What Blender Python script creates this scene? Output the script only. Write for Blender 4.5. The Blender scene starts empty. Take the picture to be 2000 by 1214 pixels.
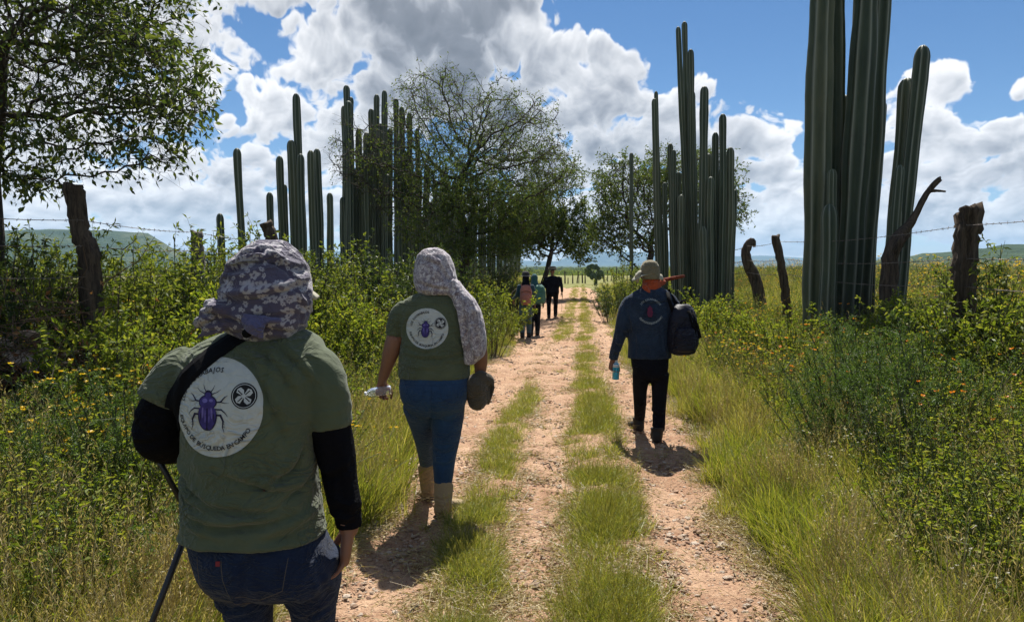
import bpy, bmesh, math, random
import numpy as np
from mathutils import Vector, Matrix, kdtree, bvhtree, noise as mnoise
R = math.radians
rng = np.random.default_rng(7)
random.seed(7)
sc = bpy.context.scene
COL = sc.collection

# ------------------------------------------------------------------ camera
FPX = 1444.0
PITCH = math.atan((607 - 516) / FPX)
CAMZ = 1.6
cam_d = bpy.data.cameras.new('camera')
cam_d.sensor_width = 36.0
cam_d.lens = FPX / 2000 * 36
cam_d.clip_start = 0.05
cam_d.clip_end = 30000
cam = bpy.data.objects.new('camera', cam_d)
cam.location = (0, 0, CAMZ)
cam.rotation_euler = (math.pi / 2 - PITCH, 0, 0)
COL.objects.link(cam)
sc.camera = cam

# ------------------------------------------------------------------ exposure
vs = sc.view_settings
vs.view_transform = 'Standard'
vs.look = 'None'
vs.exposure = 0.92
vs.gamma = 1.0
vs.use_curve_mapping = False
sc.cycles.max_bounces = 7
sc.cycles.diffuse_bounces = 3
sc.cycles.transparent_max_bounces = 12
sc.cycles.volume_bounces = 0
sc.cycles.use_denoising = True

# ------------------------------------------------------------------ sun
SUN_EL, SUN_AZ = 58.0, 4.0          # azimuth measured from +Y towards +X
SUN_STRENGTH = 5.0
SKY_STRENGTH = 0.052
sd = bpy.data.lights.new('sun', 'SUN')
sd.energy = SUN_STRENGTH
sd.angle = R(0.53)
sd.color = (1.0, 0.955, 0.88)
sun = bpy.data.objects.new('sun', sd)
_d = Vector((math.sin(R(SUN_AZ)) * math.cos(R(SUN_EL)), math.cos(R(SUN_AZ)) * math.cos(R(SUN_EL)), math.sin(R(SUN_EL))))
sun.rotation_euler = _d.to_track_quat('Z', 'Y').to_euler()
sun.location = (0, 0, 60)
COL.objects.link(sun)

# ------------------------------------------------------------------ clouds: a map over azimuth and elevation
def vnoise(x, y, seed):
    g = np.random.default_rng(seed).random((256, 256)).astype(np.float32)
    xi = np.floor(x).astype(np.int32); yi = np.floor(y).astype(np.int32)
    fx = x - xi; fy = y - yi
    fx = fx * fx * (3 - 2 * fx); fy = fy * fy * (3 - 2 * fy)
    a = g[yi & 255, xi & 255]; b = g[yi & 255, (xi + 1) & 255]
    c = g[(yi + 1) & 255, xi & 255]; d = g[(yi + 1) & 255, (xi + 1) & 255]
    return (a * (1 - fx) + b * fx) * (1 - fy) + (c * (1 - fx) + d * fx) * fy

def fbm2(x, y, seed, octs=5, gain=0.5):
    s = 0; a = 1; t = 0
    for k in range(octs):
        s = s + a * vnoise(x * 2 ** k + 17.3 * k, y * 2 ** k + 5.1 * k, seed + k); t += a; a *= gain
    return s / t

def worley(x, y, seed):
    g = np.random.default_rng(seed).random((128, 128, 2)).astype(np.float32)
    xi = np.floor(x).astype(np.int32); yi = np.floor(y).astype(np.int32)
    best = np.full(x.shape, 9.0, np.float32)
    for dx in (-1, 0, 1):
        for dy in (-1, 0, 1):
            cx = xi + dx; cy = yi + dy
            p = g[cy & 127, cx & 127]
            d = (cx + p[..., 0] - x) ** 2 + (cy + p[..., 1] - y) ** 2
            best = np.minimum(best, d)
    return np.sqrt(best)

def puffs(x, y, seed, octs=4):
    s = 0; a = 1; t = 0
    for k in range(octs):
        s = s + a * (1 - np.minimum(worley(x * 2.1 ** k, y * 2.1 ** k, seed + 31 * k), 1.0)); t += a; a *= 0.45
    return s / t

def px_azel(px, py):
    cx = (px - 1000) / FPX; cy = (607 - py) / FPX
    y = math.cos(PITCH) + cy * math.sin(PITCH); z = -math.sin(PITCH) + cy * math.cos(PITCH)
    return math.degrees(math.atan2(cx, y)), math.degrees(math.atan2(z, math.hypot(cx, y)))

# (px, py, rx, ry in degrees, weight, thickness)
CLOUDS = [
 (150, 60, 12, 8, 1.0, .30), (60, 300, 9, 8, .9, .25), (340, 30, 3.4, 5.0, 1.0, .55), (370, 90, 2.3, 3.6, .95, .5), (345, 170, 2.4, 2.6, .7, .3),
 (570, -15, 5.5, 1.5, 1.0, .25),
 (640, 95, 2.7, 2.6, 1.15, .15), (600, 130, 2.0, 2.0, 1.0, .2), (575, 50, 1.0, .8, .8, .0),
 (790, 40, 5.8, 4.6, 1.5, 1.25), (900, 70, 6.0, 5.0, 1.5, 1.4), (860, 150, 6.2, 3.6, 1.35, 1.25), (990, -5, 3.2, 2.0, 1.3, 1.0), (720, -20, 3.5, 3.0, 1.2, .9),
 (760, 200, 5.0, 2.6, 1.1, .75),
 (560, 225, 4.2, 2.5, 1.0, .35), (650, 270, 4.5, 2.6, 1.0, .5), (490, 250, 2.0, 1.0, .7, .1), (590, 330, 4.0, 1.8, .9, .35),
 (490, 160, 1.4, .5, .6, .0),
 (1040, 75, 2.2, 2.2, 1.15, .15), (1080, 130, 3.2, 3.0, 1.25, .45), (1190, 115, 2.3, 2.3, 1.2, .25), (1130, 200, 4.4, 3.6, 1.3, .7),
 (1215, 190, 2.6, 3.4, 1.25, .6), (1010, 230, 4.4, 3.4, 1.2, .8), (1180, 290, 4.0, 3.0, 1.2, .8), (1060, 320, 5.0, 2.6, 1.1, .7),
 (1300, 220, 2.2, 1.8, 1.15, .35), (1365, 175, 1.2, 1.1, .95, .1), (1330, 280, 3.8, 2.8, 1.2, .6), (1440, 260, 3.0, 2.2, 1.15, .4), (1500, 265, 1.9, 1.6, 1.1, .15),
 (1400, 340, 4.4, 2.6, 1.1, .7), (1500, 330, 2.6, 1.7, 1.0, .6), (1250, 390, 6.0, 2.4, 1.0, .6), (1530, 390, 3.2, 1.8, .85, .5), 
 (1480, 460, 7.0, 2.2, 1.0, .35), (1660, 420, 4.0, 2.0, .9, .35),
 (1830, 170, 1.9, 1.7, 1.15, .12), (1800, 240, 2.8, 2.8, 1.15, .5), (1850, 290, 2.6, 2.0, 1.0, .6), (1930, 275, 3.2, 1.5, 1.1, .35), (1990, 330, 3.6, 1.9, 1.05, .6), (1850, 340, 4.5, 1.6, .95, .7),
 (1800, 410, 5.5, 2.0, .95, .5), (1960, 420, 5.0, 2.2, 1.0, .35), (1740, 350, 2.0, 2.6, .9, .5), (1990, 175, 1.0, .5, .7, .0),
 (330, 330, 5.0, 2.2, 1.0, .3), (440, 350, 3.4, 2.2, 1.0, .4), (500, 310, 1.6, 1.0, .95, .1), (300, 400, 6.0, 2.2, 1.0, .5), (480, 410, 6.0, 2.0, 1.0, .5), (640, 400, 4.0, 2.4, .9, .4),
 (200, 460, 9, 1.8, .9, .3), (900, 440, 9, 2.6, 1.0, .5), (1130, 430, 6, 2.4, 1.0, .4), (430, 235, 1.3, .7, .6, .1),
]

def cloud_map(az0, az1, el0, el1, w, h, fine):
    az = np.linspace(az0, az1, w, dtype=np.float32)[None, :].repeat(h, 0)
    el = np.linspace(el0, el1, h, dtype=np.float32)[:, None].repeat(w, 1)
    # flatten the noise towards the horizon, as a layer seen from below
    q = el + 6
    X = az * 0.30; Y = 9.0 * np.log(np.maximum(q, 1.0)) * 0.62
    wx = (fbm2(X * 1.3, Y * 1.3, 11, 4) - .5); wy = (fbm2(X * 1.3 + 40, Y * 1.3, 19, 4) - .5)
    env = np.full(az.shape, -1.0, np.float32); thick = np.zeros(az.shape, np.float32); ws = np.zeros(az.shape, np.float32)
    for (px, py, rx, ry, wt, th) in CLOUDS:
        a, e = px_azel(px, py)
        d = ((az + wx * 1.8 - a) / rx) ** 2 + ((el + wy * 1.4 - e) / ry) ** 2
        v = wt * (1 - d)
        env = np.maximum(env, v)
        k = np.exp(-d * 1.1) * wt
        thick += th * k; ws += k
    thick = thick / np.maximum(ws, .35)
    # the rest of the sky: scattered cumulus of the same kind
    g = fbm2(X * .38 + 9, Y * .5 + 3, 77, 4)
    gen = (g - .56) * 5.0
    out = np.clip((np.abs(az) - 37) / 7, 0, 1); out = np.maximum(out, np.clip((el - 23) / 5, 0, 1))
    env = env * (1 - out) + gen * out
    thick = thick * (1 - out) + np.clip((g - .5) * 5, 0, 1.0) * out
    p = puffs(X * 1.6 + wx * 1.2, Y * 1.6 + wy * 1.2, 5, 4 if fine else 2)
    f = fbm2(X * 2.4 + wx, Y * 2.4, 23, 6 if fine else 3)
    H = env * .8 + (p - .55) * 1.7 + (f - .5) * .8 - .10
    low = np.clip((5.5 - el) / 6, 0, 1)
    H = H + low * .42
    Hr = env * .8 + (p - .55) * 1.7 + (f - .5) * .18
    al = np.clip((H + .02) / .30, 0, 1); al = al * al * (3 - 2 * al)
    step = (el1 - el0) / h
    Hs = np.clip(Hr, -.3, 2.4)
    gy = np.zeros_like(H); gx = np.zeros_like(H)
    n1 = max(1, int(round(.12 / step)))
    gy[n1:-n1] = (Hs[:-2 * n1] - Hs[2 * n1:]) / (2 * n1 * step)   # positive on the upper side of a puff
    gx[:, n1:-n1] = (Hs[:, 2 * n1:] - Hs[:, :-2 * n1]) / (2 * n1 * step)
    n2 = max(1, int(round(.45 / step)))
    gy2 = np.zeros_like(H); gy2[n2:-n2] = (Hs[:-2 * n2] - Hs[2 * n2:]) / (2 * n2 * step)
    body = np.clip(H / 1.6, 0, 1)
    tt = np.clip(thick * (.35 + .75 * body), 0, 1.2)
    lum = 1.04 - .57 * np.clip(tt, 0, 1) - .12 * body + (fbm2(X * .8, Y * .8, 61, 3) - .5) * .30
    soft = 1 - .75 * np.clip(thick - .45, 0, .55) / .55
    lum += (np.clip(gy * .030, -.11, .15) + np.clip(gy2 * .12, -.18, .24) + np.clip(gx * .012, -.05, .05)) * soft
    edge = np.exp(-np.clip(H, 0, 9) * 4.0)
    lum += .22 * edge * (1 - .5 * np.clip(thick, 0, 1))
    lum += low * .03
    lum = np.clip(lum, .30, 1.12)
    rgb = np.empty(az.shape + (4,), np.float32)
    t = np.clip((lum - .3) / .7, 0, 1)
    L = lum ** 1.35
    rgb[..., 0] = L * (.80 + .17 * t); rgb[..., 1] = L * (.88 + .09 * t); rgb[..., 2] = L * (1.02 - .04 * t)
    rgb[..., 3] = al * (.97 - .25 * low)
    return rgb

def cloud_image(name, arr):
    h, w = arr.shape[:2]
    im = bpy.data.images.new(name, w, h, alpha=True, float_buffer=True)
    im.colorspace_settings.name = 'Non-Color'
    im.alpha_mode = 'CHANNEL_PACKED'
    im.pixels.foreach_set(arr.ravel())
    im.update(); im.pack()
    return im

AZW, EL0, EL1 = 46.0, -3.0, 32.0
im_front = cloud_image('clouds_front', cloud_map(-AZW, AZW, EL0, EL1, 2300, 875, True))
im_all = cloud_image('clouds_around', cloud_map(-180, 180, EL0, 90, 1440, 372, False))

w = bpy.data.worlds.new('World'); sc.world = w; w.use_nodes = True
nt = w.node_tree; nt.nodes.clear()
def N(nt, t, **k):
    n = nt.nodes.new(t)
    for a, b in k.items():
        if a == 'inp':
            for i, v in b.items(): n.inputs[i].default_value = v
        else: setattr(n, a, b)
    return n
def MATH(nt, op, a, b=None, c=None, clamp=False):
    n = nt.nodes.new('ShaderNodeMath'); n.operation = op; n.use_clamp = clamp
    for i, v in enumerate((a, b, c)):
        if v is None: continue
        if isinstance(v, (int, float)): n.inputs[i].default_value = v
        else: nt.links.new(v, n.inputs[i])
    return n.outputs[0]
sky = N(nt, 'ShaderNodeTexSky', sky_type='NISHITA', sun_disc=False)
sky.sun_elevation = R(SUN_EL); sky.sun_rotation = R(SUN_AZ)
sky.altitude = 2000; sky.air_density = 1.0; sky.dust_density = 0.35; sky.ozone_density = 3.0
tc = N(nt, 'ShaderNodeTexCoord'); sx = N(nt, 'ShaderNodeSeparateXYZ')
nt.links.new(tc.outputs['Generated'], sx.inputs[0])
az = MATH(nt, 'ARCTAN2', sx.outputs[0], sx.outputs[1])
el = MATH(nt, 'ARCSINE', sx.outputs[2])
def uvimg(im, a0, a1, e0, e1):
    u = MATH(nt, 'DIVIDE', MATH(nt, 'SUBTRACT', az, R(a0)), R(a1 - a0))
    v = MATH(nt, 'DIVIDE', MATH(nt, 'SUBTRACT', el, R(e0)), R(e1 - e0))
    cb = N(nt, 'ShaderNodeCombineXYZ'); nt.links.new(u, cb.inputs[0]); nt.links.new(v, cb.inputs[1])
    t = N(nt, 'ShaderNodeTexImage', image=im, extension='EXTEND', interpolation='Cubic'); nt.links.new(cb.outputs[0], t.inputs[0])
    return t, u, v
tf, u, v = uvimg(im_front, -AZW, AZW, EL0, EL1)
ta, _, _ = uvimg(im_all, -180, 180, EL0, 90)
ins = MATH(nt, 'MULTIPLY', MATH(nt, 'MULTIPLY', MATH(nt, 'GREATER_THAN', u, .004), MATH(nt, 'LESS_THAN', u, .996)),
           MATH(nt, 'MULTIPLY', MATH(nt, 'GREATER_THAN', v, .004), MATH(nt, 'LESS_THAN', v, .996)))
mc = N(nt, 'ShaderNodeMix', data_type='RGBA'); nt.links.new(ins, mc.inputs[0]); nt.links.new(ta.outputs[0], mc.inputs[6]); nt.links.new(tf.outputs[0], mc.inputs[7])
ma = MATH(nt, 'ADD', MATH(nt, 'MULTIPLY', ins, tf.outputs[1]), MATH(nt, 'MULTIPLY', MATH(nt, 'SUBTRACT', 1.0, ins), ta.outputs[1]))
ba = N(nt, 'ShaderNodeBackground'); ba.inputs[1].default_value = SKY_STRENGTH
hsv = N(nt, 'ShaderNodeHueSaturation'); hsv.inputs['Saturation'].default_value = 1.18
nt.links.new(sky.outputs[0], hsv.inputs['Color']); nt.links.new(hsv.outputs[0], ba.inputs[0])
bc = N(nt, 'ShaderNodeBackground'); bc.inputs[1].default_value = 0.54
nt.links.new(mc.outputs[2], bc.inputs[0])
ms = N(nt, 'ShaderNodeMixShader'); nt.links.new(ma, ms.inputs[0]); nt.links.new(ba.outputs[0], ms.inputs[1]); nt.links.new(bc.outputs[0], ms.inputs[2])
wo = N(nt, 'ShaderNodeOutputWorld'); nt.links.new(ms.outputs[0], wo.inputs[0])
w.cycles.sampling_method = 'MANUAL'; w.cycles.sample_map_resolution = 1024

# ------------------------------------------------------------------ helpers
def P(px, py, Y):
    """the point at distance Y that the camera sees at this place of the photograph"""
    cx = (px - 1000) / FPX; cy = (607 - py) / FPX
    y = math.cos(PITCH) + cy * math.sin(PITCH); z = -math.sin(PITCH) + cy * math.cos(PITCH)
    s = Y / y
    return Vector((cx * s, Y, CAMZ + z * s))

def tag(o, label=None, cat=None, group=None, kind=None):
    if label: o['label'] = label
    if cat: o['category'] = cat
    if group: o['group'] = group
    if kind: o['kind'] = kind
    return o

def empty(name, loc=(0, 0, 0), rz=0.0):
    o = bpy.data.objects.new(name, None)
    o.empty_display_size = .1
    o.location = loc; o.rotation_euler = (0, 0, rz)
    COL.objects.link(o)
    return o

def linkobj(name, me, parent=None, loc=None):
    o = bpy.data.objects.new(name, me)
    COL.objects.link(o)
    if parent is not None: o.parent = parent
    if loc is not None: o.location = loc
    return o

def mesh_np(name, V, F, mats=(), midx=None, smooth=False, attrs=None):
    """V (n,3); F an (m,k) array or a list of such arrays"""
    me = bpy.data.meshes.new(name)
    V = np.asarray(V, np.float32)
    Fs = F if isinstance(F, list) else [F]
    Fs = [np.asarray(f, np.int32) for f in Fs if len(f)]
    lt = np.concatenate([np.full(len(f), f.shape[1], np.int32) for f in Fs])
    li = np.concatenate([f.ravel() for f in Fs])
    me.vertices.add(len(V)); me.vertices.foreach_set('co', V.ravel())
    me.loops.add(len(li)); me.loops.foreach_set('vertex_index', li)
    me.polygons.add(len(lt))
    st = np.concatenate([[0], np.cumsum(lt)[:-1]]).astype(np.int32)
    me.polygons.foreach_set('loop_start', st)
    me.polygons.foreach_set('loop_total', lt)
    for m in mats: me.materials.append(m)
    if midx is not None: me.polygons.foreach_set('material_index', np.asarray(midx, np.int32))
    me.polygons.foreach_set('use_smooth', np.full(len(lt), bool(smooth)))
    me.update(calc_edges=True)
    for k, a in (attrs or {}).items():
        at = me.attributes.new(k, 'FLOAT', 'POINT'); at.data.foreach_set('value', np.asarray(a, np.float32))
    me.validate()
    return me

class MB:
    """collects shapes and links them as one mesh"""
    def __init__(s): s.V = []; s.F = {}; s.M = {}; s.A = []; s.n = 0
    def add(s, V, F, m=0, a=None):
        V = np.asarray(V, np.float32).reshape(-1, 3); F = np.asarray(F, np.int32)
        s.V.append(V); k = F.shape[1]
        s.F.setdefault(k, []).append(F + s.n); s.M.setdefault(k, []).append(np.full(len(F), m, np.int32))
        s.A.append(np.full(len(V), random.random() if a is None else a, np.float32) if not hasattr(a, '__len__') else np.asarray(a, np.float32))
        s.n += len(V)
    def tube(s, pts, rad, k=8, m=0, a=None, cap=True, flat=1.0, ref=None, wob=0):
        pts = np.array([tuple(p) for p in pts], float); n = len(pts)
        rad = np.broadcast_to(np.asarray(rad, float), (n,))
        T = np.gradient(pts, axis=0); T /= np.linalg.norm(T, axis=1)[:, None] + 1e-9
        r0 = np.array(ref if ref is not None else ((0, 0, 1) if abs(T[0][2]) < .8 else (0, 1, 0)), float)
        rings = []
        for i in range(n):
            A = np.cross(T[i], r0); A /= np.linalg.norm(A) + 1e-9; B = np.cross(A, T[i])
            ang = np.arange(k) * 2 * math.pi / k
            rr = rad[i] * (1 + wob * (rng.random(k) - .5)) if wob else rad[i]
            rings.append(pts[i] + (A[None] * np.cos(ang)[:, None] + B[None] * np.sin(ang)[:, None] * flat) * (rr[:, None] if wob else rr))
        V = np.concatenate(rings); F = []
        for i in range(n - 1):
            for j in range(k):
                F.append((i * k + j, i * k + (j + 1) % k, (i + 1) * k + (j + 1) % k, (i + 1) * k + j))
        if cap:
            V = np.concatenate([V, pts[:1], pts[-1:]])
            s.add(V, F, m, a)
            T3 = []
            for j in range(k):
                T3.append((n * k, (j + 1) % k, j)); T3.append((n * k + 1, (n - 1) * k + j, (n - 1) * k + (j + 1) % k))
            s.F.setdefault(3, []).append(np.array(T3, np.int32) + s.n - len(V)); s.M.setdefault(3, []).append(np.full(len(T3), m, np.int32))
        else: s.add(V, F, m, a)
    def box(s, c, h, m=0, a=None, rot=None):
        v = np.array([(x, y, z) for x in (-1, 1) for y in (-1, 1) for z in (-1, 1)], float) * np.array(h)
        if rot is not None: v = v @ np.array(rot.to_3x3()).T
        s.add(v + np.array(c), [(0, 1, 3, 2), (4, 6, 7, 5), (0, 4, 5, 1), (2, 3, 7, 6), (0, 2, 6, 4), (1, 5, 7, 3)], m, a)
    def ell(s, c, r, m=0, k=16, n=10, a=None, rot=None):
        V = []; F = []
        for i in range(n + 1):
            t = math.pi * i / n
            for j in range(k):
                f = 2 * math.pi * j / k
                V.append((math.sin(t) * math.cos(f), math.sin(t) * math.sin(f), math.cos(t)))
        V = np.array(V) * np.array(r)
        if rot is not None: V = V @ np.array(rot.to_3x3()).T
        for i in range(n):
            for j in range(k): F.append((i * k + j, (i + 1) * k + j, (i + 1) * k + (j + 1) % k, i * k + (j + 1) % k))
        s.add(V + np.array(c), F, m, a)
    def mesh(s, name, mats, smooth=False):
        return mesh_np(name, np.concatenate(s.V), [np.concatenate(s.F[k]) for k in s.F], mats, np.concatenate([np.concatenate(s.M[k]) for k in s.F]), smooth, {'rnd': np.concatenate(s.A)})
    def build(s, name, mats, parent=None, smooth=False, loc=None):
        if not isinstance(mats, (list, tuple)): mats = [mats]
        return linkobj(name, s.mesh(name, mats, smooth), parent, loc)

# ------------------------------------------------------------------ materials
class Mat:
    def __init__(s, name):
        s.m = bpy.data.materials.new(name); s.m.use_nodes = True; s.nt = s.m.node_tree; s.nt.nodes.clear()
        s.out = s.nt.nodes.new('ShaderNodeOutputMaterial')
    def n(s, t, **k): return N(s.nt, t, **k)
    def l(s, a, b): s.nt.links.new(a, b)
    def math(s, *a, **k): return MATH(s.nt, *a, **k)
    def coord(s, kind='Object', scale=None):
        c = s.n('ShaderNodeTexCoord').outputs[kind]
        if scale is not None:
            mp = s.n('ShaderNodeMapping'); mp.inputs['Scale'].default_value = scale if hasattr(scale, '__len__') else (scale,) * 3
            s.l(c, mp.inputs[0]); c = mp.outputs[0]
        return c
    def noise(s, sc_, det=4, rough=.55, co=None, dist=0):
        t = s.n('ShaderNodeTexNoise'); t.inputs['Scale'].default_value = sc_; t.inputs['Detail'].default_value = det; t.inputs['Roughness'].default_value = rough; t.inputs['Distortion'].default_value = dist
        if co is not None: s.l(co, t.inputs['Vector'])
        return t.outputs['Fac']
    def ramp(s, f, stops, interp='LINEAR'):
        r = s.n('ShaderNodeValToRGB'); s.l(f, r.inputs[0]); cr = r.color_ramp; cr.interpolation = interp
        while len(cr.elements) > 1: cr.elements.remove(cr.elements[-1])
        for i, (p, c) in enumerate(stops):
            e = cr.elements[0] if i == 0 else cr.elements.new(p)
            e.position = p; e.color = tuple(c) + (1,) if len(c) == 3 else c
        return r.outputs[0]
    def mix(s, f, a, b, blend='MIX'):
        x = s.n('ShaderNodeMix', data_type='RGBA', blend_type=blend)
        for i, v in ((0, f), (6, a), (7, b)):
            if isinstance(v, (int, float)): x.inputs[i].default_value = v
            elif isinstance(v, (tuple, list)): x.inputs[i].default_value = tuple(v) + (1,) if len(v) == 3 else v
            else: s.l(v, x.inputs[i])
        return x.outputs[2]
    def bsdf(s, col, rough=.8, spec=.3, bump=None, bstr=.3, bdist=.01, **k):
        b = s.n('ShaderNodeBsdfPrincipled')
        if isinstance(col, (tuple, list)): b.inputs['Base Color'].default_value = tuple(col) + (1,)
        else: s.l(col, b.inputs['Base Color'])
        if isinstance(rough, (int, float)): b.inputs['Roughness'].default_value = rough
        else: s.l(rough, b.inputs['Roughness'])
        b.inputs['Specular IOR Level'].default_value = spec
        for a, v in k.items(): b.inputs[a.replace('_', ' ')].default_value = v
        if bump is not None:
            bp = s.n('ShaderNodeBump'); bp.inputs['Strength'].default_value = bstr; bp.inputs['Distance'].default_value = bdist
            s.l(bump, bp.inputs['Height']); s.l(bp.outputs[0], b.inputs['Normal'])
        return b.outputs[0]
    def done(s, sh): s.l(sh, s.out.inputs[0]); return s.m

def simple(name, col, rough=.75, spec=.3, var=.25, nscale=30, bstr=.25, bdist=.003, bscale=200, **k):
    M = Mat(name); co = M.coord()
    n = M.noise(nscale, 4, .6, co)
    c = M.mix(n, tuple(max(0, x * (1 - var)) for x in col), tuple(min(1, x * (1 + var)) for x in col))
    return M.done(M.bsdf(c, rough, spec, M.noise(bscale, 3, .6, co), bstr, bdist, **k))

def leafmat(name, c1, c2, c3, trans=.45, rough=.45, spec=.35, patch=None):
    """leaf / blade: colour from the piece's own random number, some light shining through"""
    M = Mat(name)
    at = M.n('ShaderNodeAttribute', attribute_name='rnd')
    oi = M.n('ShaderNodeObjectInfo')
    f = M.math('FRACT', M.math('ADD', at.outputs['Fac'], M.math('MULTIPLY', oi.outputs['Random'], .37)))
    c = M.ramp(f, [(0, c1), (.5, c2), (1, c3)])
    p = M.bsdf(c, rough, spec)
    tr = M.n('ShaderNodeBsdfTranslucent')
    tcx = M.mix(1.0, c, (1.25, 1.2, .55), 'MULTIPLY'); M.l(tcx, tr.inputs[0])
    mx = M.n('ShaderNodeMixShader'); mx.inputs[0].default_value = trans; M.l(p, mx.inputs[1]); M.l(tr.outputs[0], mx.inputs[2])
    return M.done(mx.outputs[0])
# ------------------------------------------------------------------ terrain
ROAD = .094
def sstep(a, b, x):
    t = np.clip((x - a) / (b - a), 0, 1); return t * t * (3 - 2 * t)
def tnoise(x, y, f, seed): return fbm2(x * f + 300, y * f + 300, seed, 3) - .5
def edges(y):
    """track edges and grass strips in road coordinates u = x - ROAD*y"""
    wl = (vnoise(y * .9 + 50, y * 0 + 3, 401) - .5) * .28 + (vnoise(y * 3.1 + 50, y * 0 + 3, 402) - .5) * .14
    wr = (vnoise(y * .8 + 50, y * 0 + 9, 403) - .5) * .26 + (vnoise(y * 3.3 + 50, y * 0 + 3, 404) - .5) * .14
    L = -1.36 + wl - .25 * sstep(14, 20, y)
    Rr = .98 + wr - .22 * sstep(9, 13, y)
    return L, Rr
def strip_masks(x, y):
    u = x - ROAD * y
    w1 = (vnoise(y * 1.3 + 50, y * 0 + 3, 411) - .5) * .14
    w2 = (vnoise(y * 1.1 + 50, y * 0 + 3, 412) - .5) * .14
    c1 = -.66 + .12 * sstep(4.2, 3.2, y) + w1 + .28 * sstep(13, 17, y)
    h1 = .125 * (1 - sstep(8.3, 10.5, y)) + .20 * sstep(14.5, 17, y)
    c2 = .125 + w2 * .6 - .02 * sstep(8, 14, y); h2 = .185 - .04 * sstep(8, 14, y)
    return u, c1, h1, c2, h2
def in_track(x, y):
    L, Rr = edges(y); u = x - ROAD * y
    return sstep(-.10, .10, u - L) * sstep(-.10, .10, Rr - u) * (1 - sstep(46, 56, y))
def hgt(x, y):
    x = np.asarray(x, np.float64); y = np.asarray(y, np.float64)
    u = x - ROAD * y
    near = 1 - sstep(60, 110, y)
    bR = .58 * sstep(1.0, 5.2, u) + .12 * sstep(5, 12, u)
    bL = .50 * sstep(1.3, 5.0, -u)
    bank = (bR + bL) * near
    far = -6.5 * sstep(105, 200, np.hypot(x * .6, y))
    n = tnoise(x, y, .35, 501) * .16 * np.clip((np.abs(u + .2) - .9), 0, 1) + tnoise(x, y, 1.6, 507) * .05
    big = tnoise(x, y, .008, 520) * 3.0 * sstep(120, 400, np.hypot(x, y))
    _, c1, h1, c2, h2 = strip_masks(x, y)
    rut = -.05 * (np.exp(-((u + 1.02) / .22) ** 2) + np.exp(-((u - .66) / .24) ** 2)) + .03 * np.exp(-((u - c2) / .25) ** 2) + .02 * np.exp(-((u - c1) / .18) ** 2)
    return bank + far + n + big + rut * near
def gz(x, y): return float(hgt(np.array([x]), np.array([y]))[0])

def axis(fine0, fine1, st, lo, hi, gr=1.09):
    a = list(np.arange(fine0, fine1, st)); s = st; v = a[-1]
    while v < hi: s *= gr; v += s; a.append(v)
    s = st; v = a[0]; b = []
    while v > lo: s *= gr; v -= s; b.append(v)
    return np.array(b[::-1] + a)
def grid_mesh(name, xs, ys, fz, mat, warp=None):
    X, Y = np.meshgrid(xs, ys)
    if warp is not None: X, Y = warp(X, Y)
    Z = fz(X, Y)
    V = np.stack([X, Y, Z], -1).reshape(-1, 3)
    nx, ny = len(xs), len(ys)
    i = np.arange(nx - 1)[None] + np.arange(ny - 1)[:, None] * nx
    F = np.stack([i, i + 1, i + 1 + nx, i + nx], -1).reshape(-1, 4)
    return mesh_np(name, V, F, [mat], smooth=True)

# soil under the plants
M = Mat('soil'); co = M.coord()
sep = M.n('ShaderNodeSeparateXYZ'); M.l(co, sep.inputs[0])
n1 = M.noise(.9, 5, .6, co); n2 = M.noise(14, 6, .65, co); n3 = M.noise(90, 3, .6, co)
c = M.ramp(n2, [(.3, (.055, .045, .025)), (.5, (.13, .10, .055)), (.72, (.24, .17, .10))])
g = M.ramp(n3, [(.35, (.03, .045, .012)), (.7, (.09, .10, .03))])
c = M.mix(M.ramp(n1, [(.40, (0, 0, 0)), (.62, (1, 1, 1))]), c, g)
# beyond the near ground: meadow, then dry scrubland
dist = M.math('SQRT', M.math('ADD', M.math('MULTIPLY', sep.outputs[0], sep.outputs[0]), M.math('MULTIPLY', sep.outputs[1], sep.outputs[1])))
mead = M.ramp(M.noise(.35, 5, .6, co), [(.3, (.11, .125, .035)), (.6, (.20, .19, .065)), (.8, (.25, .21, .10))])
wood = M.ramp(M.noise(.03, 6, .65, co), [(.35, (.025, .045, .018)), (.55, (.05, .075, .028)), (.72, (.13, .14, .06))])
c = M.mix(M.math('MULTIPLY', M.math('SUBTRACT', dist, 30), .04, clamp=True), c, mead)
c = M.mix(M.math('MULTIPLY', M.math('SUBTRACT', dist, 125), .015, clamp=True), c, wood)
SOIL = M.done(M.bsdf(c, .95, .15, n2, .6, .03))

# trodden earth of the track
M = Mat('dirt'); co = M.coord()
n1 = M.noise(1.1, 4, .6, co); n2 = M.noise(7, 6, .7, co); n3 = M.noise(55, 5, .7, co); n4 = M.noise(240, 3, .6, co)
c = M.ramp(n2, [(.28, (.26, .135, .080)), (.5, (.39, .235, .142)), (.72, (.52, .35, .222))])
c = M.mix(M.ramp(n1, [(.42, (0, 0, 0)), (.68, (.8, .8, .8))]), c, (.54, .36, .235))
c = M.mix(M.ramp(n3, [(.36, (.8, .8, .8)), (.48, (0, 0, 0))]), c, (.20, .095, .06))
c = M.mix(M.ramp(n3, [(.60, (0, 0, 0)), (.72, (.75, .75, .75))]), c, (.60, .45, .33))
vo = M.n('ShaderNodeTexVoronoi'); vo.inputs['Scale'].default_value = 60; M.l(co, vo.inputs['Vector'])
vo2 = M.n('ShaderNodeTexVoronoi'); vo2.inputs['Scale'].default_value = 19; vo2.inputs['Randomness'].default_value = 1; M.l(co, vo2.inputs['Vector'])
peb = M.ramp(vo.outputs['Distance'], [(.12, (1, 1, 1)), (.42, (0, 0, 0))])
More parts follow.
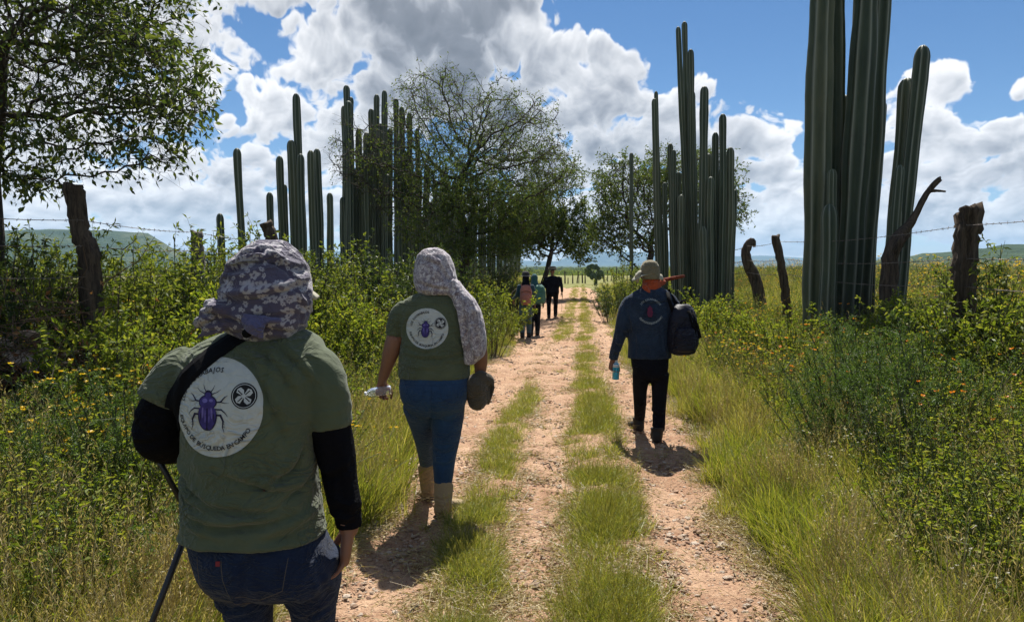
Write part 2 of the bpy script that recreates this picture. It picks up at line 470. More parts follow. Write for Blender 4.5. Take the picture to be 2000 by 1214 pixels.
sp = M.n('ShaderNodeSeparateColor'); M.l(vo.outputs['Color'], sp.inputs[0])
pick = M.math('MULTIPLY', peb, M.math('GREATER_THAN', sp.outputs[0], .62))
pc = M.ramp(sp.outputs[1], [(0, (.22, .10, .065)), (.5, (.42, .27, .18)), (1, (.62, .50, .38))])
c = M.mix(pick, c, pc)
hh = M.math('ADD', M.math('ADD', M.math('MULTIPLY', n2, 1.2), M.math('MULTIPLY', n3, .8)), M.math('ADD', M.math('MULTIPLY', pick, .5), M.math('MULTIPLY', n4, .25)))
DIRT = M.done(M.bsdf(c, .93, .2, hh, 1.0, .022))

xs = np.clip(axis(-3.2, 4.6, .13, -7500, 7500, 1.10), -7500, 7500); ys = np.clip(axis(1.5, 16, .13, -60, 7500, 1.06), -70, 7500)
ground = linkobj('ground', grid_mesh('ground', xs, ys, lambda X, Y: hgt(X, Y) - .07 * in_track(X, Y), SOIL))
tag(ground, kind='structure')
def trackz(X, Y):
    t = in_track(X, Y); h = hgt(X, Y)
    m = (fbm2(X * 5 + 90, Y * 5 + 90, 601, 5, .6) - .5) * .085 + (fbm2(X * 22 + 90, Y * 22 + 90, 611, 3) - .5) * .022
    return h + (m + .004) * t - .05 * (1 - t)
us = np.arange(-1.95, 1.45, .035)
ysT = [1.0]
while ysT[-1] < 58: ysT.append(ysT[-1] + max(.035, ysT[-1] * .008))
track = linkobj('dirt_track', grid_mesh('dirt_track', us, np.array(ysT), trackz, DIRT, warp=lambda X, Y: (X + ROAD * Y, Y)))
tag(track, kind='structure')

# ------------------------------------------------------------------ hills
def hillmat(name, a, b, cc, s):
    M = Mat(name); co = M.coord()
    n = M.noise(s, 7, .68, co); n2 = M.noise(s * 9, 4, .6, co)
    c = M.ramp(n, [(.35, a), (.52, b), (.70, cc)])
    c = M.mix(M.ramp(n2, [(.40, (.75, .75, .75)), (.56, (0, 0, 0))]), c, a)
    return M.done(M.bsdf(c, .95, .1, n2, 1.0, 6))
SCRUB = hillmat('scrub_hillside', (.022, .042, .018), (.045, .070, .028), (.13, .13, .06), .012)
def ridge(name, az0, az1, r0, r1, prof, mat, base=-12, nseed=0, na=240, nr=26, rough=6.0):
    """terrain between two distances; prof(px) gives the crest line's height in pixels above the horizon"""
    A = np.linspace(az0, az1, na); T = np.linspace(0, 1, nr)
    a, t = np.meshgrid(A, T)
    r = r0 + (r1 - r0) * t
    px = 1000 + FPX * np.tan(np.radians(a))
    top = CAMZ + prof(px) / FPX * (r0 + (r1 - r0) * .55) / np.sqrt(1 + ((px - 1000) / FPX) ** 2)
    shape = np.sin(np.clip(t / .55, 0, 1) * math.pi / 2) ** 1.3 * (1 - .25 * sstep(.55, 1, t))
    X = np.sin(np.radians(a)) * r; Y = np.cos(np.radians(a)) * r
    s = 1 / (r1 - r0) * 5
    nz = (fbm2(X * s + 100 + nseed, Y * s + 100, 700 + nseed, 5) - .5) * rough * 2 * np.sin(np.clip(t, 0, 1) * math.pi)
    Z = base + (top - base) * shape + nz
    V = np.stack([X, Y, Z], -1).reshape(-1, 3)
    i = np.arange(na - 1)[None] + np.arange(nr - 1)[:, None] * na
    F = np.stack([i, i + 1, i + 1 + na, i + na], -1).reshape(-1, 4)
    o = linkobj(name, mesh_np(name, V, F, [mat], smooth=True)); tag(o, kind='structure'); return o
def pl(*pts):
    xs_ = [p[0] for p in pts]; ys_ = [p[1] for p in pts]
    return lambda px: np.interp(px, xs_, ys_)
ridge('mountains', -44, 44, 5600, 7000, lambda px: pl((-400, 20), (300, 22), (800, 24), (1085, 3), (1100, 9), (1130, 22), (1160, 27), (1210, 26), (1260, 24), (1400, 16), (1700, 12), (2400, 18))(px) + (vnoise(px * .02 + 50, px * 0, 900) - .5) * 5, SCRUB, nseed=1, rough=18)
ridge('mesa_hill', -46, -22, 1100, 1700, lambda px: pl((-200, 66), (60, 66), (250, 64), (292, 61), (310, 50), (335, 36), (370, 18), (420, -5))(px) + (vnoise(px * .05 + 50, px * 0, 901) - .5) * 1.5, SCRUB, nseed=2, rough=3, base=-14)
ridge('low_hill', 24, 46, 480, 900, lambda px: pl((1600, -14), (1690, 6), (1760, 16), (1800, 22), (1900, 30), (1960, 38), (2040, 39), (2400, 36))(px) + (vnoise(px * .05 + 50, px * 0, 902) - .5) * 3, SCRUB, nseed=3, rough=2.5)

# the air that turns the far hills blue
hz = MB(); hz.box((0, 3700, 85), (7700, 3900, 125))
M = Mat('haze_air'); pv = M.n('ShaderNodeVolumePrincipled'); pv.inputs['Density'].default_value = 1.3e-4; pv.inputs['Color'].default_value = (.42, .68, 1.0, 1); pv.inputs['Anisotropy'].default_value = .1
M.l(pv.outputs[0], M.out.inputs['Volume'])

haze = hz.build('haze', [M.m]); tag(haze, kind='stuff')
# ------------------------------------------------------------------ leaves and blades, many at a time
def unit(v): return v / (np.linalg.norm(v, axis=-1, keepdims=True) + 1e-9)
def leaves(C, D, L, W, fold=.25, rg=rng, droop=0.0):
    """C base points, D directions; one folded four-corner leaf each (two quads when fold)"""
    n = len(C); D = unit(D)
    r = unit(rg.normal(size=(n, 3))); S = unit(np.cross(D, r)); U = np.cross(S, D)
    L = np.broadcast_to(L, (n,))[:, None]; W = np.broadcast_to(W, (n,))[:, None]
    b = C; t = C + D * L + np.array([0, 0, -1]) * droop * L; m = C + D * L * .45
    l = m + S * W * .5 + U * W * fold; q = m - S * W * .5 + U * W * fold
    V = np.stack([b, l, t, q], 1).reshape(-1, 3)
    F = (np.arange(n) * 4)[:, None] + np.array([[0, 1, 2], [0, 2, 3]]).reshape(-1)[None]
    F = F.reshape(-1, 3)
    return V, F, np.repeat(rg.random(n), 4)
def blades(B, H, Lx, W, rg=rng, segs=3):
    """grass blades: base, height, horizontal lean vector, width"""
    n = len(B); t = np.linspace(0, 1, segs + 1)
    Lx = np.asarray(Lx)
    P_ = B[:, None, :] + np.stack([Lx[:, 0:1] * t ** 2, Lx[:, 1:2] * t ** 2, H[:, None] * (t - .18 * t ** 3)[None] * np.ones((n, 1))], -1)
    a = rg.random(n) * 2 * math.pi; S = np.stack([np.cos(a), np.sin(a), 0 * a], -1)
    wd = (W[:, None] * (1 - t[None] ** 1.6) * .5)
    A = P_ + S[:, None] * wd[..., None]; Bb = P_ - S[:, None] * wd[..., None]
    V = np.stack([A, Bb], 2).reshape(n, -1, 3)
    k = 2 * (segs + 1); f = []
    for i in range(segs): f += [2 * i, 2 * i + 1, 2 * i + 3, 2 * i + 2]
    F = (np.arange(n) * k)[:, None] + np.array(f)[None]
    return V.reshape(-1, 3), F.reshape(-1, 4), np.repeat(rg.random(n), k)
def stems(P0, P1, r, k=3):
    """thin straight prisms"""
    n = len(P0); D = unit(P1 - P0); A = unit(np.cross(D, np.array([.3, .9, .2]))); B = np.cross(D, A)
    r = np.broadcast_to(r, (n,)) if np.ndim(r) < 2 else r
    ang = np.arange(k) * 2 * math.pi / k
    ring = A[:, None] * np.cos(ang)[None, :, None] + B[:, None] * np.sin(ang)[None, :, None]
    r0 = r[:, None, None]
    V = np.concatenate([P0[:, None] + ring * r0, P1[:, None] + ring * r0 * .6], 1).reshape(-1, 3)
    f = []
    for j in range(k): f += [j, (j + 1) % k, k + (j + 1) % k, k + j]
    F = (np.arange(n) * 2 * k)[:, None] + np.array(f)[None]
    return V, F.reshape(-1, 4), np.repeat(rng.random(n), 2 * k)
def scatter_disc(n, r, rg=rng):
    a = rg.random(n) * 2 * math.pi; q = np.sqrt(rg.random(n)) * r
    return np.stack([np.cos(a) * q, np.sin(a) * q, np.zeros(n)], -1)

# ------------------------------------------------------------------ plant materials
GRASS = leafmat('grass_blade', (.11, .155, .022), (.19, .225, .034), (.31, .31, .075), .50)
GRASS_Y = leafmat('grass_yellowing', (.20, .22, .035), (.31, .30, .070), (.44, .39, .16), .48)
STRAW = leafmat('dry_straw', (.30, .23, .10), (.42, .34, .17), (.56, .48, .29), .30)
WEED = leafmat('weed_leaf', (.10, .150, .018), (.175, .225, .030), (.29, .30, .060), .50, rough=.6, spec=.18)
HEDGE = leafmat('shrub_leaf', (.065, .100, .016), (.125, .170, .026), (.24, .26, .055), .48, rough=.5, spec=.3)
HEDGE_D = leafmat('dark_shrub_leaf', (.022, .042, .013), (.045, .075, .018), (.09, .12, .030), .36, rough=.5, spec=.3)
FEATHER = leafmat('feathery_leaf', (.05, .11, .018), (.09, .16, .028), (.15, .215, .05), .46)
MESQ = leafmat('mesquite_leaf', (.040, .075, .018), (.080, .125, .028), (.15, .18, .05), .42, rough=.6, spec=.15)
BROADT = leafmat('tree_leaf', (.030, .055, .014), (.065, .100, .022), (.14, .17, .040), .42, rough=.45, spec=.35)
YELLOW = leafmat('yellow_petal', (.50, .30, .01), (.62, .42, .02), (.70, .50, .05), .35)
ORANGE = leafmat('orange_petal', (.62, .16, .02), (.70, .24, .03), (.75, .34, .05), .35)
WHITEF = leafmat('white_floret', (.45, .43, .36), (.62, .60, .52), (.75, .73, .66), .3)
RUST = leafmat('rusty_leaf', (.20, .085, .03), (.28, .12, .05), (.32, .18, .08), .3)
STEM = simple('green_stem', (.07, .085, .03), .7, nscale=60)
def barkmat(name, a, b, s=18, zs=.25, rough=.9, bd=.02):
    M = Mat(name); co = M.coord(scale=(1, 1, zs))
    n = M.noise(s, 6, .7, co, .6); n2 = M.noise(s * 4, 4, .6, co)
    f = M.math('ADD', M.math('MULTIPLY', n, .7), M.math('MULTIPLY', n2, .3))
    return M.done(M.bsdf(M.ramp(f, [(.36, a), (.62, b)]), rough, .2, f, 1.0, bd))
BARK = barkmat('tree_bark', (.018, .014, .011), (.085, .070, .055))
TWIGM = barkmat('twig_bark', (.035, .028, .022), (.11, .09, .07), 40)
POSTM = barkmat('weathered_wood', (.020, .015, .011), (.115, .085, .060), 22, .12, bd=.015)
GREYW = barkmat('grey_weathered_wood', (.05, .045, .038), (.21, .185, .155), 22, .12, bd=.015)

# ------------------------------------------------------------------ stuff: plants nobody could count, scattered by geometry nodes
def combine(parts, mats, name):
    """parts: (V, F, a, material index)"""
    V = []; byk = {}; mi = {}; A = []; n = 0
    for (v, f, a, m) in parts:
        f = np.asarray(f); V.append(v); A.append(a)
        byk.setdefault(f.shape[1], []).append(f + n); mi.setdefault(f.shape[1], []).append(np.full(len(f), m)); n += len(v)
    return mesh_np(name, np.concatenate(V), [np.concatenate(byk[k]) for k in byk], mats, np.concatenate([np.concatenate(mi[k]) for k in byk]), False, {'rnd': np.concatenate(A)})

def scatter(name, protos, pts, label=None, rot=None, scl=None, tilt=.12, extra=None):
    """one object: the prototypes' geometry on points; pts (n,3)"""
    n = len(pts)
    me = bpy.data.meshes.new(name + '_points')
    me.vertices.add(n); me.vertices.foreach_set('co', np.asarray(pts, np.float32).ravel())
    idx = rng.integers(0, len(protos), n) if extra is None else extra
    rot = rng.random(n) * 2 * math.pi if rot is None else rot
    scl = np.ones(n) if scl is None else scl
    e = np.stack([rng.normal(size=n) * tilt, rng.normal(size=n) * tilt, rot], -1)
    a = me.attributes.new('idx', 'INT', 'POINT'); a.data.foreach_set('value', np.asarray(idx, np.int32))
    a = me.attributes.new('rt', 'FLOAT_VECTOR', 'POINT'); a.data.foreach_set('vector', e.astype(np.float32).ravel())
    a = me.attributes.new('sc', 'FLOAT', 'POINT'); a.data.foreach_set('value', scl.astype(np.float32))
    o = linkobj(name, me)
    g = bpy.data.node_groups.new(name + '_scatter', 'GeometryNodeTree')
    g.interface.new_socket('Geometry', in_out='INPUT', socket_type='NodeSocketGeometry')
    g.interface.new_socket('Geometry', in_out='OUTPUT', socket_type='NodeSocketGeometry')
    gi = g.nodes.new('NodeGroupInput'); go = g.nodes.new('NodeGroupOutput')
    gti = g.nodes.new('GeometryNodeGeometryToInstance')
    for pm in protos[::-1]:
        po = bpy.data.objects.new(pm.name + '_kind', pm)
        oi = g.nodes.new('GeometryNodeObjectInfo'); oi.inputs['Object'].default_value = po; oi.inputs['As Instance'].default_value = False
        g.links.new(oi.outputs['Geometry'], gti.inputs[0]) if len(protos) == 1 else None
        if len(protos) > 1:
            g2 = g.nodes.new('GeometryNodeGeometryToInstance'); g.links.new(oi.outputs['Geometry'], g2.inputs[0])
            if not hasattr(scatter, 'j') or scatter.g is not g:
                scatter.g = g; scatter.j = g.nodes.new('GeometryNodeJoinGeometry')
            g.links.new(g2.outputs[0], scatter.j.inputs[0])
    src = gti.outputs[0] if len(protos) == 1 else scatter.j.outputs[0]
    iop = g.nodes.new('GeometryNodeInstanceOnPoints'); iop.inputs['Pick Instance'].default_value = True
    def attr(nm, ty):
        x = g.nodes.new('GeometryNodeInputNamedAttribute'); x.data_type = ty; x.inputs['Name'].default_value = nm
        return [s for s in x.outputs if s.enabled and s.name == 'Attribute'][0]
    g.links.new(gi.outputs[0], iop.inputs['Points']); g.links.new(src, iop.inputs['Instance'])
    g.links.new(attr('idx', 'INT'), iop.inputs['Instance Index'])
    e2r = g.nodes.new('FunctionNodeEulerToRotation'); g.links.new(attr('rt', 'FLOAT_VECTOR'), e2r.inputs[0])
    g.links.new(e2r.outputs[0], iop.inputs['Rotation'])
    g.links.new(attr('sc', 'FLOAT'), iop.inputs['Scale'])
    g.links.new(iop.outputs[0], go.inputs[0])
    md = o.modifiers.new('scatter', 'NODES'); md.node_group = g
    tag(o, label, kind='stuff')
    return o

def tuft(name, n, h, r, w, lean, mats, dry=.15, heads=0, rg=rng):
    B = scatter_disc(n, r); H = h * (.45 + .65 * rg.random(n)); a = rg.random(n) * 2 * math.pi
    out = unit(B + rg.normal(size=(n, 3)) * r * .5)[:, :2]
    L = out * (lean * h * (.3 + rg.random(n)))[:, None]
    B[:, 2] = -.02
    V, F, A = blades(B, H, L, w * (.6 + .8 * rg.random(n)))
    nd = int(n * dry); k = 8
    parts = [(V[nd * k:], F[nd * 3:] - nd * k, A[nd * k:], 0)]
    if nd: parts.append((V[:nd * k], F[:nd * 3], A[:nd * k], 1))
    if heads:
        B = scatter_disc(heads, r * .8); top = B + np.stack([rg.normal(size=heads) * h * .25, rg.normal(size=heads) * h * .25, h * (.95 + .45 * rg.random(heads))], -1)
        v, f, a = stems(B, top, .0011); parts.append((v, f, a, 1))
        m = 5; C = np.repeat(top, m, 0) - np.array([0, 0, 1]) * (np.tile(np.arange(m), heads) * h * .045)[:, None]
        D = np.repeat(unit(top - B), m, 0) + rg.normal(size=(heads * m, 3)) * .45
        v, f, a = leaves(C, D, h * .055, .0035); parts.append((v, f, a, 1))
    return combine(parts, mats, name)

def weed(name, nst, h, r, leafL, leafW, perstem, mats, flowers=0, fsize=.02, fm=1, spread=.35, petals=6, rg=rng, droop=.15, fine=False):
    B = scatter_disc(nst, r * .35); top = B + np.stack([rg.normal(size=nst) * spread * h, rg.normal(size=nst) * spread * h, h * (.55 + .5 * rg.random(nst))], -1)
    mid = (B + top) / 2 + np.array([0, 0, .08 * h])
    parts = []
    for p, q in ((B, mid), (mid, top)):
        v, f, a = stems(p, q, .0022 if not fine else .0015); parts.append((v, f, a, len(mats) - 1))
    n = nst * perstem; k = np.repeat(np.arange(nst), perstem); t = rg.random(n) ** .8
    C = B[k] * ((1 - t) ** 2)[:, None] + 2 * mid[k] * (t * (1 - t))[:, None] + top[k] * (t ** 2)[:, None]
    a = rg.random(n) * 2 * math.pi
    D = np.stack([np.cos(a), np.sin(a), .1 + .8 * rg.random(n)], -1)
    sz = (.5 + .7 * rg.random(n)) * (1.15 - .5 * t)
    if fine:   # feathery: each side twig carries rows of tiny leaflets
        E = C + unit(D) * (leafL * 3.2 * sz)[:, None]
        v, f, aa = stems(C, E, .0009); parts.append((v, f, aa, 0))
        m = 9; s = np.tile((np.arange(m) + .6) / m, n)[:, None]
        C2 = np.repeat(C, m, 0) * (1 - s) + np.repeat(E, m, 0) * s
        D2 = np.repeat(unit(D), m, 0) * .5 + rg.normal(size=(n * m, 3)) * .6
        v, f, aa = leaves(C2, D2, leafL * .8, leafW); parts.append((v, f, aa, 0))
    else:
        v, f, aa = leaves(C, D, leafL * sz, leafW * sz, droop=droop); parts.append((v, f, aa, 0))
    if flowers:
        sel = rg.integers(0, nst, flowers)
        Cf = top[sel] + rg.normal(size=(flowers, 3)) * np.array([.05, .05, .03]) * h * 1.6
        v, f, aa = stems(top[sel] - np.array([0, 0, .06 * h]), Cf, .0012); parts.append((v, f, aa, len(mats) - 1))
        Cp = np.repeat(Cf, petals, 0); a = np.tile(np.arange(petals) * 2 * math.pi / petals, flowers) + np.repeat(rg.random(flowers) * 6, petals)
        Dp = np.stack([np.cos(a), np.sin(a), .35 + 0 * a], -1) + rg.normal(size=(flowers * petals, 3)) * .15
        v, f, aa = leaves(Cp, Dp, fsize * .6, fsize * .42, .1); parts.append((v, f, aa, fm))
    return combine(parts, mats, name)

def clumpy(x, y, f, seed): return fbm2(x * f + 400, y * f + 400, seed, 3)
def field(n, ufun, y0, y1, power=1.7, keep=None, xl=1.0, ulo=-9, uhi=9):
    """points in road coordinates, thinning with distance; keep(u, x, y) gives a probability"""
    t = rng.random(n)
    y = (y0 ** (1 - power) + t * (y1 ** (1 - power) - y0 ** (1 - power))) ** (1 / (1 - power)) if power != 1 else y0 * (y1 / y0) ** t
    u = ulo + rng.random(n) * (uhi - ulo)
    x = u + ROAD * y
    k = np.ones(n, bool)
    if keep is not None: k = rng.random(n) < keep(u, x, y)
    vis = (np.abs(x) < y * .80 + 2.0) & (((x + 3.5) / .70) ** 2 + ((y - 5.3) / .85) ** 2 > 1)
    k &= vis
    x, y, u = x[k], y[k], u[k]
    return np.stack([x, y, hgt(x, y)], -1), u

# prototypes
short_g = [tuft('short_grass%d' % i, 34, .13, .075, .0045, .55, [GRASS, STRAW], .22) for i in range(3)]
mid_g = [tuft('grass%d' % i, 46, .30, .10, .0055, .50, [GRASS, GRASS_Y], .15, 0) for i in range(3)]
yel_g = [tuft('yellow_grass%d' % i, 46, .34, .10, .005, .50, [GRASS_Y, STRAW], .10, 2) for i in range(3)]
strip_g = [tuft('strip_grass%d' % i, 36, .11, .08, .0045, .8, [GRASS, GRASS_Y], .4, 2) for i in range(3)]
strip_gg = [tuft('strip_green%d' % i, 36, .13, .08, .0045, .7, [GRASS, GRASS_Y], .3, 1) for i in range(3)]
litter = []
for i in range(3):
    n = 26; C = scatter_disc(n, .16); C[:, 2] = .004 + .012 * rng.random(n); a = rng.random(n) * 6.28
    E_ = C + np.stack([np.cos(a), np.sin(a), .15 * rng.normal(size=n)], -1) * (.03 + .09 * rng.random(n))[:, None]
    v, f, aa = stems(C, E_, .0012)
    v2, f2, a2 = leaves(C, E_ - C, .035, .008)
    litter.append(combine([(v, f, aa, 0), (v2, f2, a2, 0)], [STRAW], 'straw_litter%d' % i))
weed_p = [weed('weed%d' % i, 9, .42, .16, .040, .017, 16, [WEED, STEM]) for i in range(4)]
yflow_p = [weed('yellow_flower_weed%d' % i, 10, .52, .18, .030, .010, 12, [WEED, YELLOW, STEM], flowers=8, fsize=.026) for i in range(3)]
oflow_p = [weed('orange_flower_weed%d' % i, 7, .48, .18, .034, .011, 12, [WEED, ORANGE, STEM], flowers=4, fsize=.030) for i in range(2)]
wflow_p = [weed('white_flower_weed%d' % i, 10, .34, .18, .030, .010, 10, [WEED, WHITEF, STEM], flowers=22, fsize=.013, petals=5) for i in range(2)]
feath_p = [weed('feathery_weed%d' % i, 8, .48, .2, .016, .0035, 13, [FEATHER, STEM], fine=True) for i in range(3)]
dry_p = [weed('dry_weed%d' % i, 6, .40, .16, .016, .004, 9, [STRAW, STRAW]) for i in range(2)]

Ledge = lambda y: edges(y)[0]
Redge = lambda y: edges(y)[1]
def k_side(lo, hi, dens=1.0, f=.8, seed=1, thr=.45, sharp=5, side=0):
    def kk(u, x, y):
        L, Rr = edges(y)
        d = np.where(u < L, L - u, np.where(u > Rr, u - Rr, -1))
        k = (d > lo) * (d < hi) * dens
        if side: k = k * (np.sign(u) == side)
        return k * np.clip((clumpy(x, y, f, seed) - thr) * sharp + .5, 0, 1)
    return kk
# verge grass
p, _ = field(36000, None, 2.0, 32, 1.9, k_side(-.02, 1.1, 1, 3.2, 11, .46, 7))
scatter('verge_grass', short_g + short_g + yel_g[:1], p, scl=.6 + .7 * rng.random(len(p)))
p, _ = field(60000, None, 1.9, 45, 1.75, k_side(.12, 9, 1, 1.7, 12, .44, 7))
scatter('tall_grass', mid_g, p, scl=.7 + .8 * rng.random(len(p)) + .004 * p[:, 1])
p, _ = field(30000, None, 1.9, 55, 1.6, k_side(.3, 12, 1, 1.1, 13, .47, 7))
scatter('yellowing_grass', yel_g, p, scl=.7 + .7 * rng.random(len(p)) + .004 * p[:, 1])
def k_strip(which):
    def kk(u, x, y):
        _, c1, h1, c2, h2 = strip_masks(x, y)
        m1 = np.exp(-((u - c1) / np.maximum(h1, .01)) ** 4) * (h1 > .02); m2 = np.exp(-((u - c2) / h2) ** 4)
        ym = 1 - sstep(40, 70, y)
        if which == 1: return m1 * np.clip((clumpy(x, y, 2.8, 14) - .40) * 5 + .55, .15, 1) * ym
        return m2 * np.clip((clumpy(x, y, 3.0, 15) - .44) * 5 + .4, .12, 1) * ym
    return kk
p, _ = field(15000, None, 2.2, 60, 1.6, k_strip(1), ulo=-1.1, uhi=0)
scatter('left_strip_grass', strip_gg, p, scl=.40 + .6 * rng.random(len(p)))
p, _ = field(13000, None, 2.2, 60, 1.6, k_strip(2), ulo=-.25, uhi=.5)
scatter('middle_strip_grass', strip_g + strip_g + strip_gg[:1], p, scl=.45 + .7 * rng.random(len(p)))
def k_lit(u, x, y):
    _, c1, h1, c2, h2 = strip_masks(x, y); L, Rr = edges(y)
    d = np.minimum(np.minimum(np.abs(np.abs(u - c1) - h1), np.abs(np.abs(u - c2) - h2)), np.minimum(np.abs(u - L), np.abs(u - Rr)))
    return np.exp(-(d / .11) ** 2) * .7 + .012
p, _ = field(6000, None, 2.2, 25, 1.8, k_lit, ulo=-1.8, uhi=1.5)
p[:, 2] += .008
scatter('straw_litter', litter, p, tilt=.03)
def k_stray(u, x, y):
    L, Rr = edges(y); inside = (u > L) & (u < Rr); d = np.minimum(u - L, Rr - u)
    return inside * (.05 + .5 * np.exp(-(d / .10) ** 2)) * np.clip((clumpy(x, y, 1.8, 25) - .45) * 6, 0, 1)
p, _ = field(7000, None, 2.2, 30, 1.6, k_stray, ulo=-1.8, uhi=1.4)
scatter('stray_grass', short_g + strip_g, p, scl=.35 + .5 * rng.random(len(p)))
seed_g = [tuft('seed_grass%d' % i, 22, .30, .09, .0038, .7, [GRASS_Y, STRAW], .2, 16) for i in range(3)]
p, _ = field(9000, None, 2.4, 20, 1.6, k_side(.05, 1.6, 1, 2.6, 27, .46, 8))
scatter('seeding_grass', seed_g, p, scl=.7 + .6 * rng.random(len(p)), tilt=.2)
# weeds and flowers of the verges
p, _ = field(17000, None, 2.0, 40, 1.6, k_side(.55, 10, .9, .6, 16, .51, 9))
scatter('leafy_weeds', weed_p, p, scl=.7 + .8 * rng.random(len(p)))
def k_yel(u, x, y):
    L, Rr = edges(y)
    left = (u < L - .35) * (u > L - 3.8) * (y > 4.2) * .9; right = (u > Rr + .7) * (u < 9) * (y > 6.5) * .75
    return (left + right) * np.clip((clumpy(x, y, .45, 17) - .50) * 6, 0, 1)
p, _ = field(7000, None, 4, 50, 1.5, k_yel)
scatter('yellow_wildflowers', yflow_p, p, scl=.75 + .6 * rng.random(len(p)))
def k_or(u, x, y):
    L, Rr = edges(y)
    return ((u > Rr + .9) * (y > 4.5) * .8 + (u < L - 1.0) * .10) * np.clip((clumpy(x, y, .5, 18) - .45) * 6, 0, 1)
p, _ = field(2000, None, 4.5, 26, 1.5, k_or)
scatter('orange_wildflowers', oflow_p, p, scl=.75 + .6 * rng.random(len(p)))
def k_wh(u, x, y):
    return (np.exp(-(((x - 2.5) / .7) ** 2 + ((y - 4.2) / .8) ** 2)) * .55 + .02) * ((u > 1.45) | (u < -2)) * (y < 9)
p, _ = field(3400, None, 2.4, 12, 1.4, k_wh)
scatter('white_wildflowers', wflow_p, p, scl=.75 + .6 * rng.random(len(p)))
def k_fe(u, x, y):
    return (np.exp(-(((x + 2.6) / .9) ** 2 + ((y - 4.8) / 1.6) ** 2)) * .9 + .12 * (np.abs(u - .1) > 1.6)) * np.clip((clumpy(x, y, .6, 19) - .36) * 6, 0, 1)
p, _ = field(7000, None, 2.6, 16, 1.5, k_fe)
scatter('feathery_weeds', feath_p, p, scl=.7 + .6 * rng.random(len(p)))
p, _ = field(1500, None, 2.0, 20, 1.6, k_side(.25, 8, .8, .9, 20, .58, 8))
scatter('dry_stalks', dry_p, p, scl=.7 + .7 * rng.random(len(p)))

def k_mead(u, x, y): return (u > 6) * np.clip((clumpy(x, y, .3, 28) - .38) * 6, .15, 1)
p, _ = field(11000, None, 9, 70, 1.3, k_mead, ulo=6, uhi=45)
scatter('meadow_growth', yel_g + weed_p[:1] + yflow_p[:1], p, scl=1.3 + .8 * rng.random(len(p)) + .006 * p[:, 1])
# pebbles on the track
STONE = Mat('pale_stone'); co = STONE.coord(); oi = STONE.n('ShaderNodeObjectInfo')
cc = STONE.ramp(oi.outputs['Random'], [(0, (.24, .13, .09)), (.4, (.38, .27, .19)), (.75, (.50, .41, .31)), (1, (.58, .52, .44))])
nn = STONE.noise(30, 5, .65, co); cc = STONE.mix(nn, cc, (.30, .19, .13), 'MIX')
cc = STONE.mix(.55, cc, STONE.ramp(oi.outputs['Random'], [(0, (.24, .13, .09)), (.4, (.40, .28, .19)), (1, (.60, .52, .42))]))
STONE = STONE.done(STONE.bsdf(cc, .9, .2, nn, .8, .006))
def stone_mesh(name, seed, sub=2, flat=.55):
    bm = bmesh.new(); bmesh.ops.create_icosphere(bm, subdivisions=sub, radius=1)
    for v in bm.verts:
        q = v.co * 1.1 + Vector((seed * 7.1, seed * 3.3, 0))
        s = 1 + .55 * mnoise.noise(q) + .22 * mnoise.noise(q * 2.7)
        v.co = v.co * s
        c_ = mnoise.cell(v.co * 1.3 + Vector((seed, 0, 0)))
        v.co.z *= flat
    me = bpy.data.meshes.new(name); bm.to_mesh(me); bm.free(); me.materials.append(STONE); return me
peb = [stone_mesh('pebble%d' % i, i, 1) for i in range(5)]
def k_peb(u, x, y):
    L, Rr = edges(y); return (u > L - .1) * (u < Rr + .15) * (.25 + .75 * np.clip((clumpy(x, y, 2.5, 21) - .42) * 6, 0, 1) + .4 * (u > .35))
p, _ = field(26000, None, 2.2, 22, 2.0, k_peb, ulo=-1.7, uhi=1.4)
s = .004 + .016 * rng.random(len(p)) ** 4 + .0006 * p[:, 1]
scatter('pebbles', peb, p + np.array([0, 0, .006]), scl=s)

# scrub wood on the plain beyond the meadow, and on the low hill
tree_b = []
for i in range(3):
    n = 420; D = unit(rng.normal(size=(n, 3))); D[:, 2] = np.abs(D[:, 2]) * .9
    C = D * (np.array([2.2, 2.2, 1.7]) * (.55 + .45 * rng.random((n, 1)))) + np.array([0, 0, 1.2]); C[:, 2] = np.maximum(C[:, 2], .3)
    v, f, a = leaves(C, D + rng.normal(size=(n, 3)) * .6, .75, .55)
    v2, f2, a2 = stems(np.array([[0, 0, -1.0]]), np.array([[0, 0, 2.0]]), .14)
    tree_b.append(combine([(v, f, a, 0), (v2, f2, a2, 1)], [HEDGE, BARK], 'far_scrub_tree%d' % i))
n = 9000; t = rng.random(n); r = 170 * (1300 / 170) ** t; a = np.radians(-42 + 84 * rng.random(n))
x = np.sin(a) * r; y = np.cos(a) * r
k = clumpy(x, y, .012, 30) > .42
x, y = x[k], y[k]
p = np.stack([x, y, hgt(x, y)], -1)
scatter('far_scrub_wood', tree_b, p, scl=(.8 + .7 * rng.random(len(p))))
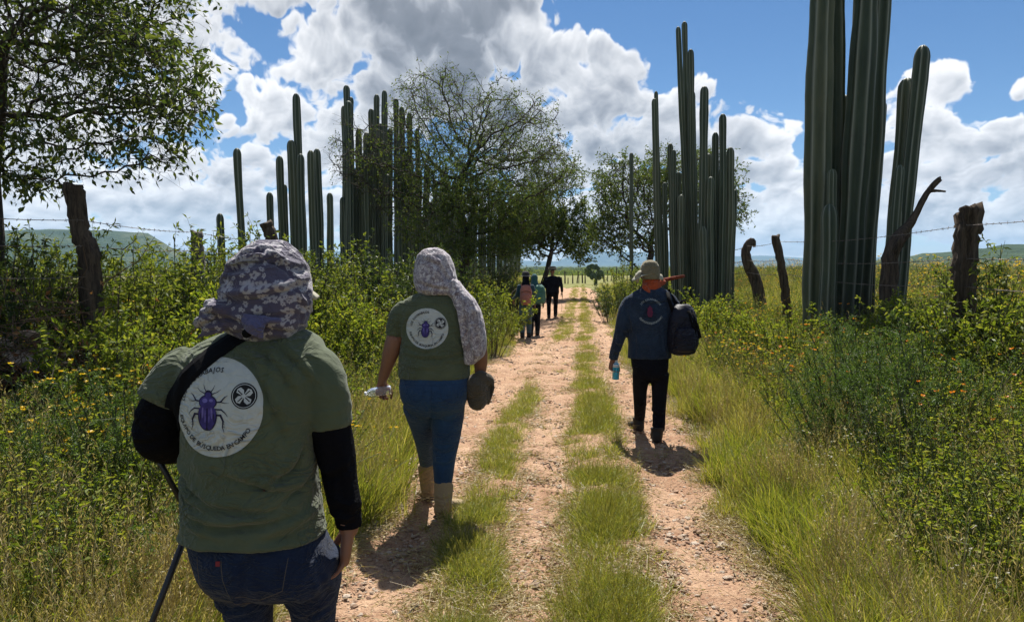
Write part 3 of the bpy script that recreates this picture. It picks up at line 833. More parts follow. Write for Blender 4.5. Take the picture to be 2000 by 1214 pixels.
# ------------------------------------------------------------------ trees
def grow(base, lobes, natt, step, infl, kill, seed, trunk_pts=None, maxit=90, grav=0.0):
    """space colonisation: returns nodes, parents"""
    rg = np.random.default_rng(seed)
    att = []
    for (c, r, wgt) in lobes:
        k = int(natt * wgt); d = unit(rg.normal(size=(k, 3))) * (rg.random((k, 1)) ** .42)
        att.append(np.array(c) + d * np.array(r))
    att = np.concatenate(att)
    nodes = [Vector(p) for p in (trunk_pts or [base])]; par = [-1] + list(range(len(nodes) - 1))
    alive = [Vector(a) for a in att]
    for it in range(maxit):
        kd = kdtree.KDTree(len(nodes))
        for i, p in enumerate(nodes): kd.insert(p, i)
        kd.balance()
        pull = {}; rest = []
        for a in alive:
            co, i, d = kd.find(a)
            if d < kill: continue
            rest.append(a)
            if d < infl: pull.setdefault(i, Vector()); pull[i] += (a - co).normalized()
        if not pull:
            if not rest: break
            a = min(rest, key=lambda q: kd.find(q)[2]); co, i, d = kd.find(a); pull[i] = (a - co).normalized()
        alive = rest
        if not alive: break
        for i, v in pull.items():
            v = v.normalized() + Vector(rg.normal(size=3) * .28) + Vector((0, 0, grav))
            nodes.append(nodes[i] + v.normalized() * step * (.8 + .4 * rg.random())); par.append(i)
        if len(nodes) > 9000: break
    return np.array([tuple(n) for n in nodes]), np.array(par)
def radii(nodes, par, tip, expo=2.3):
    n = len(nodes); r = np.zeros(n); ch = np.zeros(n, int)
    for i in range(n - 1, 0, -1):
        if ch[i] == 0: r[i] = tip ** expo
        p = par[i]; r[p] += r[i]; ch[p] += 1
    r[0] = max(r[0], tip ** expo)
    return r ** (1 / expo), ch
def branch_mesh(nodes, par, rad, ksides):
    e = np.arange(1, len(nodes)); a = par[e]
    T = np.zeros_like(nodes); T[e] = unit(nodes[e] - nodes[a]); T[0] = (0, 0, 1)
    parts = []
    thick = rad[e] > .03
    for sel, k in ((thick, ksides), (~thick, 4)):
        ee = e[sel]; aa = a[sel]
        if not len(ee): continue
        ang = np.arange(k) * 2 * math.pi / k
        rings = []
        for idx, rr, tt in ((aa, np.minimum(rad[aa], rad[ee] * 1.35), unit(T[aa] + T[ee])), (ee, rad[ee], T[ee])):
            A = unit(np.cross(tt, np.array([.13, .97, .21]))); B = np.cross(A, tt)
            rings.append(nodes[idx][:, None] + (A[:, None] * np.cos(ang)[None, :, None] + B[:, None] * np.sin(ang)[None, :, None]) * rr[:, None, None])
        V = np.concatenate(rings, 1).reshape(-1, 3); f = []
        for j in range(k): f += [j, (j + 1) % k, k + (j + 1) % k, k + j]
        F = (np.arange(len(ee)) * 2 * k)[:, None] + np.array(f)[None]
        parts.append((V, F.reshape(-1, 4), np.full(len(V), .5), 0))
    return parts
def make_tree(name, label, cat, base, lobes, natt, step, tip, twig, leafn, leafL, leafW, lmat, seed, trunk_pts, ksides=8, bark=None, infl=None, kill=None, group=None, clump=.35, droop=.1, rscale=1.0, dens=None):
    rg = np.random.default_rng(seed)
    nodes, par = grow(base, lobes, natt, step, infl or step * 9, kill or step * 1.6, seed, trunk_pts)
    rad, ch = radii(nodes, par, tip); rad = rad * rscale
    root = empty(name, base); tag(root, label, cat, group)
    b = np.array(tuple(base))
    thin = np.where(rad < tip * 4.5)[0]; thin = thin[thin > len(trunk_pts)]
    D = unit(nodes[thin] - nodes[par[thin]])
    # twigs
    nt_ = twig[0]; L = twig[1]
    k = np.repeat(np.arange(len(thin)), nt_); n = len(k)
    p0 = nodes[thin][k]; d1 = unit(D[k] * .6 + rg.normal(size=(n, 3)) * .75)
    p1 = p0 + d1 * (L * (.4 + .5 * rg.random((n, 1)))); d2 = unit(d1 + rg.normal(size=(n, 3)) * .5 + np.array([0, 0, -droop])); p2 = p1 + d2 * (L * (.3 + .5 * rg.random((n, 1))))
    bp = branch_mesh(nodes, par, rad, ksides)
    for q, s, r in ((p0, p1, tip * .55), (p1, p2, tip * .38)):
        v, f, a = stems(q, s, r); bp.append((v, f, a, 0))
    bp = [(v - b, f, a, m) for v, f, a, m in bp]
    tr = linkobj('trunk', combine(bp, [bark or BARK], name + '_trunk'), root)
    for p_ in tr.data.polygons: p_.use_smooth = True
    # leaves along the twigs, thick in some clumps and thin in others
    q = clumpy(p1[:, 0] * .9 + p1[:, 2] * .7, p1[:, 1] * .9 + p1[:, 2] * .8, 1.3 / max(step * 3, .3) * .3, seed + 3)
    w_ = np.clip((q - clump) * 4 + .4, .0, 1.3)
    if dens is not None: w_ = w_ * dens(p1)
    cnt = rg.poisson(leafn * w_); kk = np.repeat(np.arange(n), cnt); m = len(kk)
    t = rg.random((m, 1)); C = np.where(t < .5, p0[kk] + (p1 - p0)[kk] * t * 2, p1[kk] + (p2 - p1)[kk] * (t * 2 - 1)) + rg.normal(size=(m, 3)) * leafL * .35
    Dl = (p2 - p0)[kk]; Dl = unit(Dl) * .5 + rg.normal(size=(m, 3)) * .6 + np.array([0, 0, -droop * 2])
    sz = .6 + .8 * rg.random(m)
    v, f, a = leaves(C - b, Dl, leafL * sz, leafW * sz, .2)
    cr = linkobj('crown', combine([(v, f, a, 0)], [lmat], name + '_crown'), root); tag(cr, kind='stuff')
    return root

# the wide mesquite over the left of the track
tb = Vector((-1.75, 23, gz(-1.75, 23) - .1))
def lobe(px, py, Y, rpx, rpy, ry, w): return (tuple(P(px, py, Y)), (rpx / FPX * Y, ry, rpy / FPX * Y), w)
big = [lobe(860, 230, 23, 110, 95, 2.2, .30), lobe(985, 260, 23, 115, 95, 2.3, .28), lobe(905, 355, 22.5, 120, 90, 2.6, .28), lobe(1070, 330, 23.4, 62, 70, 1.6, .12),
       lobe(770, 330, 23.4, 95, 95, 1.8, .14), lobe(690, 300, 23.8, 52, 70, 1.2, .07), lobe(960, 400, 22, 100, 55, 2.2, .16), lobe(835, 435, 22.3, 80, 45, 1.6, .10), lobe(1010, 440, 22.2, 60, 30, 1.4, .08), lobe(900, 478, 21.8, 60, 26, 1.4, .08), lobe(985, 480, 21.8, 50, 26, 1.3, .07)]
def bigd(p):   # thin and twiggy towards the top left, leafy low down on the right
    px = 1000 + FPX * p[:, 0] / p[:, 1]; py = 516 - FPX * (p[:, 2] - CAMZ) / p[:, 1]
    return np.clip(.26 + 1.0 * sstep(230, 440, py) * sstep(680, 920, px) + .10 * sstep(900, 1000, px), .12, 1.3)
make_tree('mesquite_tree', 'wide twiggy mesquite over the left of the track, the largest tree in view', 'tree', tb, big, 2600, .20, .0085, (3, .34), 10.5, .075, .030, MESQ, 41,
          [tb, tb + Vector((.10, 0, .7)), tb + Vector((.35, -.1, 1.5)), tb + Vector((.35, -.2, 2.3)), tb + Vector((.1, -.2, 3.0)), tb + Vector((.15, -.1, 3.8))], dens=bigd, rscale=1.0, clump=.36, infl=1.6, kill=.28)
tb = Vector((1.30, 35, gz(1.3, 35) - .1))
sec = [lobe(1065, 420, 35, 85, 65, 2.2, .55), lobe(1125, 440, 35, 42, 55, 1.5, .22), lobe(1010, 450, 35, 50, 45, 1.6, .18), lobe(1085, 350, 35.5, 60, 40, 1.5, .2), lobe(1135, 490, 34.5, 22, 22, 1.0, .06)]
make_tree('mesquite_tree', 'round leafy mesquite with forked dark trunk, just behind the man in black', 'tree', tb, sec, 1500, .24, .011, (3, .42), 12, .13, .060, MESQ, 43,
          [tb, tb + Vector((.1, 0, .6)), tb + Vector((.35, 0, 1.3)), tb + Vector((.5, 0, 2.0))], clump=.30, infl=2.0, kill=.32)
tb = Vector((5.35, 30, gz(5.35, 30) - .1))
thr = [lobe(1215, 370, 30, 60, 70, 2.0, .4), lobe(1290, 370, 30.5, 60, 80, 2.2, .35), lobe(1185, 450, 30, 38, 45, 1.5, .18), lobe(1380, 360, 31, 70, 70, 2.2, .3), lobe(1240, 450, 30, 60, 45, 1.8, .2), lobe(1425, 400, 31, 32, 50, 1.2, .08)]
make_tree('mesquite_tree', 'leafy mesquite tree behind the middle clump of tall cacti, right of the track', 'tree', tb, thr, 1500, .24, .011, (3, .40), 9, .105, .048, MESQ, 47,
          [tb, tb + Vector((-.1, 0, .6)), tb + Vector((.1, 0, 1.2)), tb + Vector((.3, 0, 2.0))], clump=.32, infl=2.0, kill=.32)
# the near tree at the left edge
tb = Vector((-4.98, 7.0, gz(-4.98, 7.0) - .1))
near = [lobe(20, 60, 7.0, 170, 140, 1.5, .36), lobe(190, 80, 6.8, 120, 120, 1.2, .30), lobe(300, 130, 6.7, 90, 80, .9, .16), lobe(355, 205, 6.6, 60, 45, .6, .09), lobe(240, 210, 6.7, 110, 70, .9, .16),
        lobe(60, 230, 6.9, 110, 90, 1.2, .2), lobe(300, 310, 6.6, 60, 38, .5, .08), lobe(200, 285, 6.6, 60, 40, .6, .05), lobe(40, 340, 6.8, 60, 40, .7, .08), lobe(-150, 100, 7.2, 150, 170, 1.8, .3), lobe(-60, -150, 7.2, 250, 120, 1.8, .3), lobe(200, -80, 7, 150, 90, 1.4, .2)]
make_tree('broadleaf_tree', 'near leafy tree reaching in from the left edge, high above the leaning post', 'tree', tb, near, 2400, .12, .0036, (3, .21), 4.3, .068, .030, BROADT, 51,
          [tb, tb + Vector((.05, 0, .7)), tb + Vector((.12, 0, 1.4)), tb + Vector((.10, 0, 2.0)), tb + Vector((.22, -.05, 2.6)), tb + Vector((.3, -.1, 3.1))], droop=.25, rscale=1.25, clump=.41, infl=.9, kill=.17)

# ------------------------------------------------------------------ columnar cacti
M = Mat('cactus_skin'); co = M.coord()
at = M.n('ShaderNodeAttribute', attribute_name='rnd')
n = M.noise(3, 4, .6, M.coord(scale=(1, 1, .35)))
c = M.ramp(M.math('ADD', M.math('MULTIPLY', at.outputs['Fac'], .25), M.math('MULTIPLY', n, .85)), [(.32, (.028, .042, .024)), (.52, (.048, .068, .038)), (.75, (.095, .105, .058))])
rb = M.n('ShaderNodeAttribute', attribute_name='rib')
c = M.mix(M.math('MULTIPLY', M.math('POWER', rb.outputs['Fac'], 7.0), .75), c, (.30, .31, .25))
dk = M.noise(9, 5, .7, M.coord(scale=(1, 1, .5)))
c = M.mix(M.ramp(dk, [(.62, (0, 0, 0)), (.74, (.7, .7, .7))]), c, (.10, .065, .04))
ck = M.n('ShaderNodeAttribute', attribute_name='cork')
c = M.mix(M.math('MULTIPLY', ck.outputs['Fac'], M.ramp(M.noise(5, 5, .7, co), [(.35, (.2, .2, .2)), (.6, (1, 1, 1))])), c, M.ramp(M.noise(16, 5, .7, M.coord(scale=(1, 1, .3))), [(.35, (.035, .028, .020)), (.65, (.12, .10, .075))]))
CACT = M.done(M.bsdf(c, .55, .35, M.noise(60, 4, .6, co), .5, .006))
def cactus_stem(root, base, top, r, seed, ribs=None, sub=True):
    """a ribbed column from base to top (world positions)"""
    rg = np.random.default_rng(seed); ribs = ribs or int(rg.integers(6, 8)); k = ribs * 6
    base = np.array(tuple(base)); top = np.array(tuple(top)); L = np.linalg.norm(top - base)
    ns = max(8, min(40, int(L / max(.16, L / 40)))); t = np.concatenate([np.linspace(0, 1 - r * 1.6 / L, ns), 1 - r * 1.6 / L * (1 - np.array([.35, .65, .85, .96, 1.0]))])
    a = np.arange(k) * 2 * math.pi / k + rg.random() * 6
    rib = .5 + .5 * np.cos(ribs * (np.arange(k) * 2 * math.pi / k)); ribp = rib ** .7
    V = []; Rb = []
    ph = rg.random(6) * 6; bend = (rg.random(2) - .5) * .012 * L
    for ti in t:
        c = base + (top - base) * ti
        c[0] += bend[0] * math.sin(ti * math.pi) + .006 * math.sin(ti * 9 + ph[0]); c[1] += bend[1] * math.sin(ti * math.pi)
        d = (1 - ti) * L
        cap = math.sqrt(max(0, 1 - max(0, 1 - d / (r * 1.6)) ** 2)) if d < r * 1.6 else 1
        w_ = (1 + .055 * math.sin(ti * L * 2.1 + ph[1]) + .04 * math.sin(ti * L * 4.3 + ph[2]) - .09 * max(0, math.sin(ti * L * 1.3 + ph[3])) ** 14) * (.88 + .12 * min(1, ti * 3)) * cap
        tooth = 1 + .035 * math.sin(ti * L * 60)
        rr = r * w_ * (.68 + .32 * ribp * tooth)
        V.append(np.stack([c[0] + np.cos(a) * rr, c[1] + np.sin(a) * rr, np.full(k, c[2])], -1)); Rb.append(rib)
    V = np.concatenate(V); nn = len(t); j = np.arange(k)
    F = np.concatenate([np.stack([i * k + j, i * k + (j + 1) % k, (i + 1) * k + (j + 1) % k, (i + 1) * k + j], -1) for i in range(nn - 1)])
    me = mesh_np('cactus_stem', V - np.array(tuple(root.location)), F, [CACT], smooth=True, attrs={'rnd': np.full(len(V), rg.random()), 'rib': np.concatenate(Rb), 'cork': np.repeat(np.clip(1.15 - t * L / (.35 + .9 * rg.random()), 0, 1), k)})
    return linkobj('stem', me, root)
def cactus(label, stems_, Y, group=None, seed=0, deep=.5):
    """stems_: (px, top py, width px, dY[, px at base])"""
    xs_ = [s[0] for s in stems_]
    cx = P((min(xs_) + max(xs_)) / 2, 516, Y)
    root = empty('organ_pipe_cactus', (cx.x, Y, gz(cx.x, Y))); tag(root, label, 'cactus', group)
    for i, s in enumerate(stems_):
        px, py, wp, dY = s[:4]; pb = s[4] if len(s) > 4 else px
        y = Y + dY; top = P(px, py, y); b = P(pb, 560, y); g = gz(b.x, y)
        cactus_stem(root, (b.x, y, g - .1), top, wp / FPX * y * .50, seed + i)
    return root
G = 'tall ribbed columnar cacti'
cactus('biggest clump of tall grey-green cactus columns, right foreground behind barbed wire, tops out of frame', [
 (1612, -160, 50, .1, 1592), (1632, -120, 40, .35, 1618), (1701, -200, 50, 0, 1652), (1727, -150, 44, .25, 1678), (1690, -90, 40, .45, 1668), (1650, 185, 23, .7, 1645), (1724, 196, 18, .5, 1700),
 (1626, 330, 18, -.25, 1622), (1621, 398, 32, -.3, 1618), (1712, 240, 18, .8, 1698), (1660, 440, 24, .1, 1664)], 10.8, G, 10)
cactus('pair of lower cactus columns right of the biggest clump, dead branch leaning on them', [
 (1802, 88, 28, 0, 1748), (1772, 152, 30, .25, 1738), (1757, 322, 17, -.3, 1742), (1748, 400, 26, -.2, 1735), (1785, 190, 22, .5, 1757)], 10.3, G, 40)
cactus('clump of many slim cactus columns right of the man in the denim jacket', [
 (1278, 192, 13, 0, 1290), (1281, 178, 9, .2, 1300), (1324, 52, 12, 0, 1345), (1337, 42, 11, .3, 1352), (1349, 96, 12, -.1, 1360), (1351, 176, 15, .2, 1362), (1309, 280, 11, .4, 1318), (1316, 292, 12, -.2, 1322),
 (1298, 356, 10, .5, 1302), (1325, 335, 12, .1, 1330), (1339, 230, 13, .5, 1344), (1330, 380, 14, -.3, 1332)], 19, G, 60)
cactus('lower clump of cactus columns beside the slim one, nearer the crooked post', [
 (1376, 168, 17, 0, 1370), (1397, 258, 15, .2, 1400), (1412, 222, 15, .1, 1408), (1427, 287, 16, .1, 1420), (1388, 345, 14, -.2, 1388), (1371, 360, 14, .3, 1374), (1373, 442, 15, -.3, 1375), (1404, 330, 12, .4, 1402), (1436, 370, 8, .3, 1430), (1385, 300, 10, .6, 1384)], 18.5, G, 90)
cactus('row of dense cactus columns standing left of and behind the wide mesquite tree', [
 (677, 166, 13, 0), (685, 189, 13, .2), (681, 197, 15, -.3, 686), (672, 206, 11, .2), (668, 385, 12, .1, 672), (716, 258, 15, -.2, 722), (725, 212, 12, .4), (736, 184, 12, .1), (751, 176, 12, .0), (773, 192, 11, .2), (785, 208, 11, .5), (800, 220, 11, .4),
 (700, 250, 13, .4), (742, 240, 12, .6), (762, 250, 12, .7), (712, 300, 13, .0), (693, 330, 12, .2), (730, 300, 12, -.1), (778, 300, 12, -.1), (815, 250, 10, .6), (790, 330, 12, .3), (757, 340, 12, -.2), (820, 330, 10, .2)], 24.6, G, 120)
cactus('clump of green cactus columns behind the near woman, one much taller than the rest', [
 (579, 182, 16, .1, 592), (569, 273, 17, 0, 580), (587, 300, 16, -.2, 592), (546, 304, 15, 0, 556), (527, 375, 15, -.2, 534), (556, 360, 10, .2, 560)], 14, G, 160)
cactus('two straight cactus columns side by side, right of the tallest green clump', [(606, 293, 15, 0, 614), (619, 290, 15, .2, 626)], 14.6, G, 170)
cactus('short single cactus column between the twin columns and the dense row', [(644, 376, 14, 0, 648)], 15.5, G, 175)
cactus('lone thick cactus column at far left, clear of the others', [(463, 289, 16, 0, 476)], 13, G, 180)
cactus('stubby cactus top just showing among the leafy shrubs, left of the lone column', [(430, 416, 15, 0, 434)], 13.5, G, 185)
# the hedge of columns running on behind the trees
rg = np.random.default_rng(5)
hedge_labels = ['part of the cactus hedge behind the trunk of the wide mesquite tree', 'shaded part of the cactus hedge seen under the mesquite branches', 'far end of the cactus hedge, left of the three distant walkers']
for j, (y0, y1, m) in enumerate(((24, 33, 22), (33, 46, 22), (46, 60, 20))):
    cy = (y0 + y1) / 2; cx = ROAD * cy - 5.6
    root = empty('organ_pipe_cactus', (cx, cy, gz(cx, cy))); tag(root, hedge_labels[j], 'cactus', G)
    for i in range(m):
        y = y0 + (y1 - y0) * (i + rg.random() * .8) / m; x = ROAD * y - 5.6 + rg.normal() * .25
        if j == 2: x += .5
        g = gz(x, y); cactus_stem(root, (x, y, g - .1), (x + rg.normal() * .08, y, g + 2.6 + 2.4 * rg.random()), .10 + .05 * rg.random(), 300 + j * 50 + i)
cactus('slender cactus column standing inside the crown of the right mesquite', [(1233, 298, 8, 0)], 27, G, 420)
# a prickly pear in the far field
M = Mat('pad_skin'); PAD = M.done(M.bsdf(M.mix(M.noise(8, 3, .6, M.coord()), (.035, .06, .025), (.07, .10, .04)), .6, .3))
pp = empty('prickly_pear', (P(1163, 545, 60).x, 60, gz(P(1163, 545, 60).x, 60))); tag(pp, 'dark branching prickly pear standing by the far field fence', 'cactus')
rg = np.random.default_rng(9); b0 = np.array(tuple(pp.location))
tips = []
mbt = MB(); mbt.tube([(0, 0, -.1), (.05, 0, .5), (0, 0, .8)], [.16, .13, .12], 8); mbt.tube([(0, 0, .6), (-.35, 0, 1.0), (-.45, 0, 1.4)], [.1, .09, .07], 6); mbt.tube([(0, 0, .7), (.35, .1, .9), (.4, 0, 1.0)], [.1, .09, .07], 6); mbt.build('trunk', [PAD], pp, True)
for px, py in ((1146, 525), (1151, 519), (1157, 516), (1163, 517), (1168, 521), (1150, 531), (1158, 527), (1165, 530), (1172, 528), (1176, 534), (1170, 537), (1161, 534), (1155, 536)):
    q = np.array(tuple(P(px, py + 4, 60))) - b0; q[1] = rg.normal() * .25
    m_ = MB(); m_.ell((0, 0, 0), (.20 + .05 * rg.random(), .05, .26), k=10, n=7, rot=Matrix.Rotation(rg.normal() * .5, 4, 'Y') @ Matrix.Rotation(rg.random() * 3, 4, 'Z'))
    m_.build('pad', [PAD], pp, True, loc=tuple(q))
# ------------------------------------------------------------------ shrubs, each one a thing
def shrub_mesh(name, h, r, nst, leafn, L, W, mats, seed, upright=.5, top=1.0, fine=False):
    rg = np.random.default_rng(seed); st = []; tw0 = []; tw1 = []
    a = rg.random(nst) * 6.283; q = np.sqrt(rg.random(nst))
    B = np.stack([np.cos(a) * q * r * .25, np.sin(a) * q * r * .25, np.full(nst, -.08)], -1)
    H = h * (.55 + .5 * rg.random(nst)) * (1 - .35 * q)
    T = np.stack([np.cos(a) * q * r, np.sin(a) * q * r, H], -1) + rg.normal(size=(nst, 3)) * .06
    Mi = (B + T) / 2 + np.stack([0 * a, 0 * a, H * .14], -1)
    def bez(t, k): return B[k] * ((1 - t) ** 2)[:, None] + 2 * Mi[k] * (t * (1 - t))[:, None] + T[k] * (t * t)[:, None]
    S = []
    ts = np.linspace(0, 1, 6)
    for i in range(5):
        k = np.arange(nst)
        v, f, a_ = stems(bez(np.full(nst, ts[i]), k), bez(np.full(nst, ts[i + 1]), k), .012 * (1 - .75 * ts[i]), 4); S.append((v, f, a_, 0))
    m = 9; k = np.repeat(np.arange(nst), m); t = .25 + .75 * rg.random(nst * m)
    C = bez(t, k); D = unit(rg.normal(size=(len(k), 3)) + np.array([0, 0, .7]) + unit(T[k] - B[k]) * .8)
    E_ = C + D * (h * .20 * (.4 + .7 * rg.random(len(k))))[:, None]
    v, f, a_ = stems(C, E_, .0028); S.append((v, f, a_, 0))
    n = len(k); cnt = rg.poisson(leafn, n); kk = np.repeat(np.arange(n), cnt); s = rg.random(len(kk)) ** .8
    Cl = C[kk] * (1 - s[:, None]) + E_[kk] * s[:, None]
    Dl = D[kk] * .5 + rg.normal(size=(len(kk), 3)) * .6; sz = .55 + .75 * rg.random(len(kk))
    if fine:
        E2 = Cl + unit(Dl) * (L * 2.6 * sz)[:, None]; v, f, a_ = stems(Cl, E2, .0012); lf = [(v, f, a_, 0)]
        mm = 8; ss = np.tile((np.arange(mm) + .5) / mm, len(Cl))[:, None]
        C3 = np.repeat(Cl, mm, 0) * (1 - ss) + np.repeat(E2, mm, 0) * ss; D3 = np.repeat(unit(Dl), mm, 0) * .4 + rg.normal(size=(len(C3), 3)) * .6
        v, f, a_ = leaves(C3, D3, L * .8, W); lf.append((v, f, a_, 0))
    else:
        v, f, a_ = leaves(Cl, Dl, L * sz, W * sz, .22, droop=.15); lf = [(v, f, a_, 0)]
    return combine(S, [mats[1]], name + '_stems'), combine(lf, [mats[0]], name + '_leaves')
SH = {}
for i in range(3): SH['a%d' % i] = shrub_mesh('leafy_shrub%d' % i, 1.5, .75, 20, 13, .058, .022, (HEDGE, TWIGM), 61 + i)
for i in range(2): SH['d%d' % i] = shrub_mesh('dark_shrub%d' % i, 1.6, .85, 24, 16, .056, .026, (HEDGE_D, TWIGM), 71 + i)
for i in range(2): SH['y%d' % i] = shrub_mesh('light_shrub%d' % i, .95, .55, 18, 13, .045, .020, (WEED, STEM), 75 + i)
for i in range(2): SH['u%d' % i] = shrub_mesh('tall_shrub%d' % i, 1.9, .40, 9, 14, .085, .022, (HEDGE, TWIGM), 78 + i)
for i in range(2): SH['f%d' % i] = shrub_mesh('feathery_shrub%d' % i, 1.0, .62, 20, 7, .020, .0045, (FEATHER, STEM), 81 + i, fine=True)
def shrub(kind, px, Y, s, label, group, name='shrub', rz=None, top=None):
    x = P(px, 516, Y).x; z = gz(x, Y)
    if top is not None:    # scale so that the crown reaches this row of the photograph
        hh = {'a': 1.5, 'd': 1.6, 'y': .95, 'u': 1.9, 'f': 1.0}[kind[0]]
        s = (P(px, top, Y).z - z) / (hh * .98)
    o = empty(name, (x, Y, z), random.random() * 6.28 if rz is None else rz); o.scale = (s, s, s)
    tag(o, label, 'shrub', group)
    a, b = SH[kind]
    linkobj('stem', a, o); tag(linkobj('foliage', b, o), kind='stuff')
    return o
GH = 'leafy shrubs along the left fence'
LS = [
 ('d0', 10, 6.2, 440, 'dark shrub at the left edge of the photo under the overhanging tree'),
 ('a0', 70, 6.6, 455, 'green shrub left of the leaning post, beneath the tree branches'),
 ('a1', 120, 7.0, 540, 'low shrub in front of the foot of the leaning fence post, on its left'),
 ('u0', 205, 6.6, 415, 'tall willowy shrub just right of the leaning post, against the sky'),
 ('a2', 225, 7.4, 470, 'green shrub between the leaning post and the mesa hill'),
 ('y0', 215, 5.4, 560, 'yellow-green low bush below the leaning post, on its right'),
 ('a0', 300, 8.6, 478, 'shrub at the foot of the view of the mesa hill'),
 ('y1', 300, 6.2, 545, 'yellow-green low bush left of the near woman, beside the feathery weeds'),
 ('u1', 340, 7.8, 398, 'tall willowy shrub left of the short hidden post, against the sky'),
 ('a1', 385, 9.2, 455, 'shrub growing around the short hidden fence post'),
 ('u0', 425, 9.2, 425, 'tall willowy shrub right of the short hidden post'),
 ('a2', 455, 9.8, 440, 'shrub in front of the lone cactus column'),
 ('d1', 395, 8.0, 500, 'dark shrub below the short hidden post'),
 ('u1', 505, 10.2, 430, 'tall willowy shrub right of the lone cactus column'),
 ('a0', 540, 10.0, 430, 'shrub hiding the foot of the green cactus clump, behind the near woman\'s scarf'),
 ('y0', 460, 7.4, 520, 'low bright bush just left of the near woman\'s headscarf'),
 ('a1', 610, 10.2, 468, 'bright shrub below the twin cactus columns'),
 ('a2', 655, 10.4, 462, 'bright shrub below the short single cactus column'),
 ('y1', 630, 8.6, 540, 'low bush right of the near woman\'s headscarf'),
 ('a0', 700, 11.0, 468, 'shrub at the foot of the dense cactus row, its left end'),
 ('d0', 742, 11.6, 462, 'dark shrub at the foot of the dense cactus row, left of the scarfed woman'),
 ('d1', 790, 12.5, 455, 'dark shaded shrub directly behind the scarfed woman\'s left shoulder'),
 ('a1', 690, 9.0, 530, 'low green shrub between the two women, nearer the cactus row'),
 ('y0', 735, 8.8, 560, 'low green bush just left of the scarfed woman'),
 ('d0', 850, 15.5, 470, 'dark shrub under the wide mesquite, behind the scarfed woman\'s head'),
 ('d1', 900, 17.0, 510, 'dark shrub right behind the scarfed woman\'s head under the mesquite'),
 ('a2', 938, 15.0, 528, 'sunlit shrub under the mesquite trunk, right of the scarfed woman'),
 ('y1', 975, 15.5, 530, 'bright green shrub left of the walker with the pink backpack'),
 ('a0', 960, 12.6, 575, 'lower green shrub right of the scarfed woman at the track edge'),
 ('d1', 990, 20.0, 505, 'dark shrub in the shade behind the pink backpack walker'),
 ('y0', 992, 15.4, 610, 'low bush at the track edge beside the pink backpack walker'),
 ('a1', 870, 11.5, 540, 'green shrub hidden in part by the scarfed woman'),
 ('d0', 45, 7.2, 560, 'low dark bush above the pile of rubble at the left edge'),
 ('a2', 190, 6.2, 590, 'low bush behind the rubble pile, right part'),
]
for k, px, Y, top, lab in LS: shrub(k, px, Y, 1, lab, GH, top=top)
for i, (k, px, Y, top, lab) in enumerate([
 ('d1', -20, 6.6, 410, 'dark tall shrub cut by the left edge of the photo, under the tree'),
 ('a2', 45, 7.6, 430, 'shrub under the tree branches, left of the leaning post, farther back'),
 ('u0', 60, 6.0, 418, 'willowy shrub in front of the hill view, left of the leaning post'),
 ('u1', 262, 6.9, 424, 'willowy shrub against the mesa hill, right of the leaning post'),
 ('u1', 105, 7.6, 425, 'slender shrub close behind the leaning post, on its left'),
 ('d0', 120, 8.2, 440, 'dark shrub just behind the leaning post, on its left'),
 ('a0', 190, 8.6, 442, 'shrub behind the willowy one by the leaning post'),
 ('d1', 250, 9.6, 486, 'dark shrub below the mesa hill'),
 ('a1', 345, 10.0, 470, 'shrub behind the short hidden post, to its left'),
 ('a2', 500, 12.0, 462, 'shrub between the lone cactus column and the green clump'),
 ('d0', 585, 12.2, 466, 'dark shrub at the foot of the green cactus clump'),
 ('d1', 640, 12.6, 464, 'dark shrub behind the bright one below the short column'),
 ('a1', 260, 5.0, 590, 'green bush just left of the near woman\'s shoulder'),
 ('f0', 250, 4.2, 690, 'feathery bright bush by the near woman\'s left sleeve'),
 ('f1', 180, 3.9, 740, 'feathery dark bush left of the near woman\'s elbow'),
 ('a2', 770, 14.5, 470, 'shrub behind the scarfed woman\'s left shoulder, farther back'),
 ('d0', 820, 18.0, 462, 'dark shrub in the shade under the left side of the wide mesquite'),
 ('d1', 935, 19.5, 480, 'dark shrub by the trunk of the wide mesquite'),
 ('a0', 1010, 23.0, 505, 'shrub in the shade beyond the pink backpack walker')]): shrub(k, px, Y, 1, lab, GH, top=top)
GR = 'shrubs and bushes right of the track'
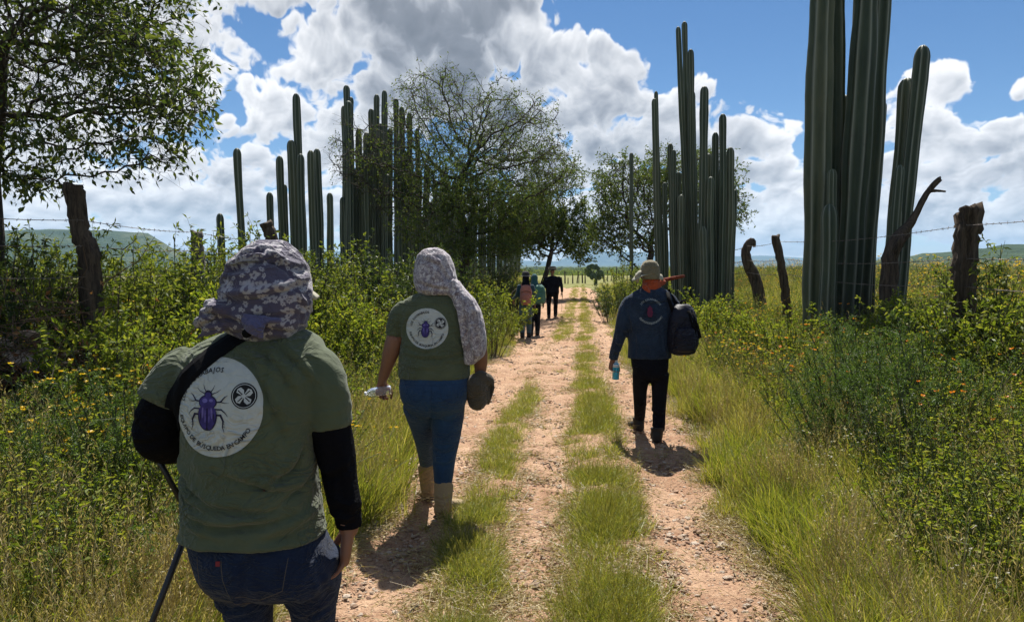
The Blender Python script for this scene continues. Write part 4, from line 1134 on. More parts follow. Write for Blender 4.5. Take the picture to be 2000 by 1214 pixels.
RS = [
 ('a0', 1215, 24.0, 508, 'dark green shrub under the right mesquite, left of the man\'s hat'),
 ('d1', 1190, 21.0, 545, 'low dark bush at the track edge left of the man in denim'),
 ('a1', 1245, 23.0, 505, 'shrub under the right mesquite trunk, behind the man\'s hat'),
 ('y1', 1345, 14.0, 545, 'bush right of the backpack, below the many slim cactus columns'),
 ('y0', 1390, 12.4, 560, 'bush below the lower cactus clump'),
 ('f0', 1690, 6.6, 600, 'large feathery bush below the biggest cactus clump'),
 ('f1', 1760, 6.0, 618, 'feathery bush with fine leaves right of the large one'),
 ('f1', 1640, 6.0, 650, 'lower feathery bush left of the large one'),
 ('f0', 1720, 5.3, 680, 'feathery bush in front, nearest the camera of its kind'),
 ('f0', 1830, 5.6, 630, 'feathery bush below the thick fence post'),
 ('f1', 1740, 7.2, 590, 'feathery bush behind the large one, nearest the dead branch'),
 ('f0', 1650, 5.4, 700, 'broad feathery bush low at the left of its group'),
 ('f1', 1800, 5.0, 690, 'broad feathery bush low at the right of its group'),
 ('a2', 1908, 6.7, 472, 'leafy shrub climbing over the right side of the thick fence post'),
 ('a0', 1868, 6.6, 512, 'small shrub at the left foot of the thick fence post'),
 ('u0', 1935, 6.9, 445, 'willowy shrub shoots right of the thick fence post, against the sky'),
 ('y1', 1975, 6.3, 545, 'bush at the right edge of the photo, beyond the thick post'),
 ('d0', 1800, 4.6, 745, 'dark low bush in the right foreground above the white flowers'),
 ('y0', 1430, 10.5, 590, 'low bush left of the slanted thin post'),
 ('y1', 1545, 9.2, 570, 'bush at the foot of the slanted thin post'),
 ('y0', 1790, 8.4, 545, 'bush at the foot of the dead branch'),
]
for k, px, Y, top, lab in RS: shrub(k, px, Y, 1, lab, GR, top=top)

# ------------------------------------------------------------------ fences of rough posts and barbed wire
def rough_post(root, pts, rad, mat, seed, k=20, name='post', label=None, topcut=True):
    rg = np.random.default_rng(seed); r0 = np.array(tuple(root.location))
    pts = np.array([tuple(p) for p in pts]); t = np.linspace(0, 1, len(pts)); tt = np.linspace(0, 1, 26)
    c = np.stack([np.interp(tt, t, pts[:, i]) for i in range(3)], -1)
    ker = np.array([.25, .5, .25])
    for _ in range(2): c[1:-1] = .25 * c[:-2] + .5 * c[1:-1] + .25 * c[2:]
    rr = np.interp(tt, t, np.broadcast_to(rad, (len(pts),)))
    c += rg.normal(size=c.shape) * rr[:, None] * .05
    T = unit(np.gradient(c, axis=0)); A = unit(np.cross(T, np.array([0, 1, .05]))); B = np.cross(A, T)
    ang = np.arange(k) * 6.2832 / k; prof = 1 + .13 * rg.normal(size=k) + .10 * np.sin(ang * 2 + rg.random() * 6) + .08 * np.sin(ang * 3 + rg.random() * 6)
    V = []
    for i in range(len(tt)):
        prof = prof + .035 * rg.normal(size=k); p_ = prof * (1 + .05 * rg.normal(size=k))
        V.append(c[i] + (A[i] * (np.cos(ang) * p_)[:, None] + B[i] * (np.sin(ang) * p_)[:, None]) * rr[i])
    V[-1] = V[-1] + (T[-1] * (rg.normal(size=k) * rr[-1] * .10 + .25 * rr[-1] * np.cos(ang * 2 + 1))[:, None])
    V = np.concatenate(V + [c[-1:] + T[-1:] * rr[-1] * .1]); j = np.arange(k); nn = len(tt)
    F = np.concatenate([np.stack([i * k + j, i * k + (j + 1) % k, (i + 1) * k + (j + 1) % k, (i + 1) * k + j], -1) for i in range(nn - 1)])
    cap = np.stack([np.full(k, nn * k), (nn - 1) * k + j, (nn - 1) * k + (j + 1) % k], -1)
    me = mesh_np(name, V - r0, [F, cap], [mat], smooth=True)
    o = linkobj(name, me, root)
    if label: o['label'] = label
    return o
WIRE = simple('rusty_wire', (.16, .13, .11), .6, .4, nscale=90, **{'Metallic': .4})
def wire(root, pts, seed, sag=.03, r=.0030, barb=.11):
    rg = np.random.default_rng(seed); r0 = np.array(tuple(root.location)); mb = MB()
    c = []
    for i in range(len(pts) - 1):
        a, b = np.array(tuple(pts[i])), np.array(tuple(pts[i + 1])); L = np.linalg.norm(b - a); n = max(6, int(L / .12))
        for t in np.linspace(0, 1, n, endpoint=(i == len(pts) - 2)):
            q = a + (b - a) * t; q[2] -= sag * math.sin(t * math.pi) * L / 3; c.append(q)
    c = np.array(c) - r0
    mb.tube(c, r, 5, cap=False)
    L = np.concatenate([[0], np.cumsum(np.linalg.norm(np.diff(c, axis=0), axis=1))]); s = barb
    while s < L[-1]:
        q = np.array([np.interp(s, L, c[:, i]) for i in range(3)])
        for _ in range(3):
            d = unit(rg.normal(size=3)); mb.tube([q - d * .015, q + d * .015], [r * .8, r * .4], 3, cap=False)
        s += barb
    mb.build('wire', [WIRE], root)
# right fence
fr = empty('barbed_wire_fence', (P(1890, 516, 7).x, 7, gz(P(1890, 516, 7).x, 7))); tag(fr, 'barbed wire fence on uneven wooden posts right of the track', 'fence')
def pg(px, Y, dz=-.15): x = P(px, 516, Y).x; return Vector((x, Y, gz(x, Y) + dz))
rough_post(fr, [pg(1880, 7), P(1880, 560, 7), P(1888, 480, 7), P(1894, 405, 7)], [.10, .095, .095, .105], POSTM, 3, label='thick weathered post with a flat top')
rough_post(fr, [pg(1545, 13), P(1533, 560, 13), P(1524, 510, 13), P(1515, 460, 13)], [.085, .08, .075, .075], POSTM, 4, label='thin slanted post left of the biggest cactus clump')
rough_post(fr, [pg(1492, 16), P(1480, 545, 16), P(1464, 520, 16), P(1456, 495, 16), P(1462, 478, 16), P(1470, 470, 16), P(1474, 482, 16)], [.12, .115, .10, .09, .085, .07, .02], POSTM, 5, label='crooked hooked post')
rough_post(fr, [pg(1420, 20), P(1423, 520, 20), P(1420, 500, 20)], [.06, .055, .05], GREYW, 6)
rough_post(fr, [pg(2260, 4.6), P(2280, 380, 4.6)], [.08, .08], POSTM, 8)
for zi, (a_, b_, c_) in enumerate(((440, 470, 482), (505, 508, 506), (560, 545, 526))):
    pts = [P(2270, (a_ - 516) * 1.5 + 516 - 6, 4.6), P(1888, a_, 6.9), P(1535 if zi else 1522, (a_ - 516) * .53 + 512, 12.95), P(1460, (a_ - 516) * .43 + 513, 15.9), P(1420, (a_ - 516) * .35 + 514, 20)]
    wire(fr, pts, 20 + zi)
db = empty('dead_branch', tuple(pg(1735, 9.6, 0))); tag(db, 'forked dead branch leaning up against the cactus pair by the wire', 'branch')
rough_post(db, [pg(1728, 9.6, -.2), P(1735, 560, 9.6), P(1738, 500, 9.6), P(1752, 462, 9.65), P(1778, 438, 9.7), P(1795, 405, 9.7), P(1812, 372, 9.75), P(1836, 348, 9.75)], [.11, .10, .085, .070, .048, .034, .030, .028], POSTM, 12, name='limb')
rough_post(db, [P(1812, 374, 9.75), P(1826, 372, 9.7), P(1847, 374, 9.7)], [.026, .018, .010], POSTM, 13, name='twig')
rough_post(db, [P(1740, 505, 9.6), P(1760, 470, 9.5), P(1776, 458, 9.5)], [.06, .05, .02], POSTM, 14, name='limb')
# left fence
fl = empty('barbed_wire_fence', tuple(pg(170, 6.3, 0))); tag(fl, 'old barbed wire fence left of the track, with leaning dark post', 'fence')
rough_post(fl, [pg(190, 6.3), P(178, 540, 6.3), P(176, 490, 6.3), P(158, 450, 6.3), P(152, 400, 6.3), P(144, 362, 6.3)], [.085, .08, .075, .058, .058, .062], POSTM, 31, label='dark leaning post, bent in the middle')
rough_post(fl, [pg(385, 8.6), P(385, 510, 8.6), P(384, 452, 8.6)], [.07, .068, .066], GREYW, 32, label='short grey post among shrubs')
rough_post(fl, [pg(528, 12), P(534, 470, 12), P(520, 434, 12)], [.10, .095, .085], POSTM, 33, label='charred stump post by the cactus clump')
rough_post(fl, [pg(-90, 5.2), P(-88, 520, 5.2), P(-92, 395, 5.2)], [.07, .065, .06], POSTM, 34)
for zi, a_ in enumerate((430, 480, 540)):
    wire(fl, [P(-460, (a_ - 516) * 1.25 + 516, 4.2), P(-90, (a_ - 516) * 1.1 + 516, 5.2), P(160 + zi * 8, a_, 6.25), P(385, (a_ - 516) * .7 + 514, 8.55), P(528, (a_ - 516) * .5 + 512, 12)], 40 + zi)
# far fence across the meadow
ff = empty('post_fence', tuple(pg(1150, 62, 0))); tag(ff, 'distant row of dark fence posts across the meadow ahead', 'fence')
rg = np.random.default_rng(3)
for i, px in enumerate((1098, 1104, 1110, 1119, 1127, 1131, 1138, 1143, 1180, 1187, 1193, 1199, 1204, 1209, 1214, 1219)):
    h = (.45 + .75 * rg.random()); rough_post(ff, [pg(px, 62), pg(px + rg.normal() * .8, 62, h)], [.055, .04], POSTM, 50 + i, k=6)

# ------------------------------------------------------------------ stones one can pick out
smesh = [stone_mesh('stone%d' % i, 20 + i, 3, .5 + .1 * (i % 3)) for i in range(6)]
def gp(px, py):
    """the point of the ground seen at this place"""
    lo, hi = .5, 80.0
    for _ in range(40):
        m = (lo + hi) / 2; q = P(px, py, m)
        if q.z > gz(q.x, m): lo = m
        else: hi = m
    return P(px, py, lo)
SP = [(1068, 1072, 22, 'pale flat stone in the middle of the bare centre strip'), (1045, 1140, 26, 'low pale stone near the bottom of the centre strip'), (830, 962, 34, 'flat pale rock by the scarfed woman\'s rear boot'),
 (912, 975, 22, 'pale stone just right of the scarfed woman\'s front boot'), (752, 1027, 13, 'small grey stone left of the scarfed woman\'s shadow'), (897, 940, 8, 'small white stone above the front boot'),
 (1262, 962, 10, 'stone in the right rut below the man\'s shadow'), (1292, 945, 9, 'small pale stone in the right rut'), (1328, 1035, 14, 'dark stone in the right rut edge'), (1355, 1062, 18, 'flat tan stone in the right rut'),
 (1425, 1127, 16, 'pale stone at the right rut bottom'), (1480, 1130, 14, 'pale sharp stone near the right grass edge'), (1378, 1205, 22, 'white stone at the bottom of the right rut'), (1410, 1065, 26, 'broad half-buried flat stone at the right edge'),
 (1240, 905, 9, 'small dark stone in the man\'s shadow'), (1283, 912, 10, 'grey stone in the man\'s shadow'), (1250, 1105, 10, 'small stone beside the middle grass strip'), (1205, 745, 7, 'dark stone under the hanging bottle'),
 (1300, 1010, 12, 'reddish stone left of the dark stone'), (1395, 1180, 10, 'small stone just above the white bottom stone'), (1455, 1195, 13, 'stone at the lower right edge of the rut'), (800, 1195, 12, 'small pale stone at the bottom of the left rut'),
 (988, 1072, 11, 'small stone at the edge of the left strip'), (700, 1150, 9, 'small stone beside the near woman\'s leg')]
for i, (px, py, wp, lab) in enumerate(SP):
    q = gp(px, py); s = wp / FPX * q.y * .5
    o = linkobj('stone', smesh[i % 6], loc=(q.x, q.y, q.z + s * .12)); o.scale = (s, s * (.7 + .3 * random.random()), s * .62); o.rotation_euler = (random.uniform(-.2, .2), random.uniform(-.2, .2), random.uniform(-.5, .5))
    tag(o, lab, 'stone', 'loose stones on the track')
RB = [(40, 700, 60, 'broad tan slab at the left of the rubble pile'), (115, 715, 46, 'pinkish slab at the right end of the rubble pile'), (70, 655, 50, 'upper flat stone of the rubble pile'), (20, 745, 30, 'small block at the left photo edge in the rubble'),
      (95, 685, 28, 'middle stone of the rubble pile'), (135, 690, 26, 'small stone right of the pinkish slab'), (60, 728, 26, 'low stone in front of the rubble pile'), (150, 722, 20, 'outermost small stone right of the rubble'), (10, 670, 36, 'upper left stone of the rubble pile'), (30, 1150, 46, 'half-buried tan rock in grass at the bottom left')]
for i, (px, py, wp, lab) in enumerate(RB):
    q = P(px, py, 6.0 + (640 - py) * .002) if py < 800 else gp(px, py); z = gz(q.x, q.y); s = wp / FPX * q.y * .55
    o = linkobj('rubble_stone', smesh[(i + 2) % 6], loc=(q.x, q.y, max(z + s * .2 if py < 800 else q.z, q.z))); o.scale = (s, s * .8, s * .55); o.rotation_euler = (random.uniform(-.4, .4), random.uniform(-.4, .4), random.uniform(-1, 1))
    tag(o, lab, 'stone', 'tan stones of the rubble pile')
rg = np.random.default_rng(8); c = P(75, 700, 6.1); cz = gz(c.x, c.y)
for i in range(34):
    a_ = rg.random() * 6.28; t_ = rg.random() ** .6; q = (c.x + math.cos(a_) * t_ * .42, c.y + math.sin(a_) * t_ * .35, cz + (1 - t_) * .48 * rg.random() + .03); s = .05 + .08 * rg.random()
    o = linkobj('rubble_stone', smesh[i % 6], loc=q); o.scale = (s, s * .8, s * .6); o.rotation_euler = (rg.normal() * .4, rg.normal() * .4, rg.random() * 6)
    tag(o, 'small rough stone filling the rubble pile at the left edge', 'stone', 'small filling stones of the rubble pile')
tw = empty('fallen_twig', tuple(gp(1072, 914))); tag(tw, 'small dark twig lying on the bare centre strip', 'twig')
rough_post(tw, [gp(1060, 912) + Vector((0, 0, .02)), gp(1072, 912) + Vector((0, 0, .035)), gp(1080, 922) + Vector((0, 0, .01))], [.006, .006, .004], POSTM, 90, k=5, name='stem')
tw = empty('fallen_twig', tuple(gp(810, 1190))); tag(tw, 'grey stick lying at the bottom of the left rut', 'twig')
rough_post(tw, [gp(795, 1208) + Vector((0, 0, .012)), gp(808, 1195) + Vector((0, 0, .02)), gp(820, 1185) + Vector((0, 0, .012))], [.006, .006, .004], GREYW, 91, k=5, name='stem')

# dead twigs tangled over the rubble
rg = np.random.default_rng(12); n = 420
C = np.stack([P(75, 700, 6.0).x + rg.normal(size=n) * .42, 5.9 + rg.normal(size=n) * .32, cz + .05 + np.abs(rg.normal(size=n)) * .32], -1)
D = unit(rg.normal(size=(n, 3)) * np.array([1, .8, .45])); L = .12 + .35 * rg.random((n, 1))
v, f, a = stems(C, C + D * L, .0045, 4); v2, f2_, a2 = stems(C + D * L, C + D * L * 1.5 + rg.normal(size=(n, 3)) * .05, .0028, 4)
v3, f3_, a3 = leaves(C + rg.normal(size=(n, 3)) * .1, rg.normal(size=(n, 3)), .06, .03)
BRUSH = simple('dead_brush', (.13, .085, .055), .9, .1, .5, 8)
tag(linkobj('dead_brush', combine([(v, f, a, 0), (v2, f2_, a2, 0), (v3, f3_, a3, 1)], [BRUSH, RUST], 'dead_brush')), kind='stuff')
# ------------------------------------------------------------------ bodies and clothes: lofts fused into one skin
def loft_rings(rings, k=28):
    """rings: (centre, half-width vector, half-depth vector, exponent)"""
    V = []
    for c, a, b, e in rings:
        c, a, b = (np.array(tuple(q), float) for q in (c, a, b))
        t = np.arange(k) * 2 * math.pi / k; ct, st = np.cos(t), np.sin(t)
        u = np.sign(ct) * np.abs(ct) ** (2 / e); v = np.sign(st) * np.abs(st) ** (2 / e)
        V.append(c + u[:, None] * a + v[:, None] * b)
    n = len(rings); V = np.concatenate(V + [np.array([tuple(rings[0][0])], float), np.array([tuple(rings[-1][0])], float)])
    j = np.arange(k)
    F = [tuple(q) for i in range(n - 1) for q in np.stack([i * k + j, i * k + (j + 1) % k, (i + 1) * k + (j + 1) % k, (i + 1) * k + j], -1)]
    F += [(n * k, (q + 1) % k, q) for q in range(k)] + [(n * k + 1, (n - 1) * k + q, (n - 1) * k + (q + 1) % k) for q in range(k)]
    return V, F
def limb(pts, rad, k=18, depth=1.0, ref=(0, 1, 0), sub=3, round_=True):
    """tube through joints, smooth between them, rounded ends"""
    pts = np.array([tuple(p) for p in pts], float); rad = np.array(rad, float); n = len(pts)
    t = np.arange(n); tt = np.linspace(0, n - 1, (n - 1) * sub + 1)
    def cr(a):
        out = []
        for q in tt:
            i = min(int(q), n - 2); f = q - i
            p0, p1, p2, p3 = a[max(i - 1, 0)], a[i], a[i + 1], a[min(i + 2, n - 1)]
            out.append(.5 * ((2 * p1) + (p2 - p0) * f + (2 * p0 - 5 * p1 + 4 * p2 - p3) * f * f + (3 * p1 - p0 - 3 * p2 + p3) * f ** 3))
        return np.array(out)
    c = cr(pts); r = cr(rad) if n > 2 else np.interp(tt, t, rad)
    T = unit(np.gradient(c, axis=0)); rings = []
    def ring(c_, T_, r_):
        A = np.cross(T_, np.array(ref, float)); A /= np.linalg.norm(A) + 1e-9; B = np.cross(A, T_)
        return (c_, A * r_, B * r_ * depth, 2.0)
    if round_:
        for s in (.95, .75, .4): rings.append(ring(c[0] - T[0] * r[0] * s, T[0], r[0] * math.sqrt(1 - s * s)))
    for i in range(len(c)): rings.append(ring(c[i], T[i], r[i]))
    if round_:
        for s in (.4, .75, .95): rings.append(ring(c[-1] + T[-1] * r[-1] * s, T[-1], r[-1] * math.sqrt(1 - s * s)))
    return loft_rings(rings, k)
def ellips(c, r, k=24, n=14, rot=None):
    m = MB(); m.ell(c, r, k=k, n=n, rot=rot); return m.V[0], [tuple(f) for f in m.F[4][0]]
def fuse(shapes, voxel, smooth=4, fac=.5, origin=(0, 0, 0), name='fused'):
    me = bpy.data.meshes.new(name); V = []; F = []; n = 0
    for v, f in shapes:
        V += [tuple(map(float, q)) for q in v]; F += [tuple(int(i) + n for i in q) for q in f]; n += len(v)
    me.from_pydata(V, [], F); me.update()
    bm = bmesh.new(); bm.from_mesh(me); bmesh.ops.remove_doubles(bm, verts=bm.verts, dist=1e-5); bmesh.ops.recalc_face_normals(bm, faces=bm.faces); bm.to_mesh(me); bm.free()
    o = bpy.data.objects.new(name, me); COL.objects.link(o)
    m = o.modifiers.new('r', 'REMESH'); m.mode = 'VOXEL'; m.voxel_size = voxel; m.use_smooth_shade = True
    s = o.modifiers.new('s', 'SMOOTH'); s.iterations = smooth; s.factor = fac
    dg = bpy.context.evaluated_depsgraph_get(); dg.update(); out = bpy.data.meshes.new_from_object(o.evaluated_get(dg))
    bpy.data.objects.remove(o); bpy.data.meshes.remove(me)
    out.transform(Matrix.Translation(-Vector(tuple(origin))))
    out.name = name
    return out
def mverts(me):
    a = np.empty(len(me.vertices) * 3, np.float32); me.vertices.foreach_get('co', a); return a.reshape(-1, 3)
def mnorm(me):
    a = np.empty(len(me.vertices) * 3, np.float32); me.vertices.foreach_get('normal', a); return a.reshape(-1, 3)
def displace(me, fn):
    v = mverts(me); n = mnorm(me); v = v + n * fn(v, n)[:, None]
    me.vertices.foreach_set('co', v.astype(np.float32).ravel()); me.update()
def n3(v, s, seed=0):
    """cheap smooth 3-d noise"""
    x, y, z = v[:, 0] * s + 91 + seed, v[:, 1] * s + 57, v[:, 2] * s + 33
    return (vnoise(x + z * .37, y + z * .61, 800 + seed) + vnoise(y + x * .43, z - x * .29, 801 + seed) + vnoise(z + y * .31, x - y * .47, 802 + seed)) / 1.5 - 1
def crease(v, pts, w, depth):
    """a fold running along a polyline: a ridge with a hollow beside it"""
    best = np.full(len(v), 9.0); sg = np.zeros(len(v)); fade = np.zeros(len(v)); L = len(pts) - 1
    for i in range(L):
        a, b = np.array(pts[i], float), np.array(pts[i + 1], float); ab = b - a; t = np.clip(((v - a) @ ab) / (ab @ ab), 0, 1)
        q = v - (a + t[:, None] * ab); d = np.linalg.norm(q, axis=1); m = d < best
        best[m] = d[m]; sg[m] = (q[m] @ np.array([.25, 0, 1.0])); s = (i + t) / L; fade[m] = np.sin(np.clip(s, .02, .98)[m] * math.pi) ** .5
    return depth * fade * (np.exp(-(best / w) ** 2) * 1.0 - 1.3 * np.exp(-((best - w * 1.4) / (w * .9)) ** 2) * (sg < 0))
def part(name, me, mat, parent, label=None):
    me.materials.clear(); me.materials.append(mat)
    for p in me.polygons: p.material_index = 0
    me.polygons.foreach_set('use_smooth', [True] * len(me.polygons))
    o = linkobj(name, me, parent)
    if label: o['label'] = label
    return o

# ---- cloth, skin and gear
SKIN = simple('skin', (.21, .095, .055), .5, .4, .15, 25, .2, .001, 300, Subsurface_Weight=.05)
def creased(M, sh, co, s, dist, zs=1.5):
    """sharp-edged folds of worn cloth under the fine weave"""
    mp = M.n('ShaderNodeMapping'); M.l(co, mp.inputs[0]); mp.inputs['Scale'].default_value = (1, 1, zs); mp.inputs['Rotation'].default_value = (0, R(28), 0)
    hs = []
    for k, (q, w_) in enumerate(((s, 1.0), (s * 2.3, .4))):
        n = M.noise(q, 2.5, .5, mp.outputs[0], 1.6)
        rdg = M.math('SUBTRACT', 1.0, M.math('MULTIPLY', M.math('ABSOLUTE', M.math('SUBTRACT', n, .5)), 7.0), clamp=True)
        hs.append(M.math('MULTIPLY', M.math('POWER', rdg, 1.6), w_))
    msk = M.ramp(M.noise(s * .5, 2, .5, co), [(.42, (.15, .15, .15)), (.6, (1, 1, 1))])
    h = M.math('MULTIPLY', M.math('ADD', hs[0], hs[1]), msk)
    bp = M.n('ShaderNodeBump'); bp.inputs['Strength'].default_value = .9; bp.inputs['Distance'].default_value = dist; M.l(h, bp.inputs['Height'])
    b = sh.node; old = b.inputs['Normal'].links[0].from_node if b.inputs['Normal'].is_linked else None
    if old: M.l(bp.outputs[0], old.inputs['Normal'])
    else: M.l(bp.outputs[0], b.inputs['Normal'])
    return sh
def cloth(name, col, var=.12, rough=.88, weave=900, bs=.35, bd=.0015, fade=None, sheen=.15, spec=.15):
    M = Mat(name); co = M.coord(); n = M.noise(4, 5, .6, co); n2 = M.noise(60, 4, .65, co)
    c = M.mix(n, tuple(x * (1 - var) for x in col), tuple(x * (1 + var) for x in col))
    if fade: c = M.mix(M.ramp(M.noise(7, 4, .6, co), [(.45, (0, 0, 0)), (.75, (1, 1, 1))]), c, fade)
    c = M.mix(M.math('MULTIPLY', n2, .35), c, tuple(x * .6 for x in col))
    h = M.math('ADD', M.noise(weave, 2, .5, co), M.math('MULTIPLY', n2, 1.6))
    return M.done(creased(M, M.bsdf(c, rough, spec, h, bs, bd, Sheen_Weight=sheen), co, 6.5, .010))
def denim(name, col, fade, light=.5):
    M = Mat(name); co = M.coord()
    n = M.noise(5, 5, .65, co); n2 = M.noise(38, 5, .7, M.coord(scale=(1, 1, .35))); wv = M.noise(1100, 2, .5, M.coord(scale=(1, 1, .3)))
    c = M.mix(M.ramp(n, [(.38, (0, 0, 0)), (.70, (light,) * 3)]), col, fade)
    c = M.mix(M.ramp(n2, [(.45, (0, 0, 0)), (.7, (.35, .35, .35))]), c, fade)
    c = M.mix(M.math('MULTIPLY', wv, .3), c, tuple(x * .5 for x in col))
    return M.done(creased(M, M.bsdf(c, .85, .2, M.math('ADD', n2, wv), .5, .002, Sheen_Weight=.1), co, 9, .009, 2.4))
SHIRT = cloth('olive_cotton', (.088, .105, .060), .12, fade=(.115, .130, .080))
BLACKC = cloth('black_cotton', (.005, .005, .007), .2, sheen=0, spec=.08)
JEAN_D = denim('dark_denim', (.007, .013, .034), (.018, .038, .085), .35)
JEAN_B = denim('blue_denim', (.014, .042, .098), (.036, .086, .165), .6)
JEAN_L = denim('light_denim', (.05, .10, .15), (.10, .17, .22), .7)
JACKET = denim('denim_jacket', (.010, .022, .048), (.040, .070, .120), .4)
BLACKP = cloth('black_trousers', (.007, .008, .013), .2, sheen=0, spec=.1)
BOOTM = cloth('tan_suede', (.31, .225, .125), .2, rough=.8, weave=300)
SOLE = simple('boot_sole', (.10, .07, .045), .8)
SHOEM = simple('dark_shoe', (.02, .018, .018), .6)
HATG = cloth('olive_hat_cloth', (.20, .17, .105), .15)
HATW = cloth('cream_hat_cloth', (.42, .39, .29), .1)
ORNG = cloth('orange_kerchief', (.38, .07, .025), .25)
STRAP = simple('black_webbing', (.005, .005, .006), .85, .1, nscale=300)
PACKN = cloth('navy_nylon', (.006, .007, .018), .2, rough=.55, spec=.3, weave=400, sheen=0)
PACKP = cloth('pink_nylon', (.42, .17, .13), .15, rough=.6)
PACKG = cloth('green_nylon', (.06, .18, .13), .15, rough=.6)
BLUJ = cloth('blue_jacket_cloth', (.025, .065, .085), .2)
PRINTW = cloth('white_shirt_print', (.52, .54, .51), .06, rough=.75, fade=(.42, .45, .43), bs=.35)
INK = simple('black_ink', (.012, .012, .014), .7, .2, nscale=300)
INKW = simple('white_ink', (.50, .52, .52), .7, .2, nscale=300)
INKG = simple('pale_ink', (.26, .30, .32), .7, .2, nscale=300)
PURP = simple('purple_ink', (.042, .028, .16), .65, .3, .7, nscale=55)
PURPL = simple('light_purple_ink', (.15, .12, .36), .65, .3, .5, nscale=60)
PURPD = simple('dark_purple_ink', (.014, .010, .035), .65, .3, .4, nscale=80)
MAROON = simple('magenta_ink', (.12, .012, .045), .65, .3, .4, nscale=80)
POLEM = simple('black_pole_enamel', (.012, .011, .012), .35, .5)
THREAD = simple('gold_thread', (.10, .08, .06), .7)
REDTAB = simple('red_tab', (.20, .025, .03), .8)
M = Mat('clear_plastic'); b_ = M.n('ShaderNodeBsdfPrincipled'); b_.inputs['Base Color'].default_value = (.93, .96, .98, 1); b_.inputs['Roughness'].default_value = .06; b_.inputs['IOR'].default_value = 1.3; b_.inputs['Transmission Weight'].default_value = .85
CLEAR = M.done(b_.outputs[0])
M = Mat('blue_drink'); b_ = M.n('ShaderNodeBsdfPrincipled'); b_.inputs['Base Color'].default_value = (.02, .40, .62, 1); b_.inputs['Roughness'].default_value = .15; b_.inputs['Transmission Weight'].default_value = .35
BLUEL = M.done(b_.outputs[0])
CAPW = simple('white_cap', (.7, .7, .7), .4)

# flowered scarf of the near woman: pale blossoms on a dusky violet ground
def flower_scarf(name, ground, pale, size, cover, edgec):
    M = Mat(name); co = M.coord()
    mp = M.n('ShaderNodeMapping'); M.l(co, mp.inputs[0]); mp.inputs['Rotation'].default_value = (R(90), 0, 0)
    base = M.mix(M.noise(9, 4, .6, co), ground, tuple(x * 1.9 for x in ground))
    c = base; wob = M.n('ShaderNodeTexNoise'); wob.inputs['Scale'].default_value = 35; M.l(mp.outputs[0], wob.inputs['Vector']); ws = M.n('ShaderNodeVectorMath', operation='SCALE'); M.l(wob.outputs['Color'], ws.inputs[0]); ws.inputs['Scale'].default_value = .022; wa = M.n('ShaderNodeVectorMath', operation='ADD'); M.l(mp.outputs[0], wa.inputs[0]); M.l(ws.outputs[0], wa.inputs[1])
    for s, th, pet, off in ((size, cover, 5, 0.0), (size * 1.9, cover + .02, 6, 3.7), (size * .6, cover, 7, 8.1)):
        vo = M.n('ShaderNodeTexVoronoi', voronoi_dimensions='2D'); vo.inputs['Scale'].default_value = s; vo.inputs['Randomness'].default_value = .8
        ad = M.n('ShaderNodeVectorMath', operation='ADD'); M.l(wa.outputs[0], ad.inputs[0]); ad.inputs[1].default_value = (off, off, 0); M.l(ad.outputs[0], vo.inputs['Vector'])
        sb = M.n('ShaderNodeVectorMath', operation='SUBTRACT'); M.l(ad.outputs[0], sb.inputs[0]); M.l(vo.outputs['Position'], sb.inputs[1])
        sp = M.n('ShaderNodeSeparateXYZ'); M.l(sb.outputs[0], sp.inputs[0])
        ang = M.math('ARCTAN2', sp.outputs[0], sp.outputs[1]); ln = M.math('MULTIPLY', M.math('SQRT', M.math('ADD', M.math('MULTIPLY', sp.outputs[0], sp.outputs[0]), M.math('MULTIPLY', sp.outputs[1], sp.outputs[1]))), s)
        sc_ = M.n('ShaderNodeSeparateColor'); M.l(vo.outputs['Color'], sc_.inputs[0])
        lim = M.math('MULTIPLY', M.math('ADD', .55, M.math('MULTIPLY', .42, M.math('ABSOLUTE', M.math('COSINE', M.math('ADD', M.math('MULTIPLY', ang, pet / 2), M.math('MULTIPLY', sc_.outputs[0], 6)))))), .44)
        inside = M.math('MULTIPLY', M.math('LESS_THAN', ln, lim), M.math('GREATER_THAN', sc_.outputs[1], th))
        ring = M.math('MULTIPLY', M.math('GREATER_THAN', ln, M.math('MULTIPLY', lim, .84)), .55)
        core = M.math('LESS_THAN', ln, .10)
        fl = M.mix(M.math('MAXIMUM', ring, core), pale, edgec)
        c = M.mix(inside, c, fl)
    h = M.math('ADD', M.noise(26, 4, .6, co), M.math('MULTIPLY', M.noise(700, 2, .5, co), .4))
    return M.done(creased(M, M.bsdf(c, .8, .25, h, .5, .004, Sheen_Weight=.25), co, 10, .010, 1.2))
SCARF1 = flower_scarf('violet_flowered_cloth', (.052, .044, .070), (.33, .31, .33), 31, .56, (.12, .10, .14))
SCARFK = cloth('lavender_lining', (.105, .10, .19), .15)
M = Mat('pale_speckled_cloth'); co = M.coord(); a_ = M.noise(38, 5, .7, co, .8); b2 = M.noise(85, 4, .6, co, 1)
c = M.ramp(a_, [(.36, (.16, .13, .15)), (.50, (.38, .34, .36)), (.62, (.60, .57, .57))]); c = M.mix(M.ramp(b2, [(.52, (0, 0, 0)), (.60, (.8, .8, .8))]), c, (.13, .10, .13))
SCARF2 = M.done(creased(M, M.bsdf(c, .8, .2, a_, .5, .004, Sheen_Weight=.2), co, 9, .012, .5))

